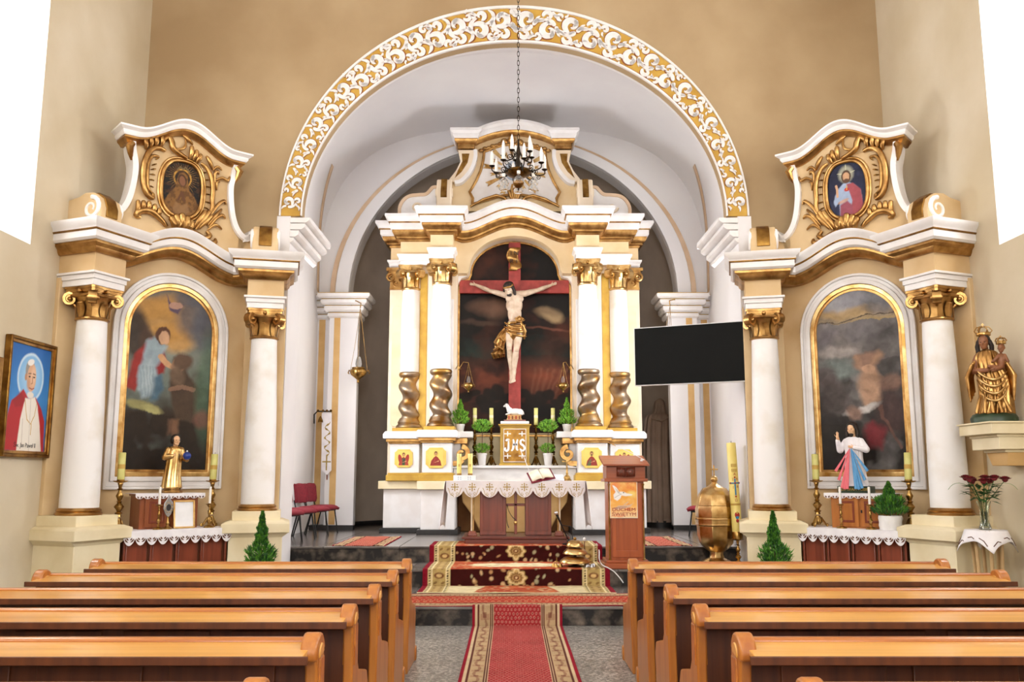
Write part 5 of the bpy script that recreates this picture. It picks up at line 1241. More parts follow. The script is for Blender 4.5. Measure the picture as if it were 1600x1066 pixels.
mb = MB(); mb.tube(spline([P(932, 850, 13.30) + Vector((0, 0, .004)), P(936, 860, 13.28), P(936.5, 874, 12.9), P(941, 883, 12.34), P(951, 888, 12.28), P(960, 894, 12.27), P(969, 904, 12.26), P(974, 911, 12.26)], 6), .008, 7)
tag(mb.build('cable', 'plastic_white'), 'white cable running down the steps beside the lectern', 'cable')
# baptismal font
fx = P(1120, 870, 12.95).x
ft = thing('baptismal_font', 'polished brass octagonal baptismal font with a cross on its domed lid', 'font', (fx, 12.95, Z2))
FZ = lambda py: P(1120, py, 12.95).z - Z2
o8 = dict(seg=8, a0=PI / 8)
MB().lathe([(.20, 0), (.21, .02), (.21, .05), (.17, .075), (.11, .10), (.095, .15), (.10, .19)], **o8).build('foot', 'gold_bright', ft, bevel=.006)
MB().lathe([(.10, .18), (.16, .22), (.235, .30), (.265, .42), (.27, FZ(822))], **o8).build('bowl', 'gold_bright', ft, bevel=.004)
z = FZ(822)
MB().lathe([(.275, z), (.29, z + .02), (.285, z + .04), (.29, z + .06), (.285, z + .08), (.29, z + .1), (.28, z + .12)], **o8).build('rim', 'gold_bright', ft, bevel=.003)
MB().lathe([(.28, z + .12), (.285, z + .24), (.27, FZ(790))], **o8).build('collar', 'gold_bright', ft, bevel=.004)
z2 = FZ(790); z3 = FZ(757)
MB().lathe([(.275, z2), (.265, z2 + .04), (.235, z2 + .15), (.17, z2 + .24), (.10, z3 - .03), (.045, z3 + .01), (.03, z3 + .035)], **o8).build('lid', 'gold_bright', ft, bevel=.004)
MB().ell((0, 0, z3 + .07), .052, seg=20, rings=14).build('ball', 'gold_bright', ft)
MB().box(-.009, .009, -.008, .008, z3 + .115, z3 + .27).box(-.058, .058, -.0082, .0082, z3 + .2, z3 + .222).build('cross', 'gold_bright', ft, bevel=.003)
MB().box(.1, .135, -.272, -.262, z2 + .04, z2 + .07).build('hasp', 'brass_dark', ft)
# paschal candle
pxx = P(1153, 845, 12.72).x
ps = candlestick('paschal_stand', 'slim brass stand carrying the tall paschal candle', (pxx, 12.72, Z2), P(1153, 843, 12.72).z - Z2 + .01, .11, 'brass', None, False)
pc = thing('paschal_candle', 'tall pale yellow paschal candle with red letters, blue cross and red studs', 'candle', (pxx, 12.72, P(1153, 843, 12.72).z + .01)); pc.rotation_euler = (0, -.035, 0)
hh = P(1148, 692, 12.72).z - pc.location.z; rr = .07
MB().lathe([(rr * 1.05, 0), (rr * 1.05, .09), (rr * .98, .1)], 24).build('holder', 'brass', pc)
MB().lathe([(rr, .09), (rr * .93, hh - .01), (rr * .85, hh), (rr * .3, hh - .01)], 28).build('wax', 'wax_yellow', pc, ang=60)
MB().tube([(0, 0, hh - .01), (.003, 0, hh + .025)], .004, 6).build('wick', 'print_black', pc)
ch = lambda py: (hh * (843 - py) / (843 - 692))
def on(x, z): return (x, -math.sqrt(max((rr * 1.03) ** 2 - x * x, 0)), z)
bl = MB(); bl.box(-.009, .009, -rr - .008, -rr + .004, ch(775), ch(749)); bl.build('cross_upright', 'print_blue', pc, bevel=.003)
MB().tube([on(x, ch(756)) for x in (-.055, -.03, 0, .03, .055)], .008, 8).build('cross_arm', 'print_blue', pc)
for x, py in ((-.058, 756), (.062, 756), (0, 747), (0, 777), (0, 756)): MB().ell(on(x, ch(py)), .013, seg=10, rings=7).build('stud', 'print_red', pc)
for body, x, py in (('A', 0, 742), ('\u03a9', .0, 783), ('2', -.028, 750), ('0', .03, 750), ('1', -.028, 763), ('8', .032, 762)): p = on(x, ch(py)); text('letter', body, .05, 'print_red', pc, (p[0], p[1] - .002, p[2]), rot=(PI / 2, 0, x * 11), extrude=.001)
for py in (728, 736):
    for x in (-.03, -.01, .01, .03): p = on(x, ch(py)); MB().box(x - .006, x + .006, p[1] - .002, p[1] + .004, p[2] - .022, p[2] + .022).build('motif', 'print_gold', pc)
MB().lathe([(rr * 1.0, ch(788)), (rr * 1.0, ch(791))], 24, cap=False).build('foil_band', 'print_gold', pc)
for z, r_, m_ in ((ch(806), .034, 'print_red'), (ch(809), .026, 'print_blue'), (ch(815), .022, 'print_red'), (ch(803), .018, 'print_gold')): MB().ell((.0, -rr + .006, z), (r_, .01, r_ * 1.3)).build('emblem', m_, pc)
# television on an arm
a, b = P(991, 555, 13.0), P(1164, 549, 12.35)
d = b - a; d.z = 0; ang = math.atan2(d.y, d.x); wd = d.length
tv = thing('television', 'large black flat television with a white rim on an arm beside the right chancel pier', 'television', (*((a + b) / 2).xy, P(1078, 600, 12.67).z), ang)
zt0 = P(1078, 507, 12.67).z - tv.location.z
MB().box(-wd / 2, wd / 2, 0, .045, 0, zt0).build('casing', 'plastic_white', tv, bevel=.006)
MB().box(-wd / 2 + .012, wd / 2 - .012, -.006, 0.001, .014, zt0 - .012).build('screen', 'screen_black', tv, bevel=.003)
MB().box(-.25, .25, .045, .1, .2, zt0 - .25).build('back_housing', 'plastic_black', tv, bevel=.01)
MB().box(wd / 2 + .0, wd / 2 + .03, .0, .05, -.03, zt0 + .05).build('mounting_rail', 'plastic_white', tv, bevel=.004)
for z in (.1, zt0 - .1): MB().box(wd / 2 - .3, wd / 2 + .06, .05, .08, z - .02, z + .02).build('arm', 'plastic_white', tv, bevel=.004)
MB().tube([(wd / 2 + .04, .02, 0), (wd / 2 + .06, .04, -.6), (wd / 2 + .05, .05, -1.6)], .006, 6).build('power_cable', 'plastic_white', tv)
# red upholstered chairs
def chair(label, loc, rz):
    t = thing('stacking_chair', label, 'chair', loc, rz, 'red chancel chairs'); w_ = .24
    def seat(u, v): x = -w_ + 2 * w_ * u; y = -.22 + .44 * v; k = (1 - (2 * u - 1) ** 6) * (1 - (2 * v - 1) ** 6); return (x * (.88 + .12 * k), y, .44 + .045 * k - .03 * max(0, .25 - v))
    mb = MB(); mb.grid(seat, 17, 15); mb.build('seat', 'chair_red', t, solid=.045, ang=180)
    def back(u, v): x = -.225 + .45 * u; z = .56 + .32 * v; k = (1 - (2 * u - 1) ** 4) * (1 - (2 * v - 1) ** 4); return (x * (.72 + .28 * k ** .5), .24 + .04 * v + .05 * (2 * u - 1) ** 2 * -1 - .02 * k + .03, z)
    mb = MB(); mb.grid(back, 17, 13); mb.build('backrest', 'chair_red', t, solid=.05, ang=180)
    for s in (-1, 1):
        MB().tube([(s * .21, -.20, 0), (s * .19, -.14, .42)], .012, 8).build('leg', 'iron_black', t); MB().tube([(s * .21, .24, 0), (s * .19, .12, .42)], .012, 8).build('leg', 'iron_black', t)
        MB().tube([(s * .17, .1, .42), (s * .17, .22, .43), (s * .16, .27, .6)], .012, 8).build('back_upright', 'iron_black', t)
    MB().box(-.2, .2, -.16, .16, .40, .425).build('seat_frame', 'iron_black', t)
    return t
for (x, y, rz, lab) in ((-3.42, 16.35, PI / 2 - .25, 'farthest of the red chairs along the left chancel wall, below the white banner'), (-3.45, 15.65, PI / 2 - .3, 'red chair, second farthest along the left chancel wall'), (-3.5, 14.8, PI / 2 - .3, 'red chair third along the left chancel wall, half hidden by the pier'), (-3.52, 14.0, PI / 2 - .3, 'red chair nearest the left pier, only its seat showing')):
    chair(lab, (x, y, Z3), rz)
chair('red chair showing left of the brass font', (P(1090, 836, 15.6).x + .08, 15.7, Z3), -PI / 2 - .2); chair('red chair mostly hidden behind the brass font', (3.3, 14.7, Z3), -PI / 2)
# cloth-covered figure in the apse
dv = thing('shrouded_statue', 'tall statue under a beige dust sheet standing in the right of the apse', 'statue', (2.97, 18.42, Z3))
k = lambda py: P(1043, py, 18.3).z - Z3
H = k(622)
mb = pleated([(.06, 0, H, .02, .02), (.04, 0, H - .07, .10, .10), (.03, 0, H - .3, .14, .13), (.0, 0, H - .42, .26, .2), (-.03, 0, H * .6, .28, .24), (-.03, 0, H * .3, .29, .25), (-.03, 0, .1, .30, .27)], 11, .09, 110, 5)
mb.build('dust_sheet', 'drape', dv, ang=180); MB().lathe([(.26, 0), (.26, .13)], 24, mod=lambda a, z: 1.).build('base', 'black_base', dv)
mb = MB(); mb.tube([(-.16, -.2, H - .42), (.02, -.3, H - .48), (.18, -.18, H - .40)], .02, 8); mb.build('tie', 'drape', dv, ang=60)
# narrow banner with a bell pull on the left pilaster
bl = thing('bell_pull', 'white embroidered bell-pull strip on an iron bracket at the left pilaster', 'banner', P(508, 645, 17.28))
B0 = Vector(bl.location); r = lambda px, py, dy=0.: P(px, py, 17.3 + dy) - B0
mb = MB(); mb.tube([r(491, 662), r(491, 648), r(496, 643), r(518, 643)], .014, 7); mb.build('bracket', 'iron_black', bl)
for px in (497, 505, 511, 517): MB().ell(r(px, 642), .025, seg=8, rings=6).build('bracket_knob', 'brass_dark', bl)
mb = MB(); p = [r(503.5, 646), r(519, 646), r(518.5, 735), r(512, 742), r(503, 735)]; mb.prism([(a.x, a.z) for a in p][::-1], -.02, -.008); sr = mb.build('strip', 'cloth_white', bl, fix=True)
c = r(511, 722); MB().box(c.x - .012, c.x + .012, -.026, -.02, c.z - .16, c.z + .12).box(c.x - .08, c.x + .08, -.0262, -.02, c.z - .01, c.z + .015).build('embroidered_cross', 'cloth_gold', sr)
mb = MB(); mb.tube([(c.x + .05 * math.sin(i * .9), -.022, c.z + .12 + i * .028) for i in range(24)], [.006 + .014 * (i % 3 == 0) for i in range(24)], 6); mb.build('embroidery', 'cloth_gold', sr); MB().tube([r(511, 742), r(511, 750)], .012, 6).build('tassel', 'print_brown', bl)
MB().lathe([(.05, -.1), (.045, -.06), (.02, 0), (.008, .02)], 14, tuple(r(501, 652, -.05))).build('bell', 'brass_dark', bl)
# lamps hanging from the apse pilaster capitals
b = P(560, 580, 17.1); hk = P(563, 481, 17.1)
hanging_lamp('sanctuary_lamp', 'brass sanctuary lamp hanging by chains left of the high altar', hk, b, 1.45, [P(548, 478, 17.3), P(556, 470, 17.2), P(564, 474, 17.1), hk])
b = P(1041, 562, 17.1); hk = P(1047, 478, 17.1)
hanging_lamp('sanctuary_lamp', 'brass sanctuary lamp on the right apse capital, mostly hidden by the television', hk, b, 1.45, [P(1059, 478, 17.3), P(1054, 468, 17.2), P(1046, 470, 17.1), hk])
# ================================================================== side altars
SA = math.radians(40.8); TW = math.radians(27)
def SW(side, s, y, z):      # side-altar coordinates (written for the left one) to world
    if side > 0: s = -s
    a = SA if side < 0 else -SA
    return Vector((side * 4.22 + s * math.cos(a) - y * math.sin(a), 11.28 + s * math.sin(a) + y * math.cos(a), z))
RZ = lambda side: SA if side < 0 else -SA
def rotpt(c, a, x, y): return (c[0] + x * math.cos(a) - y * math.sin(a), c[1] + x * math.sin(a) + y * math.cos(a))
CART = [  # scrolls of the cartouche, drawn in a 1066-unit square round the oval
    ([(325, 325), (270, 312), (200, 350), (160, 450), (150, 560), (165, 660), (200, 720), (240, 735), (245, 700)], 17),
    ([(275, 385), (225, 390), (190, 450), (185, 560), (200, 660), (235, 690)], 10),
    ([(300, 250), (345, 208), (370, 240), (385, 290), (440, 322), (515, 345)], 17), ([(345, 215), (362, 262), (420, 292), (470, 275), (495, 230), (490, 180)], 8),
    ([(468, 158), (510, 188), (555, 215)], 10), ([(640, 360), (690, 390), (735, 470), (752, 560), (752, 650), (758, 720), (730, 790)], 14),
    ([(720, 840), (770, 740), (810, 680), (860, 640), (878, 665)], 10), ([(730, 870), (790, 780), (845, 715)], 10), ([(740, 890), (800, 800), (850, 768), (882, 785)], 10), ([(730, 912), (790, 860), (855, 885)], 8),
    ([(775, 560), (762, 430), (788, 402), (802, 420)], 9), ([(785, 472), (830, 448), (880, 460), (905, 420)], 9), ([(685, 290), (715, 340), (745, 390)], 12), ([(750, 400), (780, 362), (828, 376)], 8), ([(790, 560), (782, 500), (812, 485)], 8),
    ([(375, 945), (310, 890), (230, 848), (150, 860), (118, 900), (152, 908)], 18), ([(575, 940), (640, 965), (700, 992), (748, 960), (720, 925)], 15), ([(630, 985), (720, 1020), (795, 1010), (800, 978)], 13)]
FANS = [[((165, 345), (150, 280)), ((205, 320), (195, 248)), ((245, 305), (240, 238)), ((290, 295), (290, 228))], [((540, 345), (545, 250)), ((570, 350), (590, 275)), ((600, 365), (625, 300))],
        [((600, 915), (690, 770)), ((625, 925), (725, 765)), ((650, 915), (745, 795))], [((120, 890), (125, 795)), ((160, 855), (170, 788)), ((205, 850), (215, 785)), ((248, 860), (262, 800)), ((290, 880), (302, 825))],
        [((440, 965), (405, 885)), ((462, 970), (442, 862)), ((490, 972), (488, 845)), ((518, 970), (535, 862)), ((540, 965), (570, 885))]]
NOTCH = [(268, 398, 225), (245, 455, 30), (240, 495, 20), (235, 540, 5), (230, 585, 0), (228, 640, -10), (235, 685, -20), (672, 432, 20), (700, 488, 15), (712, 545, 5), (718, 608, 0), (722, 676, -10), (715, 730, -20)]
def side_altar(side, label):
    t = thing('side_altar', label, 'altar', (side * 4.22, 11.28, 0), RZ(side)); mir = side > 0
    def B(): return MB(mir=mir)
    def rb(name, material, c, a, rects, parent=None, bevel=.008):
        mb = B(); mb.M = Matrix.Translation((c[0], c[1], 0)) @ Matrix.Rotation(a, 4, 'Z')
        for r in rects: mb.box(*r)
        return mb.build(name, material, parent or t, bevel=bevel)
    blocks = (((-1.10, 0), TW), ((1.10, 0), -TW))
    for c, a in blocks:
        outer = c[0] < 0; bk = .34 if outer else .5
        pd = rb('pedestal', 'cream_stone', c, a, [(-.33, .33, -.33, bk, 0, .95)])
        mb = B(); mb.M = Matrix.Translation((c[0], c[1], 0)) @ Matrix.Rotation(a, 4, 'Z')
        mb.frustum((0, (bk - .33) / 2), (.33, (bk + .33) / 2), (.41, (bk + .41) / 2), .89, .95); mb.box(-.42, .42, -.42, bk, .95, 1.07); mb.frustum((0, (bk - .42) / 2), (.42, (bk + .42) / 2), (.32, (bk + .32) / 2), 1.07, 1.105); mb.build('pedestal_slab', 'cream_stone', pd, bevel=.008, fix=True)
        rb('plinth', 'cream_stone', c, a, [(-.3, .3, -.3, bk, 1.10, 1.22)], pd)
        col = B().lathe([(.215, 1.30), (.212, 1.8), (.2, 2.5), (.168, 3.5)], 36, (*c, 0)).build('column', 'column_white', t, ang=60)
        B().lathe([(.25, 1.22), (.26, 1.235), (.25, 1.25), (.235, 1.26), (.245, 1.275), (.235, 1.29), (.215, 1.305)], 32, (*c, 0)).build('base_ring', 'gold', col)
        mb = B(); capital(mb, .17, 3.485, .40, a, c); mb.build('capital', 'gold', col, ang=40)
        rb('architrave', 'white_paint', c, a, [(-.235, .235, -.235, bk, 3.885, 3.96), (-.25, .25, -.25, bk, 3.96, 4.02), (-.275, .275, -.275, bk, 4.02, 4.05)], bevel=.006)
        rb('frieze_block', 'side_cream', c, a, [(-.235, .235, -.235, bk, 4.05, 4.58)])
        rb('back_pilaster', 'side_cream', c, a, [(-.27, .27, .26, bk, 1.22, 4.0)])
    # back wall with a wavy head
    bump = lambda x, A=.26: A * (.5 + .5 * math.cos(PI * min(1, abs(x) / .82)))
    xs = list(np.linspace(-.9, .9, 31))
    B().prism([(-1.2, 0), (1.3, 0), (1.3, 4.5)] + [(x, 4.5 + bump(x)) for x in xs[::-1]] + [(-1.2, 4.5)], .5, .56).build('back_wall', 'side_cream', t, fix=True, ang=30)
    # entablature
    L = [rotpt(*blocks[0], -.25, .34), rotpt(*blocks[0], -.25, -.25), rotpt(*blocks[0], .25, -.25), rotpt(*blocks[0], .25, .12)]
    Rr = [(-x, y) for x, y in L[::-1]]; Rr[-1] = rotpt(*blocks[1], .25, .4)
    path = [(x, y, 0) for x, y in L] + [(x, .40, bump(x)) for x in np.linspace(-.80, .80, 33)] + [(x, y, 0) for x, y in Rr]
    def sw(name, material, z, prof, pth=path):
        mb = B(); mb.M = Matrix.Translation((0, 0, z)); mb.sweep(pth, prof); return mb.build(name, material, t, fix=True, ang=38)
    sw('gilded_cornice', 'gold', 4.27, [(-.12, 0), (.02, 0), (.05, .03), (.06, .06), (.11, .09), (.11, .12), (-.12, .12)])
    sw('white_cornice', 'white_paint', 4.39, [(-.12, 0), (.13, 0), (.16, .025), (.16, .1), (-.12, .1)])
    sw('gilt_fillet', 'gold_dark', 4.49, [(-.12, 0), (.165, 0), (.18, .01), (.18, .02), (-.12, .02)])
    sw('crown_moulding', 'white_paint', 4.51, [(-.12, 0), (.175, 0), (.185, .03), (.23, .07), (.24, .11), (-.12, .11)])
    B().prism([(x, 4.3 + bump(x)) for x in xs] + [(x, 4.62 + bump(x)) for x in xs[::-1]], .40, .56).build('frieze', 'side_cream', t, fix=True, ang=30)
    # frame round the painting
    A = lambda hw, z0, z1: arch_pts(hw, z0, z1, hw, 24, .03)
    for i, (o, i_, yf) in enumerate((((.755, 1.50, 4.33), (.72, 1.535, 4.295), .44), ((.72, 1.535, 4.295), (.675, 1.6, 4.25), .46), ((.675, 1.6, 4.25), (.62, 1.66, 4.19), .435))):
        B().ring(A(*o), A(*i_), yf, .5).build('frame_moulding', 'white_paint', t, fix=True, bevel=.008)
    B().ring(A(.62, 1.66, 4.19), A(.565, 1.72, 4.13), .455, .5).build('gilt_frame', 'gold_bright', t, fix=True, bevel=.008)
    B().ring(A(.565, 1.72, 4.13), A(.535, 1.75, 4.10), .47, .5).build('gilt_slip', 'gold', t, fix=True)
    # attic
    yp = .30
    half = [(-.80, 4.66), (-.95, 4.95), (-.86, 4.93), (-.76, 5.02), (-.69, 5.18), (-.65, 5.4), (-.64, 5.62), (-.68, 5.82), (-.70, 5.98)]
    hs = [(p.x, p.y) for p in spline([(a, b, 0) for a, b in half[1:]], 4)]
    out = [(-.80, 4.62)] + hs; full = out + [(-x, z) for x, z in out[::-1]]
    B().prism(full[::-1], yp, yp + .22).build('attic_body', 'side_cream', t, fix=True, ang=30)
    ab = lambda x: .27 * (.5 + .5 * math.cos(PI * min(1, abs(x) / .66)))
    B().prism([(x, 5.9) for x in (-.66, .66)] + [(x, 5.97 + ab(x)) for x in np.linspace(.66, -.66, 25)], yp - .003, yp + .22).build('attic_head', 'side_cream', t, fix=True, ang=30)
    apth = [(-.74, yp + .22, 0), (-.74, yp - .02, 0)] + [(x, yp - .02, ab(x)) for x in np.linspace(-.70, .70, 33)] + [(.74, yp - .02, 0), (.74, yp + .22, 0)]
    sw('attic_gilding', 'gold', 5.90, [(-.1, 0), (.02, 0), (.04, .03), (.07, .06), (.07, .085), (-.1, .085)], apth)
    sw('attic_cornice', 'white_paint', 5.985, [(-.1, 0), (.08, 0), (.1, .03), (.1, .06), (.15, .09), (.15, .115), (-.1, .115)], apth)
    for s in (-1, 1):
        mb = B(); ln = [(s * -x, z) for x, z in hs]; ribbon(mb, ln, [.035] * len(ln), yp - .06, yp + .22); mb.build('attic_edge', 'white_paint', t, fix=True)
        mb = B(); mb.tube([(s * .70, yp - .06, 5.9), (s * .74, yp - .08, 5.84), (s * .72, yp - .06, 5.76), (s * .69, yp - .03, 5.68)], [.04, .05, .035, .015], 8); mb.build('attic_corner_leaf', 'gold', t)
        # rolled foot beside the attic
        c = (s * 1.12, .12); a = -s * TW * -1 if s < 0 else -TW
        a = TW if s < 0 else -TW
        Mx = Matrix.Translation((c[0], c[1], 0)) @ Matrix.Rotation(a, 4, 'Z')
        pr = [(.3, 4.62), (-.2, 4.62), (-.26, 4.72), (-.27, 4.86), (-.22, 4.99), (-.12, 5.06), (.0, 5.07), (.1, 5.03), (.3, 5.0)]
        mb = B(); mb.M = Mx; mb.slab(pr, -.17, .17); vo = mb.build('volute', 'side_cream', t, fix=True, bevel=.02)
        mb = B(); mb.M = Mx; mb.slab([(-.2, 4.76), (-.282, 4.76), (-.285, 4.87), (-.235, 5.0), (-.13, 5.075), (-.08, 5.08), (-.08, 5.0)], -.085, .085); mb.build('volute_panel', 'gold_dark', vo, fix=True, bevel=.006)
        for q in (-1, 1):
            mb = B(); mb.M = Mx; sp = spiral((-.12, 4.86), .14, .03, PI / 2, 1.35, 22); mb.tube([(q * .172, p, z) for p, z in sp], [.03 - .0008 * i for i in range(23)], 7); mb.build('volute_curl', 'white_paint', vo)
        mb = B(); ln = [(p.x, p.y) for p in spline([(s * .86, 4.90, 0), (s * .93, 4.92, 0), (s * .98, 5.02, 0), (s * 1.08, 5.08, 0), (s * 1.2, 5.06, 0)], 4)]; ribbon(mb, ln, [.03] * len(ln), yp - .06, yp + .2); mb.build('foot_edge', 'white_paint', t, fix=True)
        B().prism([(s * .8, 4.62), (s * 1.2, 4.62), (s * 1.2, 5.04), (s * 1.05, 5.06), (s * .96, 4.98), (s * .9, 4.9), (s * .8, 4.92)], yp, yp + .2).build('foot_cheek', 'side_cream', t, fix=True)
    # gilded cartouche
    cx, cz = -.02, 5.44; K = lambda x, y: (cx + (x - 490) / 185 * .285, cz - (y - 610) / 245 * .40)
    for pts, r in CART:
        p3 = spline([(*K(x, y), 0) for x, y in pts], 4); n = len(p3); mb = B()
        mb.tube([(p.x, yp - .03 - .025 * math.sin(PI * i / (n - 1)), p.y) for i, p in enumerate(p3)], [r * .0021 * (.45 + .75 * math.sin(PI * (.1 + .8 * i / (n - 1)))) for i in range(n)], 8); mb.build('cartouche_scroll', 'gold', t, ang=60)
    for fan in FANS:
        mb = B()
        for p0, p1 in fan:
            a, b = K(*p0), K(*p1); m_ = ((a[0] + b[0]) / 2, (a[1] + b[1]) / 2); big = 1.5 if fan is FANS[-1] else 1.
            mb.tube([(a[0], yp - .03, a[1]), (m_[0], yp - .075 * big, m_[1]), (b[0], yp - .06 * big, b[1])], [.02 * big, .034 * big, .03 * big], 8); mb.ell((b[0], yp - .055 * big, b[1]), .031 * big, seg=8, rings=6)
        mb.build('shell_leaf', 'gold', t, ang=60)
    for x, y, d in NOTCH:
        c = K(x, y); a = math.radians(d); mb = B(); mb.tube([(c[0] - .035 * math.cos(a), yp - .012, c[1] - .035 * math.sin(a)), (c[0], yp - .022, c[1]), (c[0] + .035 * math.cos(a), yp - .012, c[1] + .035 * math.sin(a))], [.006, .011, .006], 6); mb.build('notch', 'gold_dark', t)
    return t
side_altar(-1, 'cream side altar with gilded cartouche in the left corner of the nave')
side_altar(1, 'cream side altar with gilded cartouche in the right corner of the nave')

def side_thing(side, name, label, cat, s, y, z, group=None): return thing(name, label, cat, SW(side, s, y, z), RZ(side), group)
# ---- arched paintings
def arched_painting(side, label, pt):
    t = side_thing(side, 'arched_painting', label, 'painting', .03, .48, 1.75); w_, h_ = .55, 2.36
    def fn(u, v):
        x = (2 * u - 1) * w_; zt = h_ - w_ + math.sqrt(max(w_ * w_ - x * x, 0)); return (x, 0, v * zt)
    # sample the picture so that it is not squeezed under the arch
    a = pt.a.copy(); H, W = a.shape[:2]
    for i in range(W):
        x = (2 * (i / (W - 1)) - 1) * w_; zt = h_ - w_ + math.sqrt(max(w_ * w_ - x * x, 0)); idx = np.clip((np.arange(H) / (H - 1) * zt / h_ * (H - 1)).round().astype(int), 0, H - 1); a[:, i] = pt.a[idx, i]
    pt.a = a; canvas('canvas', pt, fn, 'oil_canvas', t); return t
asp = 1.1 / 2.36
pt = Paint(150, 310, '#4A4A44', asp).warp(.035, 7).warp(.014, 22, 40); pt.grad(0, '#221A13', .3, '#2C2218').grad(.3, '#33281E', .45, '#4A4638').grad(.45, '#55584C', .75, '#77766A').grad(.75, '#8A7A5A', 1, '#6A6864')
pt.blot('#8A9A94', .5, .8, 4, 11, .5)
for x, y, rx, ry in ((.35, .83, .11, .1), (.5, .9, .12, .07), (.58, .72, .09, .07), (.25, .88, .08, .06), (.62, .8, .06, .07), (.45, .75, .08, .05)): pt.ell(x, y, rx, ry, '#B88A48', 0, .6, .85)
for x, y, rx, ry in ((.75, .85, .1, .1), (.9, .78, .08, .12), (.68, .95, .08, .04)): pt.ell(x, y, rx, ry, '#55565E', 0, .6, .8)
pt.poly([(.42, .97), (.5, .9), (.62, .92), (.55, .86), (.46, .88)], '#5A4A5E', .01).ell(.53, .91, .035, .02, '#B08A78')
pt.ell(.12, .72, .07, .16, '#3A2E26', .2, .5, .95).ell(.25, .68, .05, .1, '#4A382C', .3, .5)
pt.poly([(.0, .44), (.1, .62), (.28, .72), (.36, .66), (.24, .56), (.12, .42)], '#8E2F2A', .015).poly([(.42, .66), (.48, .6), (.45, .53), (.34, .5), (.3, .56)], '#8A2A28', .015)
pt.poly([(.22, .70), (.34, .73), (.46, .68), (.4, .6), (.36, .56), (.4, .48), (.34, .4), (.2, .38), (.12, .5), (.18, .58)], '#8FA0A8', .02).poly([(.2, .56), (.3, .62), (.34, .5), (.28, .42), (.18, .44)], '#A9B6BA', .04, .7).poly([(.34, .5), (.42, .52), (.44, .44), (.38, .38), (.3, .37)], '#4E6A7C', .02)
for k in range(5): pt.line([(.16 + k * .04, .56), (.2 + k * .035, .4)], .005, '#6E8088', .35)
pt.ell(.41, .735, .04, .045, '#5A3A28').ell(.425, .725, .03, .035, '#C79E7C').line([(.4, .62), (.5, .58), (.62, .55)], .014, '#C0946E').ell(.64, .55, .02, .012, '#C79E7C')
pt.ell(.22, .34, .1, .028, '#8F8A5A', -.25, .4).ell(.3, .325, .05, .022, '#A9A36C', -.3, .4)
pt.poly([(.55, .56), (.56, .62), (.66, .62), (.74, .52), (.86, .45), (.86, .34), (.8, .27), (.6, .28), (.52, .4), (.5, .45)], '#4A3A2C', .02).ell(.62, .58, .035, .045, '#A87E60').ell(.66, .6, .05, .05, '#5A4636', .4, .4).ell(.6, .52, .04, .06, '#6A5644', .2, .5).line([(.52, .44), (.66, .46), (.8, .44)], .012, '#7E604C')
pt.poly([(.56, .28), (.64, .28), (.62, .2), (.56, .18), (.54, .22)], '#7E5C44', .02, .85).poly([(.52, .28), (.57, .28), (.54, .2), (.5, .19)], '#6A4C3A', .02, .8)
pt.ell(.95, .45, .06, .3, '#4A6650', 0, .6, .6).ell(.92, .28, .05, .05, '#7A4A3E', 0, .6, .6); pt.mottle(.22, 30, 6).mottle(.2, 8, 3)
arched_painting(-1, 'arched oil painting of a blue-robed angel feeding a kneeling hermit above the left side altar', pt)
pt = Paint(150, 310, '#3E3A38', asp).warp(.06, 7).warp(.025, 20, 40); pt.grad(0, '#1A1614', .25, '#2A2622').grad(.25, '#2E2A28', .6, '#4E4A48').grad(.6, '#5E5A58', .82, '#6E6A6A').grad(.82, '#A08A62', .9, '#8A8682').grad(.9, '#8A8682', 1, '#6A6A70')
pt.blot('#8E8A88', .5, .75, 6, 21, .55).blot('#2A2624', .52, .78, 8, 5, .6)
for x, y, rx, ry, c in ((.3, .93, .09, .04, '#A9A9AE'), (.5, .95, .1, .05, '#8E8E96'), (.45, .875, .2, .03, '#B89A6A'), (.75, .9, .08, .05, '#77777E'), (.2, .74, .08, .05, '#6A6468'), (.42, .72, .09, .05, '#7E7874'), (.55, .76, .09, .05, '#6E6A6C'), (.3, .66, .12, .03, '#A29A94'), (.28, .56, .11, .06, '#7E8A86'), (.12, .52, .06, .07, '#4A3A38')): pt.ell(x, y, rx, ry, c, 0, .7, .75)
pt.line([(.0, .815), (.4, .835), (1., .86)], .003, '#3A302A', .9)
pt.ell(.62, .6, .07, .05, '#8A6A58', .3, .5, .8).poly([(.48, .62), (.56, .55), (.54, .42), (.58, .34), (.7, .38), (.76, .5), (.72, .57), (.78, .62), (.74, .65), (.66, .56), (.58, .56), (.52, .64)], '#A07E66', .03).ell(.64, .55, .035, .03, '#B08C72').ell(.62, .44, .06, .09, '#A98870', .1, .5, .8)
pt.ell(.5, .33, .1, .02, '#B8B4B0', .3, .5).ell(.42, .31, .05, .04, '#8E7468', 0, .5).poly([(.5, .22), (.62, .28), (.78, .22), (.7, .1), (.55, .12)], '#7A2A30', .03, .85).ell(.86, .46, .06, .05, '#8A6A5A', 0, .5, .7).ell(.2, .4, .08, .1, '#3E3634', 0, .6, .8).ell(.85, .3, .08, .12, '#4A3634', 0, .6, .7).line([(.72, .34), (.9, .1)], .01, '#6A4A40', .7)
pt.mottle(.35, 30, 6).mottle(.3, 10, 3)
arched_painting(1, 'dark arched oil painting of a pale struggling nude under clouds above the right side altar', pt)
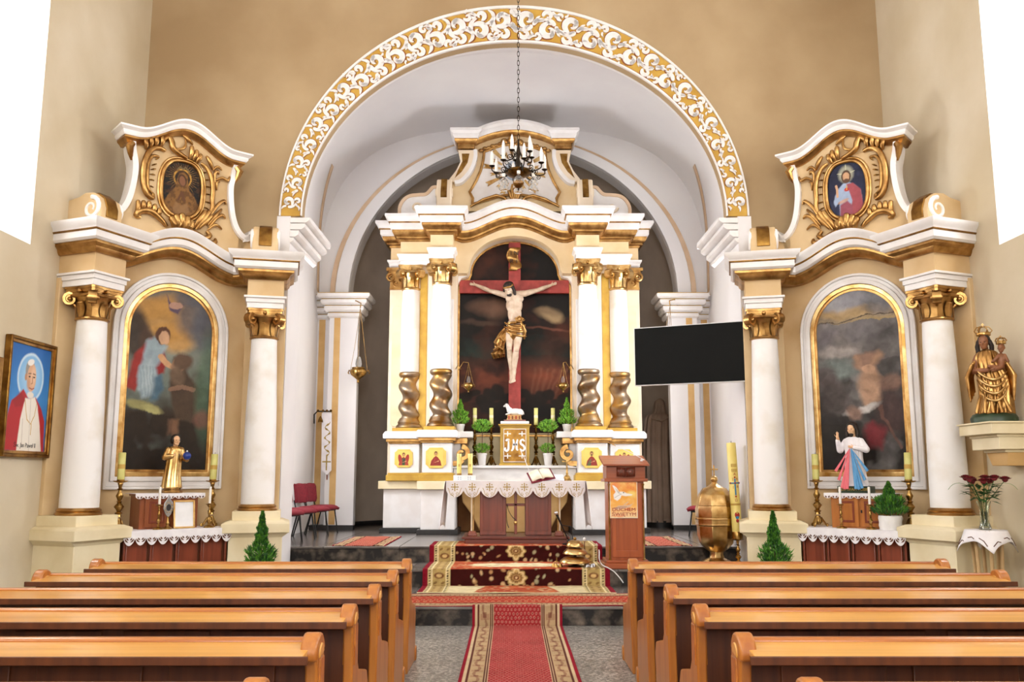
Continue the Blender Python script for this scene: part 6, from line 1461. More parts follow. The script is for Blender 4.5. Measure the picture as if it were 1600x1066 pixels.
# ---- oval paintings in the cartouches
def oval_painting(side, label, pt):
    t = side_thing(side, 'oval_painting', label, 'painting', -.02, .285, 5.44); rx, rz = .265, .375
    def fn(u, v):
        z = 2 * v - 1; k = (1 - abs(z) ** 2.6) ** (1 / 2.6); return ((2 * u - 1) * k * rx, 0, z * rz)
    a = pt.a.copy(); H, W = a.shape[:2]
    for j in range(H):
        z = 2 * j / (H - 1) - 1; k = (max(1 - abs(z) ** 2.6, 0)) ** (1 / 2.6); idx = np.clip(((.5 + (np.arange(W) / (W - 1) - .5) * k) * (W - 1)).round().astype(int), 0, W - 1); a[j] = pt.a[j, idx]
    pt.a = a; canvas('panel', pt, fn, 'oil_canvas', t)
    ol = [(rx * 1.03 * math.copysign(abs(math.cos(q)) ** (2 / 2.6), math.cos(q)), rz * 1.03 * math.copysign(abs(math.sin(q)) ** (2 / 2.6), math.sin(q))) for q in [2 * PI * i / 48 for i in range(49)]]
    MB().tube([(x, -.01, z) for x, z in ol], .026, 8).build('inner_frame', 'gold', t, ang=60); MB().tube([(x * 1.13, .0, z * 1.1) for x, z in ol], .018, 8).build('outer_frame', 'gold_bright', t, ang=60)
asp = .265 / .375
pt = Paint(90, 120, '#14110F', asp)
for k in range(36): a = 2 * PI * k / 36; pt.line([(.5 + .2 * math.cos(a), .72 + .14 * math.sin(a)), (.5 + (.42 if k % 2 else .34) * math.cos(a), .72 + (.3 if k % 2 else .24) * math.sin(a))], .003, '#9A7436', .8)
pt.ell(.5, .70, .16, .17, '#B8893A', 0, .1).ell(.5, .69, .135, .15, '#1E1610', 0, .1).poly([(.06, .0), (.08, .22), (.2, .4), (.34, .52), (.36, .66), (.42, .78), (.52, .82), (.62, .76), (.66, .6), (.68, .5), (.82, .4), (.94, .22), (.96, 0)], '#7A5528', .02)
pt.blot('#4A2E16', .45, .65, 22, 4, .7).ell(.5, .66, .075, .11, '#3A2416', .2, .2).ell(.5, .65, .055, .09, '#7A5238', .2, .3).poly([(.3, .12), (.36, .26), (.5, .2), (.64, .26), (.72, .12), (.6, .02), (.4, .02)], '#8A6844', .03, .7).line([(.42, .3), (.5, .44), (.58, .3)], .02, '#5A3A22').line([(.36, .84), (.44, .9), (.5, .86), (.56, .91), (.66, .84)], .012, '#6A5A3A')
oval_painting(-1, 'oval icon of a brown-robed veiled figure with golden rays on the left side altar', pt)
pt = Paint(90, 120, '#22263E', asp); pt.grad(0, '#2A2E4A', 1, '#1A1C30').blot('#3E4668', .5, .8, 4, 3, .5)
pt.ell(.5, .78, .13, .15, '#A8A894', 0, .4, .8)
for a in (.2, PI / 2, PI - .2): pt.line([(.5, .78), (.5 + .22 * math.cos(a), .78 + .17 * math.sin(a))], .006, '#CFCBA8', .8)
pt.poly([(.16, .3), (.2, .22), (.3, .3), (.3, .0), (.82, .0), (.86, .3), (.84, .44), (.7, .56), (.58, .62), (.42, .62), (.3, .54), (.2, .42)], '#9AAAC4', .02).poly([(.5, .6), (.66, .6), (.84, .46), (.88, .2), (.82, .0), (.56, .0), (.62, .3)], '#9A4A52', .02).poly([(.3, .0), (.32, .24), (.5, .3), (.62, .2), (.62, 0)], '#8E4A58', .03).ell(.5, .735, .085, .12, '#4A3424').ell(.5, .73, .058, .085, '#C49A76').ell(.5, .66, .05, .04, '#5A4030', 0, .4).ell(.5, .5, .045, .035, '#B03A34').line([(.5, .5), (.5, .57)], .01, '#D9A050').line([(.26, .4), (.26, .54), (.24, .6)], .02, '#C79E7C').ell(.4, .3, .1, .03, '#C08A5A', .3, .4, .7); pt.mottle(.15, 20, 2)
oval_painting(1, 'oval painting of a figure in white and rose robes on the right side altar', pt)
# ---- altar tables, cloths, cabinets
LACE = {}
for side, nm in ((-1, 'left'), (1, 'right')):
    tb = side_thing(side, 'side_table', 'dark reddish wooden altar table with upright panels at the %s side altar' % nm, 'table', .02, .1, 0)
    MB().box(-.70, .70, -.27, .36, .985, 1.02).build('top', 'mahogany_x', tb, bevel=.006); MB().box(-.62, .62, -.17, .34, .0, .985).build('carcass', 'pew_panel', tb)
    for k in range(4): x = -.60 + k * .31; MB().box(x, x + .25, -.205, -.171, .05, .97).build('front_panel', 'mahogany', tb, bevel=.012)
    for k in range(5): x = -.63 + k * .31; MB().box(x, x + .025, -.215, -.171, .0, .985).build('stile', 'mahogany', tb, bevel=.004)
    cl = side_thing(side, 'lace_cloth', 'white scalloped lace cloth on the table of the %s side altar' % nm, 'tablecloth', .02, .1, 1.02)
    MB().box(-.66, .66, -.285, .34, 0, .005).build('top_cloth', 'cloth_white', cl)
    mb = MB(); mb.prism(scallop(-.66, .66, 10, .004, .17, 0, .5)[::-1], -.292, -.286); fd = mb.build('front_drop', 'cloth_white', cl, fix=True)
    mb = MB(); lace_marks(mb, -.66, .66, 10, -.075, .05, -.2925); lace_marks(mb, -.66, .66, 10, -.07, .03, -.2925); o = mb.build('lace_openings', 'lace_hole', fd, fix=True); o['kind'] = 'stuff'
    cb = side_thing(side, 'cabinet', 'small two-door wooden cabinet on the %s side altar table' % nm, 'cabinet', -.03, .16, 1.025)
    wd = 'cabinet_dark' if side < 0 else 'cabinet_wood'
    MB().box(-.36, .36, -.09, .25, 0, .40).build('body', wd, cb, bevel=.004)
    for s in (-1, 1):
        x0, x1 = sorted((s * .012, s * .30)); d = MB().box(x0, x1, -.11, -.09, .02, .385).build('door', wd, cb, bevel=.004)
        MB().frustum(((x0 + x1) / 2, 0), (0, 0), (0, 0), 0, 0) if False else None
        mb = MB(); o_ = [(x0 + .05, .07), (x1 - .05, .07), (x1 - .05, .335), (x0 + .05, .335)]; i_ = [(x0 + .075, .1), (x1 - .075, .1), (x1 - .075, .305), (x0 + .075, .305)]; mb.ring(o_, i_, -.116, -.108); mb.build('door_moulding', 'mahogany', d, fix=True, bevel=.003)
        if s > 0: MB().box(.02, .034, -.122, -.11, .19, .225).build('lock', 'print_black', d)
    MB().box(-.38, .38, -.12, .26, .40, .425).build('top', wd, cb, bevel=.004)
    cc = side_thing(side, 'cabinet_cloth', 'narrow white lace runner on top of the %s cabinet' % nm, 'tablecloth', -.03, .16, 1.452)
    MB().box(-.43, .43, -.13, .25, 0, .004).build('top_cloth', 'cloth_white', cc)
    mb = MB(); mb.prism(scallop(-.43, .43, 9, .003, .065, 0, .4)[::-1], -.137, -.131); fd = mb.build('front_drop', 'cloth_white', cc, fix=True)
    mb = MB(); lace_marks(mb, -.43, .43, 9, -.025, .026, -.138); o = mb.build('lace_openings', 'lace_hole', fd, fix=True); o['kind'] = 'stuff'
    # big candlesticks
    for s, wh in ((-.60, 'outer'), (.55, 'inner')):
        p = SW(side, s, .17, 1.026)
        lab = {(-1, 'outer'): 'beside the left wall column', (-1, 'inner'): 'toward the chancel', (1, 'outer'): 'behind the potted conifer', (1, 'inner'): 'left of the cabinet'}[(side, wh)]
        candlestick('large_candlestick', 'ornate brass candlestick on the %s side altar, %s' % (nm, lab), p, .60, .11, 'brass', 'large side altar candlesticks', True, RZ(side))
        candle('pillar_candle', 'thick yellow-green candle on the %s side altar, %s' % (nm, lab), p + Vector((0, 0, .585)), .043, .34, 'wax_green', 'large side altar candles', (0, .03 if side * s < 0 else -.0), 'print_gold')
# small candlesticks
for side, s, lab in ((-1, -.20, 'left of the silver-framed card, left side altar'), (-1, .43, 'right of the silver-framed card, left side altar'), (1, .16, 'left one of the pair before the right cabinet'), (1, -.20, 'right one of the pair before the right cabinet')):
    p = SW(side, s, -.06, 1.026)
    candlestick('small_candlestick', 'small brass candlestick, %s' % lab, p, .30, .062, 'brass', 'small side altar candlesticks', False); candle('taper', 'thin white taper, %s' % lab, p + Vector((0, 0, .29)), .015, .22, 'wax_white', 'white tapers')
# framed card and reliquary on the left
fr = side_thing(-1, 'framed_card', 'card coloured white for glare in a thin gold frame leaning on the left cabinet', 'picture', .13, -.03, 1.026); fr.rotation_euler.x = -.14
o_ = [(-.135, 0), (.135, 0), (.135, .345), (-.135, .345)]; i_ = [(-.113, .022), (.113, .022), (.113, .323), (-.113, .323)]
MB().ring(o_, i_, -.012, .01).build('frame', 'gold_bright', fr, fix=True, bevel=.003); MB().box(-.115, .115, -.004, .008, .02, .325).build('card', 'plastic_white', fr)  # plain white card colour stands in for glare on glass; no pane built
rq = side_thing(-1, 'reliquary', 'small silver-gilt reliquary with a pointed oval window on the left side altar', 'reliquary', -.09, -.06, 1.026)
MB().lathe([(.055, 0), (.058, .012), (.03, .03), (.014, .05), (.022, .07), (.012, .09), (.012, .15)], 20).build('foot', 'brass', rq)
mb = MB(); vs_ = [(0, .14), (.035, .18), (.062, .25), (.05, .32), (.02, .36), (0, .42), (-.02, .36), (-.05, .32), (-.062, .25), (-.035, .18)]; mb.prism(vs_, -.012, .012); mb.build('case', 'steel', rq, fix=True, bevel=.004)
mb = MB(); mb.prism([(.028 * math.cos(q), .26 + .04 * math.sin(q)) for q in [2 * PI * i / 16 for i in range(16)]], -.017, -.011); mb.build('window', 'print_black', rq, fix=True)
for k in range(10): a = 2 * PI * k / 10; MB().ell((.043 * math.cos(a), -.014, .26 + .06 * math.sin(a)), .007, seg=8, rings=6).build('stud', 'gold_bright', rq)
# ---- child statue on the left cabinet
ch = side_thing(-1, 'child_statue', 'small gilded statue of a dark-haired child holding a blue orb on the left cabinet', 'statue', .02, .14, 1.457)
H = .72
mb = MB(); mb.lathe([(.125, 0), (.125, .03), (.105, .045), (.105, .06)], 8, a0=PI / 8); mb.build('base', 'gold', ch, bevel=.004)
mb = pleated([(.01, 0, .58, .055, .05), (.01, 0, .55, .085, .07), (.005, 0, .48, .095, .075), (0, 0, .36, .095, .078), (-.01, 0, .2, .105, .085), (-.01, 0, .06, .12, .1)], 9, .07, 90, 4); body = mb.build('robe', 'gold_bright', ch, ang=180)
mb = MB(); mb.limb((-.075, 0, .535), (-.125, -.03, .44), .042, .038).limb((-.125, -.03, .44), (-.06, -.09, .455), .036, .028); mb.limb((.085, 0, .535), (.12, -.03, .43), .042, .036).limb((.12, -.03, .43), (.13, -.09, .41), .034, .028); mb.build('sleeves', 'gold_bright', body, remesh=.008, smooth=1)
mb = MB(); hand_soup(mb, (-.06, -.09, .455), (.7, -.4, .5), (0, -1, .2), .06, .3, .2, 1); mb.build('hand', 'flesh', body, remesh=.004, smooth=1)
mb = MB(); hand_soup(mb, (.13, -.09, .405), (-.2, -.6, .15), (0, 0, 1), .06, .5, .2, -1); mb.build('hand', 'flesh', body, remesh=.004, smooth=1)
MB().ell((.115, -.125, .462), .05, seg=20, rings=14).build('orb', 'blue_paint', ch); MB().lathe([(.008, .508), (.012, .515), (.008, .53)], 10, (.115, -.125, 0)).build('orb_knob', 'pot_white', ch)
mb = MB(); L, R = head_soup(mb, (.01, -.01, .655), .135, (.1, -1, -.06)); mb.limb((.01, 0, .575), (.01, 0, .62), .03, .028); hd = mb.build('head', 'flesh', ch, remesh=.0045, smooth=1)
mb = MB(); mb.ell(L(0, -.16, .2), (.054, .055, .052), R)
for s in (-1, 1): mb.ell(L(s * .33, -.08, .0), (.02, .035, .045), R)
mb.build('hair', 'hair_dark', hd, remesh=.006, smooth=1); eyes('eye', L, R, .135, hd)
# ---- figure with red and blue rays on the right cabinet
dm = side_thing(1, 'robed_statue', 'white-robed bearded statue with red and blue rays on the right cabinet', 'statue', .03, .14, 1.457)
MB().box(-.2, .2, -.1, .12, 0, .085).build('base', 'green_base', dm, bevel=.01); text('lettering', 'JEZU UFAM TOBIE', .047, 'print_gold', dm, (0, -.103, .045), extrude=.002)
mb = pleated([(0, 0, .70, .06, .05), (0, 0, .67, .11, .075), (0, 0, .6, .12, .085), (0, 0, .48, .10, .08), (0, 0, .3, .115, .09), (0, 0, .085, .15, .11)], 10, .08, 100, 9); rb_ = mb.build('robe', 'cloth_white', dm, ang=180)
mb = MB(); mb.limb((-.095, 0, .645), (-.16, -.03, .54), .04, .042).limb((-.16, -.03, .54), (-.165, -.09, .655), .046, .028); mb.build('sleeve', 'cloth_white', rb_, remesh=.008, smooth=1)
mb = MB(); mb.limb((.095, 0, .645), (.165, -.03, .54), .042, .045).limb((.165, -.03, .54), (.05, -.11, .565), .046, .026); mb.build('sleeve', 'cloth_white', rb_, remesh=.008, smooth=1)
mb = MB(); mb.limb((-.16, -.09, .66), (-.16, -.10, .69), .022, .02); hand_soup(mb, (-.16, -.10, .69), (.05, -.1, 1), (0, -1, 0), .09, .15, .15, -1); mb.build('hand', 'flesh', rb_, remesh=.0045, smooth=1)
mb = MB(); mb.limb((.06, -.10, .57), (.03, -.11, .57), .022, .02); hand_soup(mb, (.04, -.11, .57), (-1, -.1, .1), (0, 1, 0), .085, .3, .15, -1); mb.build('hand', 'flesh', rb_, remesh=.0045, smooth=1)
mb = MB(); L, R = head_soup(mb, (-.005, -.015, .80), .16, (-.08, -1, -.12)); mb.limb((0, 0, .69), (0, 0, .75), .036, .034); hd = mb.build('head', 'flesh', dm, remesh=.005, smooth=1)
mb = MB(); mb.ell(L(0, -.15, .18), (.070, .074, .068), R); mb.ell(L(0, -.3, -.2), (.055, .04, .09), R)
for s in (-1, 1): mb.tube([L(s * .34, -.02, .15), L(s * .42, -.02, -.2), L(s * .42, .04, -.6), L(s * .45, .1, -.8)], [.024, .027, .024, .012], 8)
mb.build('hair', 'hair_dark', hd, remesh=.007, smooth=1); mb = MB(); mb.ell(L(0, .24, -.42), (.03, .026, .034), R); mb.build('beard', 'hair_dark', hd, ang=180); eyes('eye', L, R, .16, hd)
for s, m_ in ((-1, 'ray_red'), (1, 'ray_blue')):
    for k in range(5):
        x1 = s * (.05 + k * .034) * (1.15 if s > 0 else 1); z1 = (.05, .045, .06, .16, .27)[k]; a = Vector((s * .008, -.125, .55)); b = Vector((x1, -.165, z1)); d = (b - a).normalized(); n_ = Vector((-d.z, 0, d.x)) * .018
        mb = MB(); mb.add([a - n_ * .2, a + n_ * .2, b + n_, b - n_] + [p + Vector((0, .014, 0)) for p in (a - n_ * .2, a + n_ * .2, b + n_, b - n_)], [(0, 1, 2, 3), (7, 6, 5, 4), (0, 4, 5, 1), (1, 5, 6, 2), (2, 6, 7, 3), (3, 7, 4, 0)]); mb.build('ray', m_, dm, bevel=.004, fix=True)
# ---- conifers by the side altars
potted_conifer('potted_conifer', 'dark green conifer in a wrapped white pot on the right side altar table', SW(1, -.42, -.02, 1.026), .17, .13, .42, .2, ('leaf_mid', 'leaf_dark'), 700, 12, 'pot_white', True)
potted_conifer('potted_conifer', 'green conifer standing before the inner pedestal of the left side altar', (P(408, 860, 10.7).x, 10.7, 0), .42, .17, .90, .215, ('leaf_mid', 'leaf_dark'), 1000, 14)
potted_conifer('potted_conifer', 'green conifer standing before the inner pedestal of the right side altar', (P(1210, 860, 10.7).x, 10.7, 0), .42, .17, .90, .22, ('leaf_mid', 'leaf_dark'), 1000, 17)
# ================================================================== pews
def make_pew(L, side):
    """L = length; local x runs from the aisle end (0) outward * side; local y towards the altar; z up"""
    t = thing('pew', 'x', 'pew', (0, 0, 0)); X = lambda a, b: sorted((side * a, side * b))
    # sloping book ledge, rail and fascia on the back
    MB().slab([(-.27, .862), (-.27, .884), (-.03, .906), (-.03, .88)], *X(.03, L - .03)).build('book_ledge', 'pew_ledge', t, fix=True, bevel=.003)
    MB().slab([(-.285, .851), (-.27, .851), (-.27, .888), (-.285, .888)], *X(.005, L - .005)).build('ledge_lip', 'pew_panel', t, fix=True, bevel=.003)
    MB().slab([(-.03, .87), (.035, .87), (.038, .91), (.02, .922), (-.015, .922), (-.03, .912)], *X(.03, L - .03)).build('top_rail', 'pew_wood', t, fix=True, bevel=.005)
    MB().box(*X(.05, L - .05), -.005, .02, .10, .875).build('back_board', 'pew_panel', t)
    n = 4; w_ = (L - .3) / n
    for k in range(n):
        a = .15 + w_ * k; MB().box(*X(a + .06, a + w_ - .06), -.018, -.005, .22, .80).build('back_panel', 'pew_panel', t, bevel=.01)
    MB().box(*X(.05, L - .05), -.028, -.005, .10, .17).build('bottom_rail', 'pew_wood', t, bevel=.004)
    MB().box(*X(.04, L - .04), .02, .44, .425, .455).build('seat', 'pew_wood', t, bevel=.006)
    MB().box(*X(.06, L - .06), .04, .43, .455, .475).build('seat_pad', 'cloth_blue', t, bevel=.008)
    MB().slab([(-.36, .12), (-.22, .12), (-.22, .145), (-.36, .145)], *X(.08, L - .08)).build('kneeler', 'pew_wood', t, fix=True, bevel=.006)
    for e in (0., L - .055):
        x0, x1 = X(e, e + .055); xm = (x0 + x1) / 2
        # shaped end board
        prof = [(-.13, 0), (.50, 0), (.52, .07), (.48, .12), (.47, .30), (.49, .42), (.44, .50), (.30, .53), (.14, .56), (.075, .64), (.065, .80), (.05, .89), (-.04, .9), (-.12, .86), (-.10, .78), (-.08, .60), (-.10, .30), (-.13, .12)]
        en = MB().slab(prof, x0, x1).build('end_board', 'pew_upright', t, fix=True, bevel=.01)
        MB().slab([(-.06, .62), (.04, .62), (.03, .84), (-.06, .84)], x0 - .008, x1 + .008).build('end_fillet', 'pew_wood', en, fix=True, bevel=.006)
        # rolled head over the ledge end
        arc_ = [(-.075 + .092 * math.cos(a), .862 + .095 * math.sin(a)) for a in [PI * 1.08 - PI * 1.05 * i / 16 for i in range(17)]]
        inn = [(-.075 + .046 * math.cos(a), .862 + .05 * math.sin(a)) for a in [PI * 1.08 - PI * 1.05 * i / 16 for i in range(17)]]
        hd = MB().slab(arc_, x0 - .012, x1 + .012).build('rolled_head', 'pew_upright', en, fix=True, bevel=.012)
        for q in (x0 - .018, x1 + .006):
            MB().slab(inn, q, q + .012).build('head_boss', 'pew_ledge', en, fix=True, bevel=.005)
        MB().slab([(.44, 0), (.53, 0), (.55, .06), (.51, .13), (.45, .12)], x0 - .012, x1 + .012).build('foot_scroll', 'pew_upright', en, fix=True, bevel=.012)
    return t
PY = [7.99, 7.055, 6.12, 5.185, 4.25, 3.315]
ORD = ['front', 'second', 'third', 'fourth', 'fifth', 'rearmost visible']
for side in (-1, 1):
    proto = make_pew(2.74, side)
    for i, y in enumerate(PY):
        o = proto if i == 0 else copy_tree(proto)
        o.location = (side * .955 + .03 if side < 0 else .985, y + .075, 0)
        o['label'] = '%s honey-coloured wooden pew %s of the aisle' % (ORD[i], 'left' if side < 0 else 'right'); o['group'] = 'nave pews'
# ================================================================== rugs
def rug(name, label, prof, x0, x1, pt, z_off=.008, skew=0.):
    """prof: polyline in y,z followed by the rug from its near end to its far end"""
    ds = [0]
    for a, b in zip(prof[:-1], prof[1:]): ds.append(ds[-1] + math.hypot(b[0] - a[0], b[1] - a[1]))
    def fn(u, v):
        s = v * ds[-1]
        for i in range(len(prof) - 1):
            if s <= ds[i + 1] + 1e-9: break
        f = (s - ds[i]) / max(ds[i + 1] - ds[i], 1e-9); y = prof[i][0] + (prof[i + 1][0] - prof[i][0]) * f; z = prof[i][1] + (prof[i + 1][1] - prof[i][1]) * f
        return (x0 + (x1 - x0) * u, y + skew * (u - .5), z + .003 * math.sin(u * 17 + v * 29))
    mb = MB(); mb.grid(fn, pt.w, pt.h); o = mb.build(name, 'woven', ang=0, paint=pt.flat(), solid=.008)
    return tag(o, label, 'rug')
# great carpet over the steps
e = .012
G = [(11.55, Z1 + e), (Y2 - .045, Z1 + e), (Y2 - .045, Z2 + e), (Y3 - .045, Z2 + e), (Y3 - .045, Z3 + e), (14.2, Z3 + e)]
tot = sum(math.hypot(b[0] - a[0], b[1] - a[1]) for a, b in zip(G[:-1], G[1:]))
asp = 2.5 / tot; pt = Paint(200, 250, '#8E3A26', asp)
u = pt.U / asp; v = pt.V; m = lambda c: np.where(c, 1., 0.)
# rose ground with light sprigs
pt.a[:] = lin('#A5492E'); pt.blot('#C06A42', .5, .6, 22, 3, .8)
v1, v2, v3, v4 = [x / tot for x in (.735, .735 + .22, .735 + .22 + 1.0, .735 + 1.22 + .227)]
fld = (v > v1) & (v < v2) | (v > v3) & (v < v4)
pt._mix(m(fld), '#3A1210')
rr = random.Random(5)
for k in range(420):
    x, y = rr.uniform(.16, .84), rr.uniform(0, 1); pt.ell(x, y, rr.uniform(.005, .011), rr.uniform(.004, .009), rr.choice(['#D9B98A', '#C79A6A', '#B5B08A']), rr.uniform(0, 3), .6, .8)
for yc in ((v2 + v3) / 2,):
    pt.poly([(.5 + .26 * math.cos(a) * (1 + .05 * math.cos(12 * a)), yc + .085 * math.sin(a) * (1 + .08 * math.cos(12 * a))) for a in [2 * PI * i / 48 for i in range(48)]], '#D8CBA4', .006)
    for k in range(70): a = rr.uniform(0, 6.3); q = rr.random() ** .5; pt.ell(.5 + .21 * q * math.cos(a), yc + .06 * q * math.sin(a), .012, .002, '#6A6248', 0, .6, .8)
for yc, sg in (((v1 + v2) / 2, 1), ((v3 + v4) / 2 + .012, -1)):
    lob = lambda k: [(.5 + .055 * k * math.cos(a) * (1 + .10 * math.cos(8 * a)), yc + .034 * k * math.sin(a) * (1 + .10 * math.cos(8 * a)) * (1.35 if sg * math.sin(a) > 0 and abs(math.cos(a)) < .3 else 1)) for a in [2 * PI * i / 64 for i in range(64)]]
    pt.poly(lob(1.0), '#B59A5E', .004).poly(lob(.86), '#E0CC98', .004).poly(lob(.7), '#C2A468', .004)
    for k in range(14): a = 2 * PI * k / 14; pt.ell(.5 + .027 * math.cos(a), yc + .018 * math.sin(a), .006, .004, '#6A4426', a, .5, .8)
    pt.ell(.5, yc, .013, .01, '#6A3A22', 0, .3).ell(.5, yc, .006, .005, '#D9C08A', 0, .3)
yy = v1 - .035
pt._mix(m((v < v1 - .01) & (np.abs(u - .5) > .22 - .25 * (v - .0))), '#D5C69C')
# borders
for s in (-1, 1):
    d = np.where(s < 0, u, 1 - u)
    pt._mix(m(d < .03), '#7E1626'); pt._mix(m((d >= .03) & (d < .15)), '#C9B684'); pt._mix(m((d >= .05) & (d < .13)), '#B39A62')
    for lo in (.04, .135): pt._mix(m((np.abs(d - lo) < .007) & ((v * 90) % 1 < .45)), '#3A2A1E')
    pt._mix(m((np.abs(d - .03) < .002) | (np.abs(d - .052) < .0015) | (np.abs(d - .128) < .0015) | (np.abs(d - .15) < .002)), '#E2D3A8')
    for k in range(16):
        x = .09 if s < 0 else .91; pt.ell(x, (k + .5) / 16, .022, .013, '#6A3A26', 0, .3, .9).ell(x, (k + .5) / 16, .012, .008, '#D9B97C', 0, .3, .9)
        for q in (-.025, .025): pt.ell(x + q * .8, (k + 1.0) / 16, .009, .005, '#7A5A36', .6, .4, .8)
pt._mix(m(v < .012), '#D5C69C'); pt.mottle(.25, 60, 4)
rug('stepped_carpet', 'large oriental carpet with cream medallions laid over the chancel steps', G, AX0 - 1.25, AX0 + 1.25, pt)
# cross runner on the first landing
def runner(w, h, asp, field, ground, horiz):
    pt = Paint(w, h, field, asp); a = (pt.V if horiz else pt.U / asp); b = (pt.U if horiz else pt.V); d = np.minimum(a, 1 - a); m = lambda c: np.where(c, 1., 0.)
    k = 1. if horiz else 1 / asp
    per = 26 if horiz else 15
    if horiz: X, Y = b * 14, a * 7
    else: X, Y = a * 24, b * 22 / asp
    row = np.floor(Y); fx = (X + .5 * (row % 2)) % 1; fy = Y % 1; boteh = ((fx - .5) / .30) ** 2 + ((fy - .45) / .34) ** 2
    pt._mix(m(boteh < 1), ground, .75); pt._mix(m(boteh < .25), '#4A1418', .8)
    pt._mix(m(d < .24), '#C7B08C'); pt._mix(m((d > .08) & (d < .2)), '#B59B76')
    fr_ = 60 if horiz else 14 / asp; w_ = np.sin(b * fr_) * .022 + .14
    pt._mix(m(np.abs(d - w_) < .012), '#8E6650', .8); pt._mix(m((np.abs(d - .14) < .05) & (np.cos(b * fr_ * 1.0) ** 2 > .8)), '#9A7258', .6); pt._mix(m((np.abs(d - .14) < .02) & (np.sin(b * fr_ * 2.0 + 1) > .7)), '#6A3A30', .6); pt._mix(m((np.abs(d - .225) < .008) | (np.abs(d - .07) < .008) | (np.abs(d - .205) < .006)), '#5A2E26')
    pt._mix(m(d < .035), '#8A1A2A'); pt.mottle(.2, 50, 4); return pt
pt = runner(330, 60, 3.3 / 1.05, '#A8402E', '#CF8A66', True)
rug('cross_runner', 'red patterned runner lying across the first landing below the carpet', [(Y1 - .0 + .01, Z1 + .004), (11.52, Z1 + .004)], -1.72, 1.75, pt, skew=.05)
A = [(2.2, .006), (Y1 - .06, .006), (Y1 - .045, Z1 + .004 + .012), (Y1 + .3, Z1 + .004 + .013)]
A = [(2.2, .006), (Y1 - .04, .006), (Y1 - .04, Z1 + .016), (Y1 + .02, Z1 + .018)]
tot = sum(math.hypot(b[0] - a[0], b[1] - a[1]) for a, b in zip(A[:-1], A[1:]))
pt = runner(150, 1000, 1.0 / tot, '#9A3032', '#C98476', False)
rug('aisle_runner', 'narrow red runner with cream borders along the aisle and up the first step', A, AX0 - .505, AX0 + .505, pt)
for nm, q in (('left', [(513, 857), (600, 857), (626, 838), (556, 838)]), ('right', [(1004, 857), (1087, 857), (1046, 838), (990, 838)])):
    w = [(lambda a, b: (CAMX + a * ((Z3 - CAMZ) / b), (Z3 - CAMZ) / b))(*ray(x, y)) for x, y in q]
    xs = [p[0] for p in w]; pt = runner(80, 90, .85, '#A8483A', '#D09A80', False)
    x0 = (w[0][0] + w[3][0]) / 2; x1 = (w[1][0] + w[2][0]) / 2
    rug('chancel_rug', 'small red striped rug on the chancel floor %s of the altar table' % nm, [(13.42, Z3 + .005), (15.4, Z3 + .005)], x0, x1, pt)
# ================================================================== chandelier
cc = P(810, 262, 9.6); CX, CY = cc.x, cc.y
cd = thing('chandelier', 'dark brass chandelier with white electric candles hanging in front of the high altar', 'chandelier', (CX, CY, P(810, 290, 9.6).z))
Z0 = cd.location.z; q = lambda py: P(810, py, 9.6).z - Z0
MB().ell((0, 0, q(286)), .062, seg=24, rings=16).build('ball', 'gold_dark', cd); MB().lathe([(.004, q(298)), (.012, q(295)), (.008, q(293)), (.02, q(291))], 12).build('finial', 'bronze_dark', cd)
MB().lathe([(.02, q(278)), (.12, q(274)), (.15, q(270)), (.14, q(267)), (.03, q(266))], 28).build('dish', 'brass_dark', cd)
MB().lathe([(.016, q(292)), (.02, q(275)), (.014, q(262)), (.03, q(255)), (.014, q(248)), (.03, q(240)), (.012, q(228)), (.01, q(218))], 14).build('stem', 'bronze_dark', cd)
mb = MB(); n = 60; zt = 10 - Z0
for k in range(int((zt - q(218)) / .055)):
    z = q(218) + k * .055; a = k % 2 * PI / 2; d = Vector((math.cos(a), math.sin(a), 0)); pts = [d * .013 * math.cos(b) + Vector((0, 0, z + .03 + .034 * math.sin(b))) for b in [2 * PI * i / 10 for i in range(11)]]; mb.tube(pts, .0035, 5, cap=False)
o = mb.build('chain', 'bronze_dark', cd); o['kind'] = 'stuff'
MB().lathe([(.05, zt - .01), (.04, zt - .05), (.01, zt - .08)], 16).build('ceiling_rose', 'bronze_dark', cd)
def arm(a, R_, z0, zc, candle_h, down=False):
    d = Vector((math.cos(a), math.sin(a), 0))
    pts = spline([d * .03 + Vector((0, 0, z0)), d * R_ * .35 + Vector((0, 0, z0 - .05)), d * R_ * .7 + Vector((0, 0, z0 - .075)), d * R_ * .98 + Vector((0, 0, zc - .05)), d * R_ + Vector((0, 0, zc))], 5)
    am_ = MB().tube(pts, .0065, 6).build('arm', 'bronze_dark', cd)
    mb = MB(); sp = spiral((R_ * .55, z0 - .03), .035, .008, -PI / 2, 1.3, 14); mb.tube([d * r_ + Vector((0, 0, z)) for r_, z in sp], .005, 5); sp = spiral((R_ * .75, z0 - .1), .03, .006, PI / 2, -1.2, 12); mb.tube([d * r_ + Vector((0, 0, z)) for r_, z in sp], .0045, 5); mb.build('arm_scroll', 'bronze_dark', am_)
    c = tuple(d * R_ + Vector((0, 0, zc)))
    MB().lathe([(.008, -.012), (.028, 0), (.034, .008), (.018, .01), (.016, .016)], 14, c).build('drip_pan', 'bronze_dark', am_)
    MB().lathe([(.019, .012), (.019, .012 + candle_h)], 14, c).build('candle_tube', 'wax_white', am_); MB().lathe([(.014, .012 + candle_h), (.016, .03 + candle_h), (.009, .05 + candle_h), (.002, .07 + candle_h)], 12, c).build('bulb', 'pot_white', am_, ang=60)
for k in range(8): arm(2 * PI * (k + .25) / 8, .30, q(262), q(263), .115)
for k in range(5): arm(2 * PI * (k + .4) / 5, .17, q(240), q(243), .12)
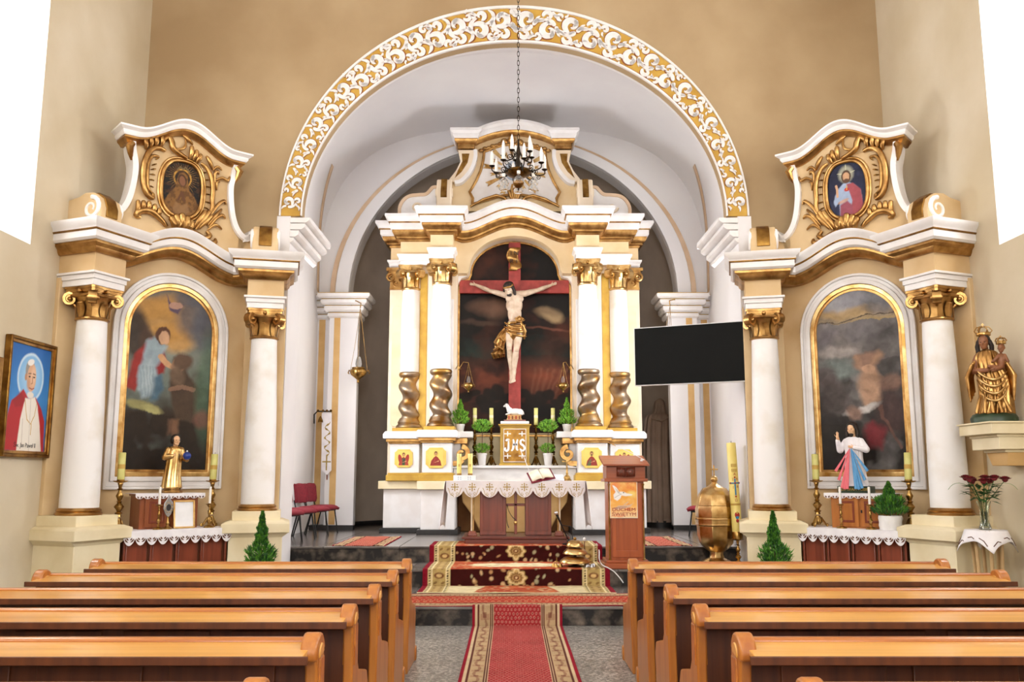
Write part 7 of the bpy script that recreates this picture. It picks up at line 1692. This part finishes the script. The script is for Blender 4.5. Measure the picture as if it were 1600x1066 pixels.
for k in range(6):
    a = 2 * PI * (k + .5) / 6; d = Vector((math.cos(a), math.sin(a), 0)); c = d * .19
    am_ = MB().tube(spline([d * .1 + Vector((0, 0, q(270))), d * .17 + Vector((0, 0, q(274) + .02)), d * .19 + Vector((0, 0, q(276)))], 4), .006, 6).build('lower_arm', 'bronze_dark', cd)
    MB().lathe([(.018, q(276) - .035), (.02, q(276))], 14, (c.x, c.y, 0)).build('socket', 'wax_white', am_); MB().lathe([(.02, q(283)), (.045, q(284) - .02), (.055, q(287) - .02), (.05, q(290) - .02)], 16, (c.x, c.y, 0), cap=False).build('glass_shade', 'glass_bulb', am_, ang=60)
# ================================================================== on the side walls
# portrait on the left wall
pr = thing('portrait', 'framed portrait of a person in a white cassock and red cape on the left wall', 'picture', (-HW + .03, 9.945, 1.87), PI / 2)
W_, H_ = .485, 1.30; fw = .07
o_ = [(-W_, 0), (W_, 0), (W_, H_), (-W_, H_)]; i_ = [(-W_ + fw, fw), (W_ - fw, fw), (W_ - fw, H_ - fw), (-W_ + fw, H_ - fw)]; m1 = [(-W_ + fw * .5, fw * .5), (W_ - fw * .5, fw * .5), (W_ - fw * .5, H_ - fw * .5), (-W_ + fw * .5, H_ - fw * .5)]
MB().ring(o_, m1, -.05, .025).build('frame', 'gold_dark', pr, fix=True, bevel=.008); MB().ring(m1, i_, -.03, .025).build('frame_slip', 'gold', pr, fix=True, bevel=.006)
asp = (W_ - fw) / (H_ / 2 - fw); pt = Paint(150, 200, '#2E78C4', asp).warp(.008, 14); pt.grad(0, '#1E5CA8', .5, '#3A8AD0').grad(.5, '#3A8AD0', 1, '#1F66B4')
pt.ell(.52, .70, .235, .235, '#CFE6F6', 0, .08).ell(.52, .70, .21, .21, '#7FB8E6', 0, .1).ell(.52, .70, .17, .17, '#A9D2F0', 0, .5, .6)
pt.poly([(.0, .0), (.02, .3), (.1, .46), (.26, .52), (.36, .58), (.5, .5), (.68, .52), (.84, .42), (.95, .3), (.98, .0)], '#B5232C', .015).poly([(.3, .0), (.34, .3), (.42, .5), (.52, .5), (.66, .52), (.74, .44), (.84, .25), (.92, .0)], '#EFE9DC', .015).poly([(.12, .46), (.3, .56), (.42, .48), (.36, .42), (.2, .4)], '#8E1A22', .02, .6)
pt.ell(.5, .755, .085, .115, '#9A948C', .1, .12).ell(.54, .70, .08, .135, '#DDAE8A', 0, .1).ell(.58, .72, .045, .09, '#EBC6A6', 0, .6, .7).ell(.50, .845, .06, .03, '#F2EEE8', .25, .15).ell(.40, .70, .02, .035, '#C08E6C', 0, .2).ell(.47, .64, .03, .06, '#C2906E', 0, .7, .6).ell(.49, .71, .02, .008, '#4A3A30').ell(.6, .71, .02, .008, '#4A3A30').line([(.46, .735), (.52, .74)], .006, '#8A6A50').line([(.57, .74), (.63, .735)], .006, '#8A6A50').line([(.56, .71), (.57, .65), (.54, .64)], .007, '#C08E6C').line([(.5, .6), (.56, .59), (.62, .605)], .006, '#A86050').ell(.54, .535, .06, .03, '#E8E2D6', 0, .3)
pt.line([(.42, .48), (.5, .3), (.6, .26), (.68, .34), (.72, .46)], .005, '#C9A24A').line([(.62, .26), (.62, .16)], .005, '#C9A24A').line([(.56, .5), (.6, .0)], .004, '#C8C0B2').line([(.4, .3), (.42, .05)], .006, '#D0C8BA')
canvas('print', pt, lambda u, v: (-W_ + fw + 2 * (W_ - fw) * u, -.012, fw + (H_ - 2 * fw) * v), 'print_paper', pr); MB().box(-W_ + .03, W_ - .03, -.008, .02, .03, H_ - .03).build('backing', 'pew_panel', pr)
text('signature', '\u015aw. Jan Pawe\u0142 II', .07, 'print_black', pr, (.0, -.0135, .13), extrude=.0005)
p2 = thing('gilt_frame', 'gold picture frame cut off by the left picture edge beside the portrait', 'picture', (-HW + .03, 8.86, 1.95), PI / 2)
MB().ring([(-.5, 0), (.5, 0), (.5, .95), (-.5, .95)], [(-.43, .07), (.43, .07), (.43, .88), (-.43, .88)], -.04, .025).build('frame', 'gold', p2, fix=True, bevel=.008); MB().box(-.44, .44, -.005, .02, .06, .89).build('panel', 'gold_dark', p2)
# bracket shelf and Madonna on the right wall
sy = 9.72; sz = P(1553, 661, sy).z
sh = thing('wall_bracket', 'stepped cream console bracket on the right wall under the gilded statue', 'bracket', (HW - .0, sy, sz), -PI / 2)
for z0, z1, w_, d_ in ((-.02, 0, .36, .50), (-.13, -.02, .345, .48), (-.16, -.13, .29, .40), (-.29, -.16, .28, .38), (-.32, -.29, .22, .29)): MB().box(-w_, w_, -d_, 0, z0, z1).build('bracket_tier', 'cream_stone', sh, bevel=.006)
mb = MB(); mb.frustum((0, -.12), (.15, .12), (.21, .14), -.46, -.32); mb.build('bracket_foot', 'stripe_ochre', sh, bevel=.006)
mo = thing('madonna_statue', 'gilded crowned Madonna carrying a crowned child on the right wall bracket', 'statue', (HW - .26, sy, sz), -.55)
MB().lathe([(.23, 0), (.235, .05), (.21, .09), (.19, .1)], 30, mod=lambda a, z: 1 - .25 * abs(math.sin(a)) ** 2).build('base', 'green_base', mo)
Ht = 1.05
mb = pleated([(-.02, 0, .80, .05, .05), (-.02, 0, .77, .10, .08), (-.02, 0, .70, .125, .1), (.0, 0, .58, .14, .11), (.03, 0, .45, .16, .12), (.03, 0, .25, .16, .13), (.0, 0, .09, .19, .15)], 11, .11, 120, 21); dr = mb.build('robe', 'gold', mo, ang=180)
for k in range(4):
    mb = MB(); zz = .53 - .075 * k; sk = .05 * k; mb.tube(bez([(-.155 + .01 * k, -.06, zz + .09), (-.07, -.185, zz - .05 - .02 * k), (.05 + sk * .5, -.20, zz - .16), (.165, -.07, zz + .02 + .03 * k)], 12), [.005 + .012 * math.sin(PI * i / 12) for i in range(13)], 8); mb.build('swag_fold', 'gold_bright', dr, ang=60)
for k in range(5):
    mb = MB(); x = -.13 + .065 * k; mb.tube(bez([(x * .8, -.12, .34 - .02 * abs(k - 2)), (x, -.16, .22), (x * 1.25 + .01, -.165, .1)], 8), [.008, .012, .015, .017, .018, .018, .019, .02, .02], 8); mb.build('skirt_fold', 'gold', dr, ang=60)
for s in (-1, 1):
    mb = MB()
    for k in range(4): mb.tube([(s * (.13 + .012 * k), -.02 - .03 * k, .70 - .02 * k), (s * (.19 + .012 * k), -.03 - .02 * k, .5), (s * (.165 + .014 * k), -.03 - .02 * k, .33 - .035 * k)], [.02, .03, .012], 7)
    mb.build('mantle', 'gold', dr, remesh=.009, smooth=1)
mb = MB(); mb.limb((-.11, 0, .72), (-.17, -.05, .57), .045, .04).limb((-.17, -.05, .57), (-.02, -.15, .56), .036, .025); hand_soup(mb, (-.03, -.15, .56), (1, -.1, .1), (0, 0, 1), .1, .3, .15, 1); mb.build('arm', 'flesh_brown', dr, remesh=.006, smooth=1)
mb = MB(); L, R = head_soup(mb, (-.04, -.03, .885), .16, (-.15, -1, -.2)); mb.limb((-.03, 0, .77), (-.035, -.01, .83), .034, .032); hd = mb.build('head', 'flesh_brown', mo, remesh=.005, smooth=1); eyes('eye', L, R, .16, hd)
mb = MB(); mb.ell(L(0, -.14, .12), (.066, .07, .066), R)
for s in (-1, 1): mb.tube([L(s * .35, -.05, .1), L(s * .45, -.05, -.3), L(s * .42, .0, -.75), L(s * .5, .05, -1.1)], [.02, .026, .024, .012], 8)
mb.build('hair', 'hair_dark', hd, remesh=.007, smooth=1)
def crown(parent, c, r, h):
    mb = MB(); mb.lathe([(r, 0), (r * 1.06, .01), (r * 1.02, .03 * 1), (r * 1.08, .035)], 24, c, cap=False); o = mb.build('crown', 'gold_bright', parent, solid=.006)
    for k in range(6):
        a = 2 * PI * k / 6; d = Vector((math.cos(a), math.sin(a), 0)); mb = MB(); mb.tube([Vector(c) + d * r + Vector((0, 0, .03)), Vector(c) + d * r * 1.3 + Vector((0, 0, h * .45)), Vector(c) + d * r * .9 + Vector((0, 0, h * .8)), Vector(c) + Vector((0, 0, h * .85))], .007, 6); mb.build('crown_arch', 'gold_bright', o)
    MB().box(c[0] - .004, c[0] + .004, c[1] - .004, c[1] + .004, c[2] + h * .85, c[2] + h * 1.2).box(c[0] - .016, c[0] + .016, c[1] - .004, c[1] + .004, c[2] + h, c[2] + h * 1.07).build('crown_cross', 'gold_bright', o)
crown(hd, (-.04, -.015, .955), .068, .12)
mb = MB(); mb.ell((.115, -.06, .67), (.05, .045, .08)).limb((.115, -.07, .6), (.03, -.14, .56), .034, .024).limb((.09, -.08, .59), (.0, -.15, .60), .03, .02).limb((.1, -.08, .72), (.05, -.13, .66), .022, .016).limb((.15, -.06, .72), (.18, -.11, .65), .022, .016)
L, R = head_soup(mb, (.125, -.07, .80), .105, (-.2, -1, -.05)); hand_soup(mb, (.05, -.13, .66), (-.8, -.3, -.3), (0, -1, 0), .05, .3, .15, 1); cb = mb.build('child', 'flesh_brown', mo, remesh=.0055, smooth=1); eyes('eye', L, R, .105, cb); crown(cb, (.125, -.06, .845), .045, .08)
# flower stand with roses by the right wall
fs = thing('flower_stand', 'tall slatted wooden flower stand by the right wall', 'stand', (5.02, 9.75, 0)); TZ = P(1540, 828, 9.75).z - .006
MB().lathe([(.2, TZ - .03), (.2, TZ)], 24).build('top', 'pale_wood', fs, bevel=.004)
for k in range(6): a = 2 * PI * k / 6 + .3; d = Vector((math.cos(a), math.sin(a), 0)); mb = MB(); mb.tube([d * .22, d * .13 + Vector((0, 0, TZ * .6)), d * .15 + Vector((0, 0, TZ - .03))], [.02, .02, .018], 8); mb.build('leg', 'pale_wood', fs)
MB().lathe([(.13, TZ * .5), (.15, TZ * .5), (.15, TZ * .5 + .02), (.13, TZ * .5 + .02)], 20).build('ring_shelf', 'pale_wood', fs)
dy = thing('doily', 'white openwork doily with pointed corners on the flower stand', 'doily', (5.02, 9.75, TZ))
def doi(u, v):
    a = 2 * PI * u; r = .42 * v / max(abs(math.cos(a)), abs(math.sin(a))) ** .85 * .72; k = max(0, r - .205)
    return ((r - k * .55) * math.cos(a + .5), (r - k * .55) * math.sin(a + .5), .004 - k * 1.15 + .01 * math.sin(8 * a) * min(1, k * 6))
mb = MB(); mb.grid(doi, 72, 14, cu=True); dc = mb.build('cloth', 'cloth_white', dy, solid=.004, ang=180)
for k in range(12): a = 2 * PI * k / 12 + .3; u_, v_ = a / (2 * PI), .86; p = Vector(doi(u_, v_)); mb = MB(); mb.tube([p * 1.03 + Vector((0, 0, -.0)), Vector(doi(u_ + .03, v_)) * 1.03, Vector(doi(u_ + .05, v_ + .06)) * 1.03], .005, 5); mb.build('cutwork', 'lace_hole', dc)
va = thing('rose_vase', 'glass vase of dark red roses on the flower stand', 'vase', (P(1538, 826, 9.75).x, 9.72, TZ + .008))
MB().lathe([(.06, 0), (.066, .006), (.05, .05), (.04, .12), (.046, .2), (.075, .30), (.07, .30), (.04, .2), (.034, .12), (.044, .05), (.04, .02)], 24, mod=lambda a, z: 1 + .05 * math.cos(6 * a + z * 20), cap=False).build('glass', 'glass_clear', va, ang=60)
MB().lathe([(.038, .022), (.03, .12), (.034, .19)], 18).build('water', 'glass_clear', va, ang=60)
rr = random.Random(11)
for k in range(9):
    a = 2 * PI * k / 9 + .2; R_ = .10 + .06 * (k % 3); d = Vector((math.cos(a), math.sin(a), 0)); zz = .50 + .035 * ((k * 4) % 3) - (.05 if k % 3 == 2 else 0); top = d * R_ + Vector((0, 0, zz))
    sm = MB().tube([d * .01 + Vector((0, 0, .03)), d * .03 + Vector((0, 0, .28)), top], .0035, 6).build('stem', 'leaf_dark', va)
    mb = MB(); mb.ell(top + Vector((0, 0, .012)), (.032, .032, .034), seg=10, rings=7)
    for ring_, (n, rd, tilt) in enumerate(((5, .036, .25), (6, .05, .5), (7, .062, .85))):
        for j in range(n):
            b = 2 * PI * j / n + ring_; e1 = Vector((math.cos(b), math.sin(b), 0)); e2 = Vector((-e1.y, e1.x, 0)); base = top + e1 * .006; tip = top + e1 * rd * (.5 + tilt * .6) + Vector((0, 0, .05 - tilt * .03)); m_ = top + e1 * rd * .8 + Vector((0, 0, .018))
            mb.add([base, m_ - e2 * rd * .55, tip - e2 * rd * .3, tip + e1 * .006, tip + e2 * rd * .3, m_ + e2 * rd * .55], [(0, 1, 2, 3, 4, 5)])
    mb.build('rose_head', 'rose_red', sm, ang=60)
for k in range(60):
    a = rr.uniform(0, 6.28); d = Vector((math.cos(a), math.sin(a), 0)); p = d * rr.uniform(.03, .13) + Vector((0, 0, rr.uniform(.29, .47))); o_ = (d + Vector((0, 0, rr.uniform(-.4, .5)))).normalized(); s = o_.cross(Vector((0, 0, 1))).normalized(); l_ = rr.uniform(.08, .13)
    mb = MB(); mb.add([p, p + o_ * l_ * .4 - s * l_ * .3 + Vector((0, 0, .008)), p + o_ * l_, p + o_ * l_ * .4 + s * l_ * .3 + Vector((0, 0, .008)), p + o_ * l_ * .45], [(0, 1, 4), (1, 2, 4), (2, 3, 4), (3, 0, 4)]); mb.build('leaf', 'leaf_dark', va, ang=0)
for k in range(4): a = k * 1.7; mb = MB(); mb.tube(bez([(0, 0, .28), (.1 * math.cos(a), .05, .5), (.3 * math.cos(a), .05 * math.sin(a), .55), (.38 * math.cos(a), 0, .42)], 10), .002, 5); mb.build('grass_blade', 'leaf_mid', va)
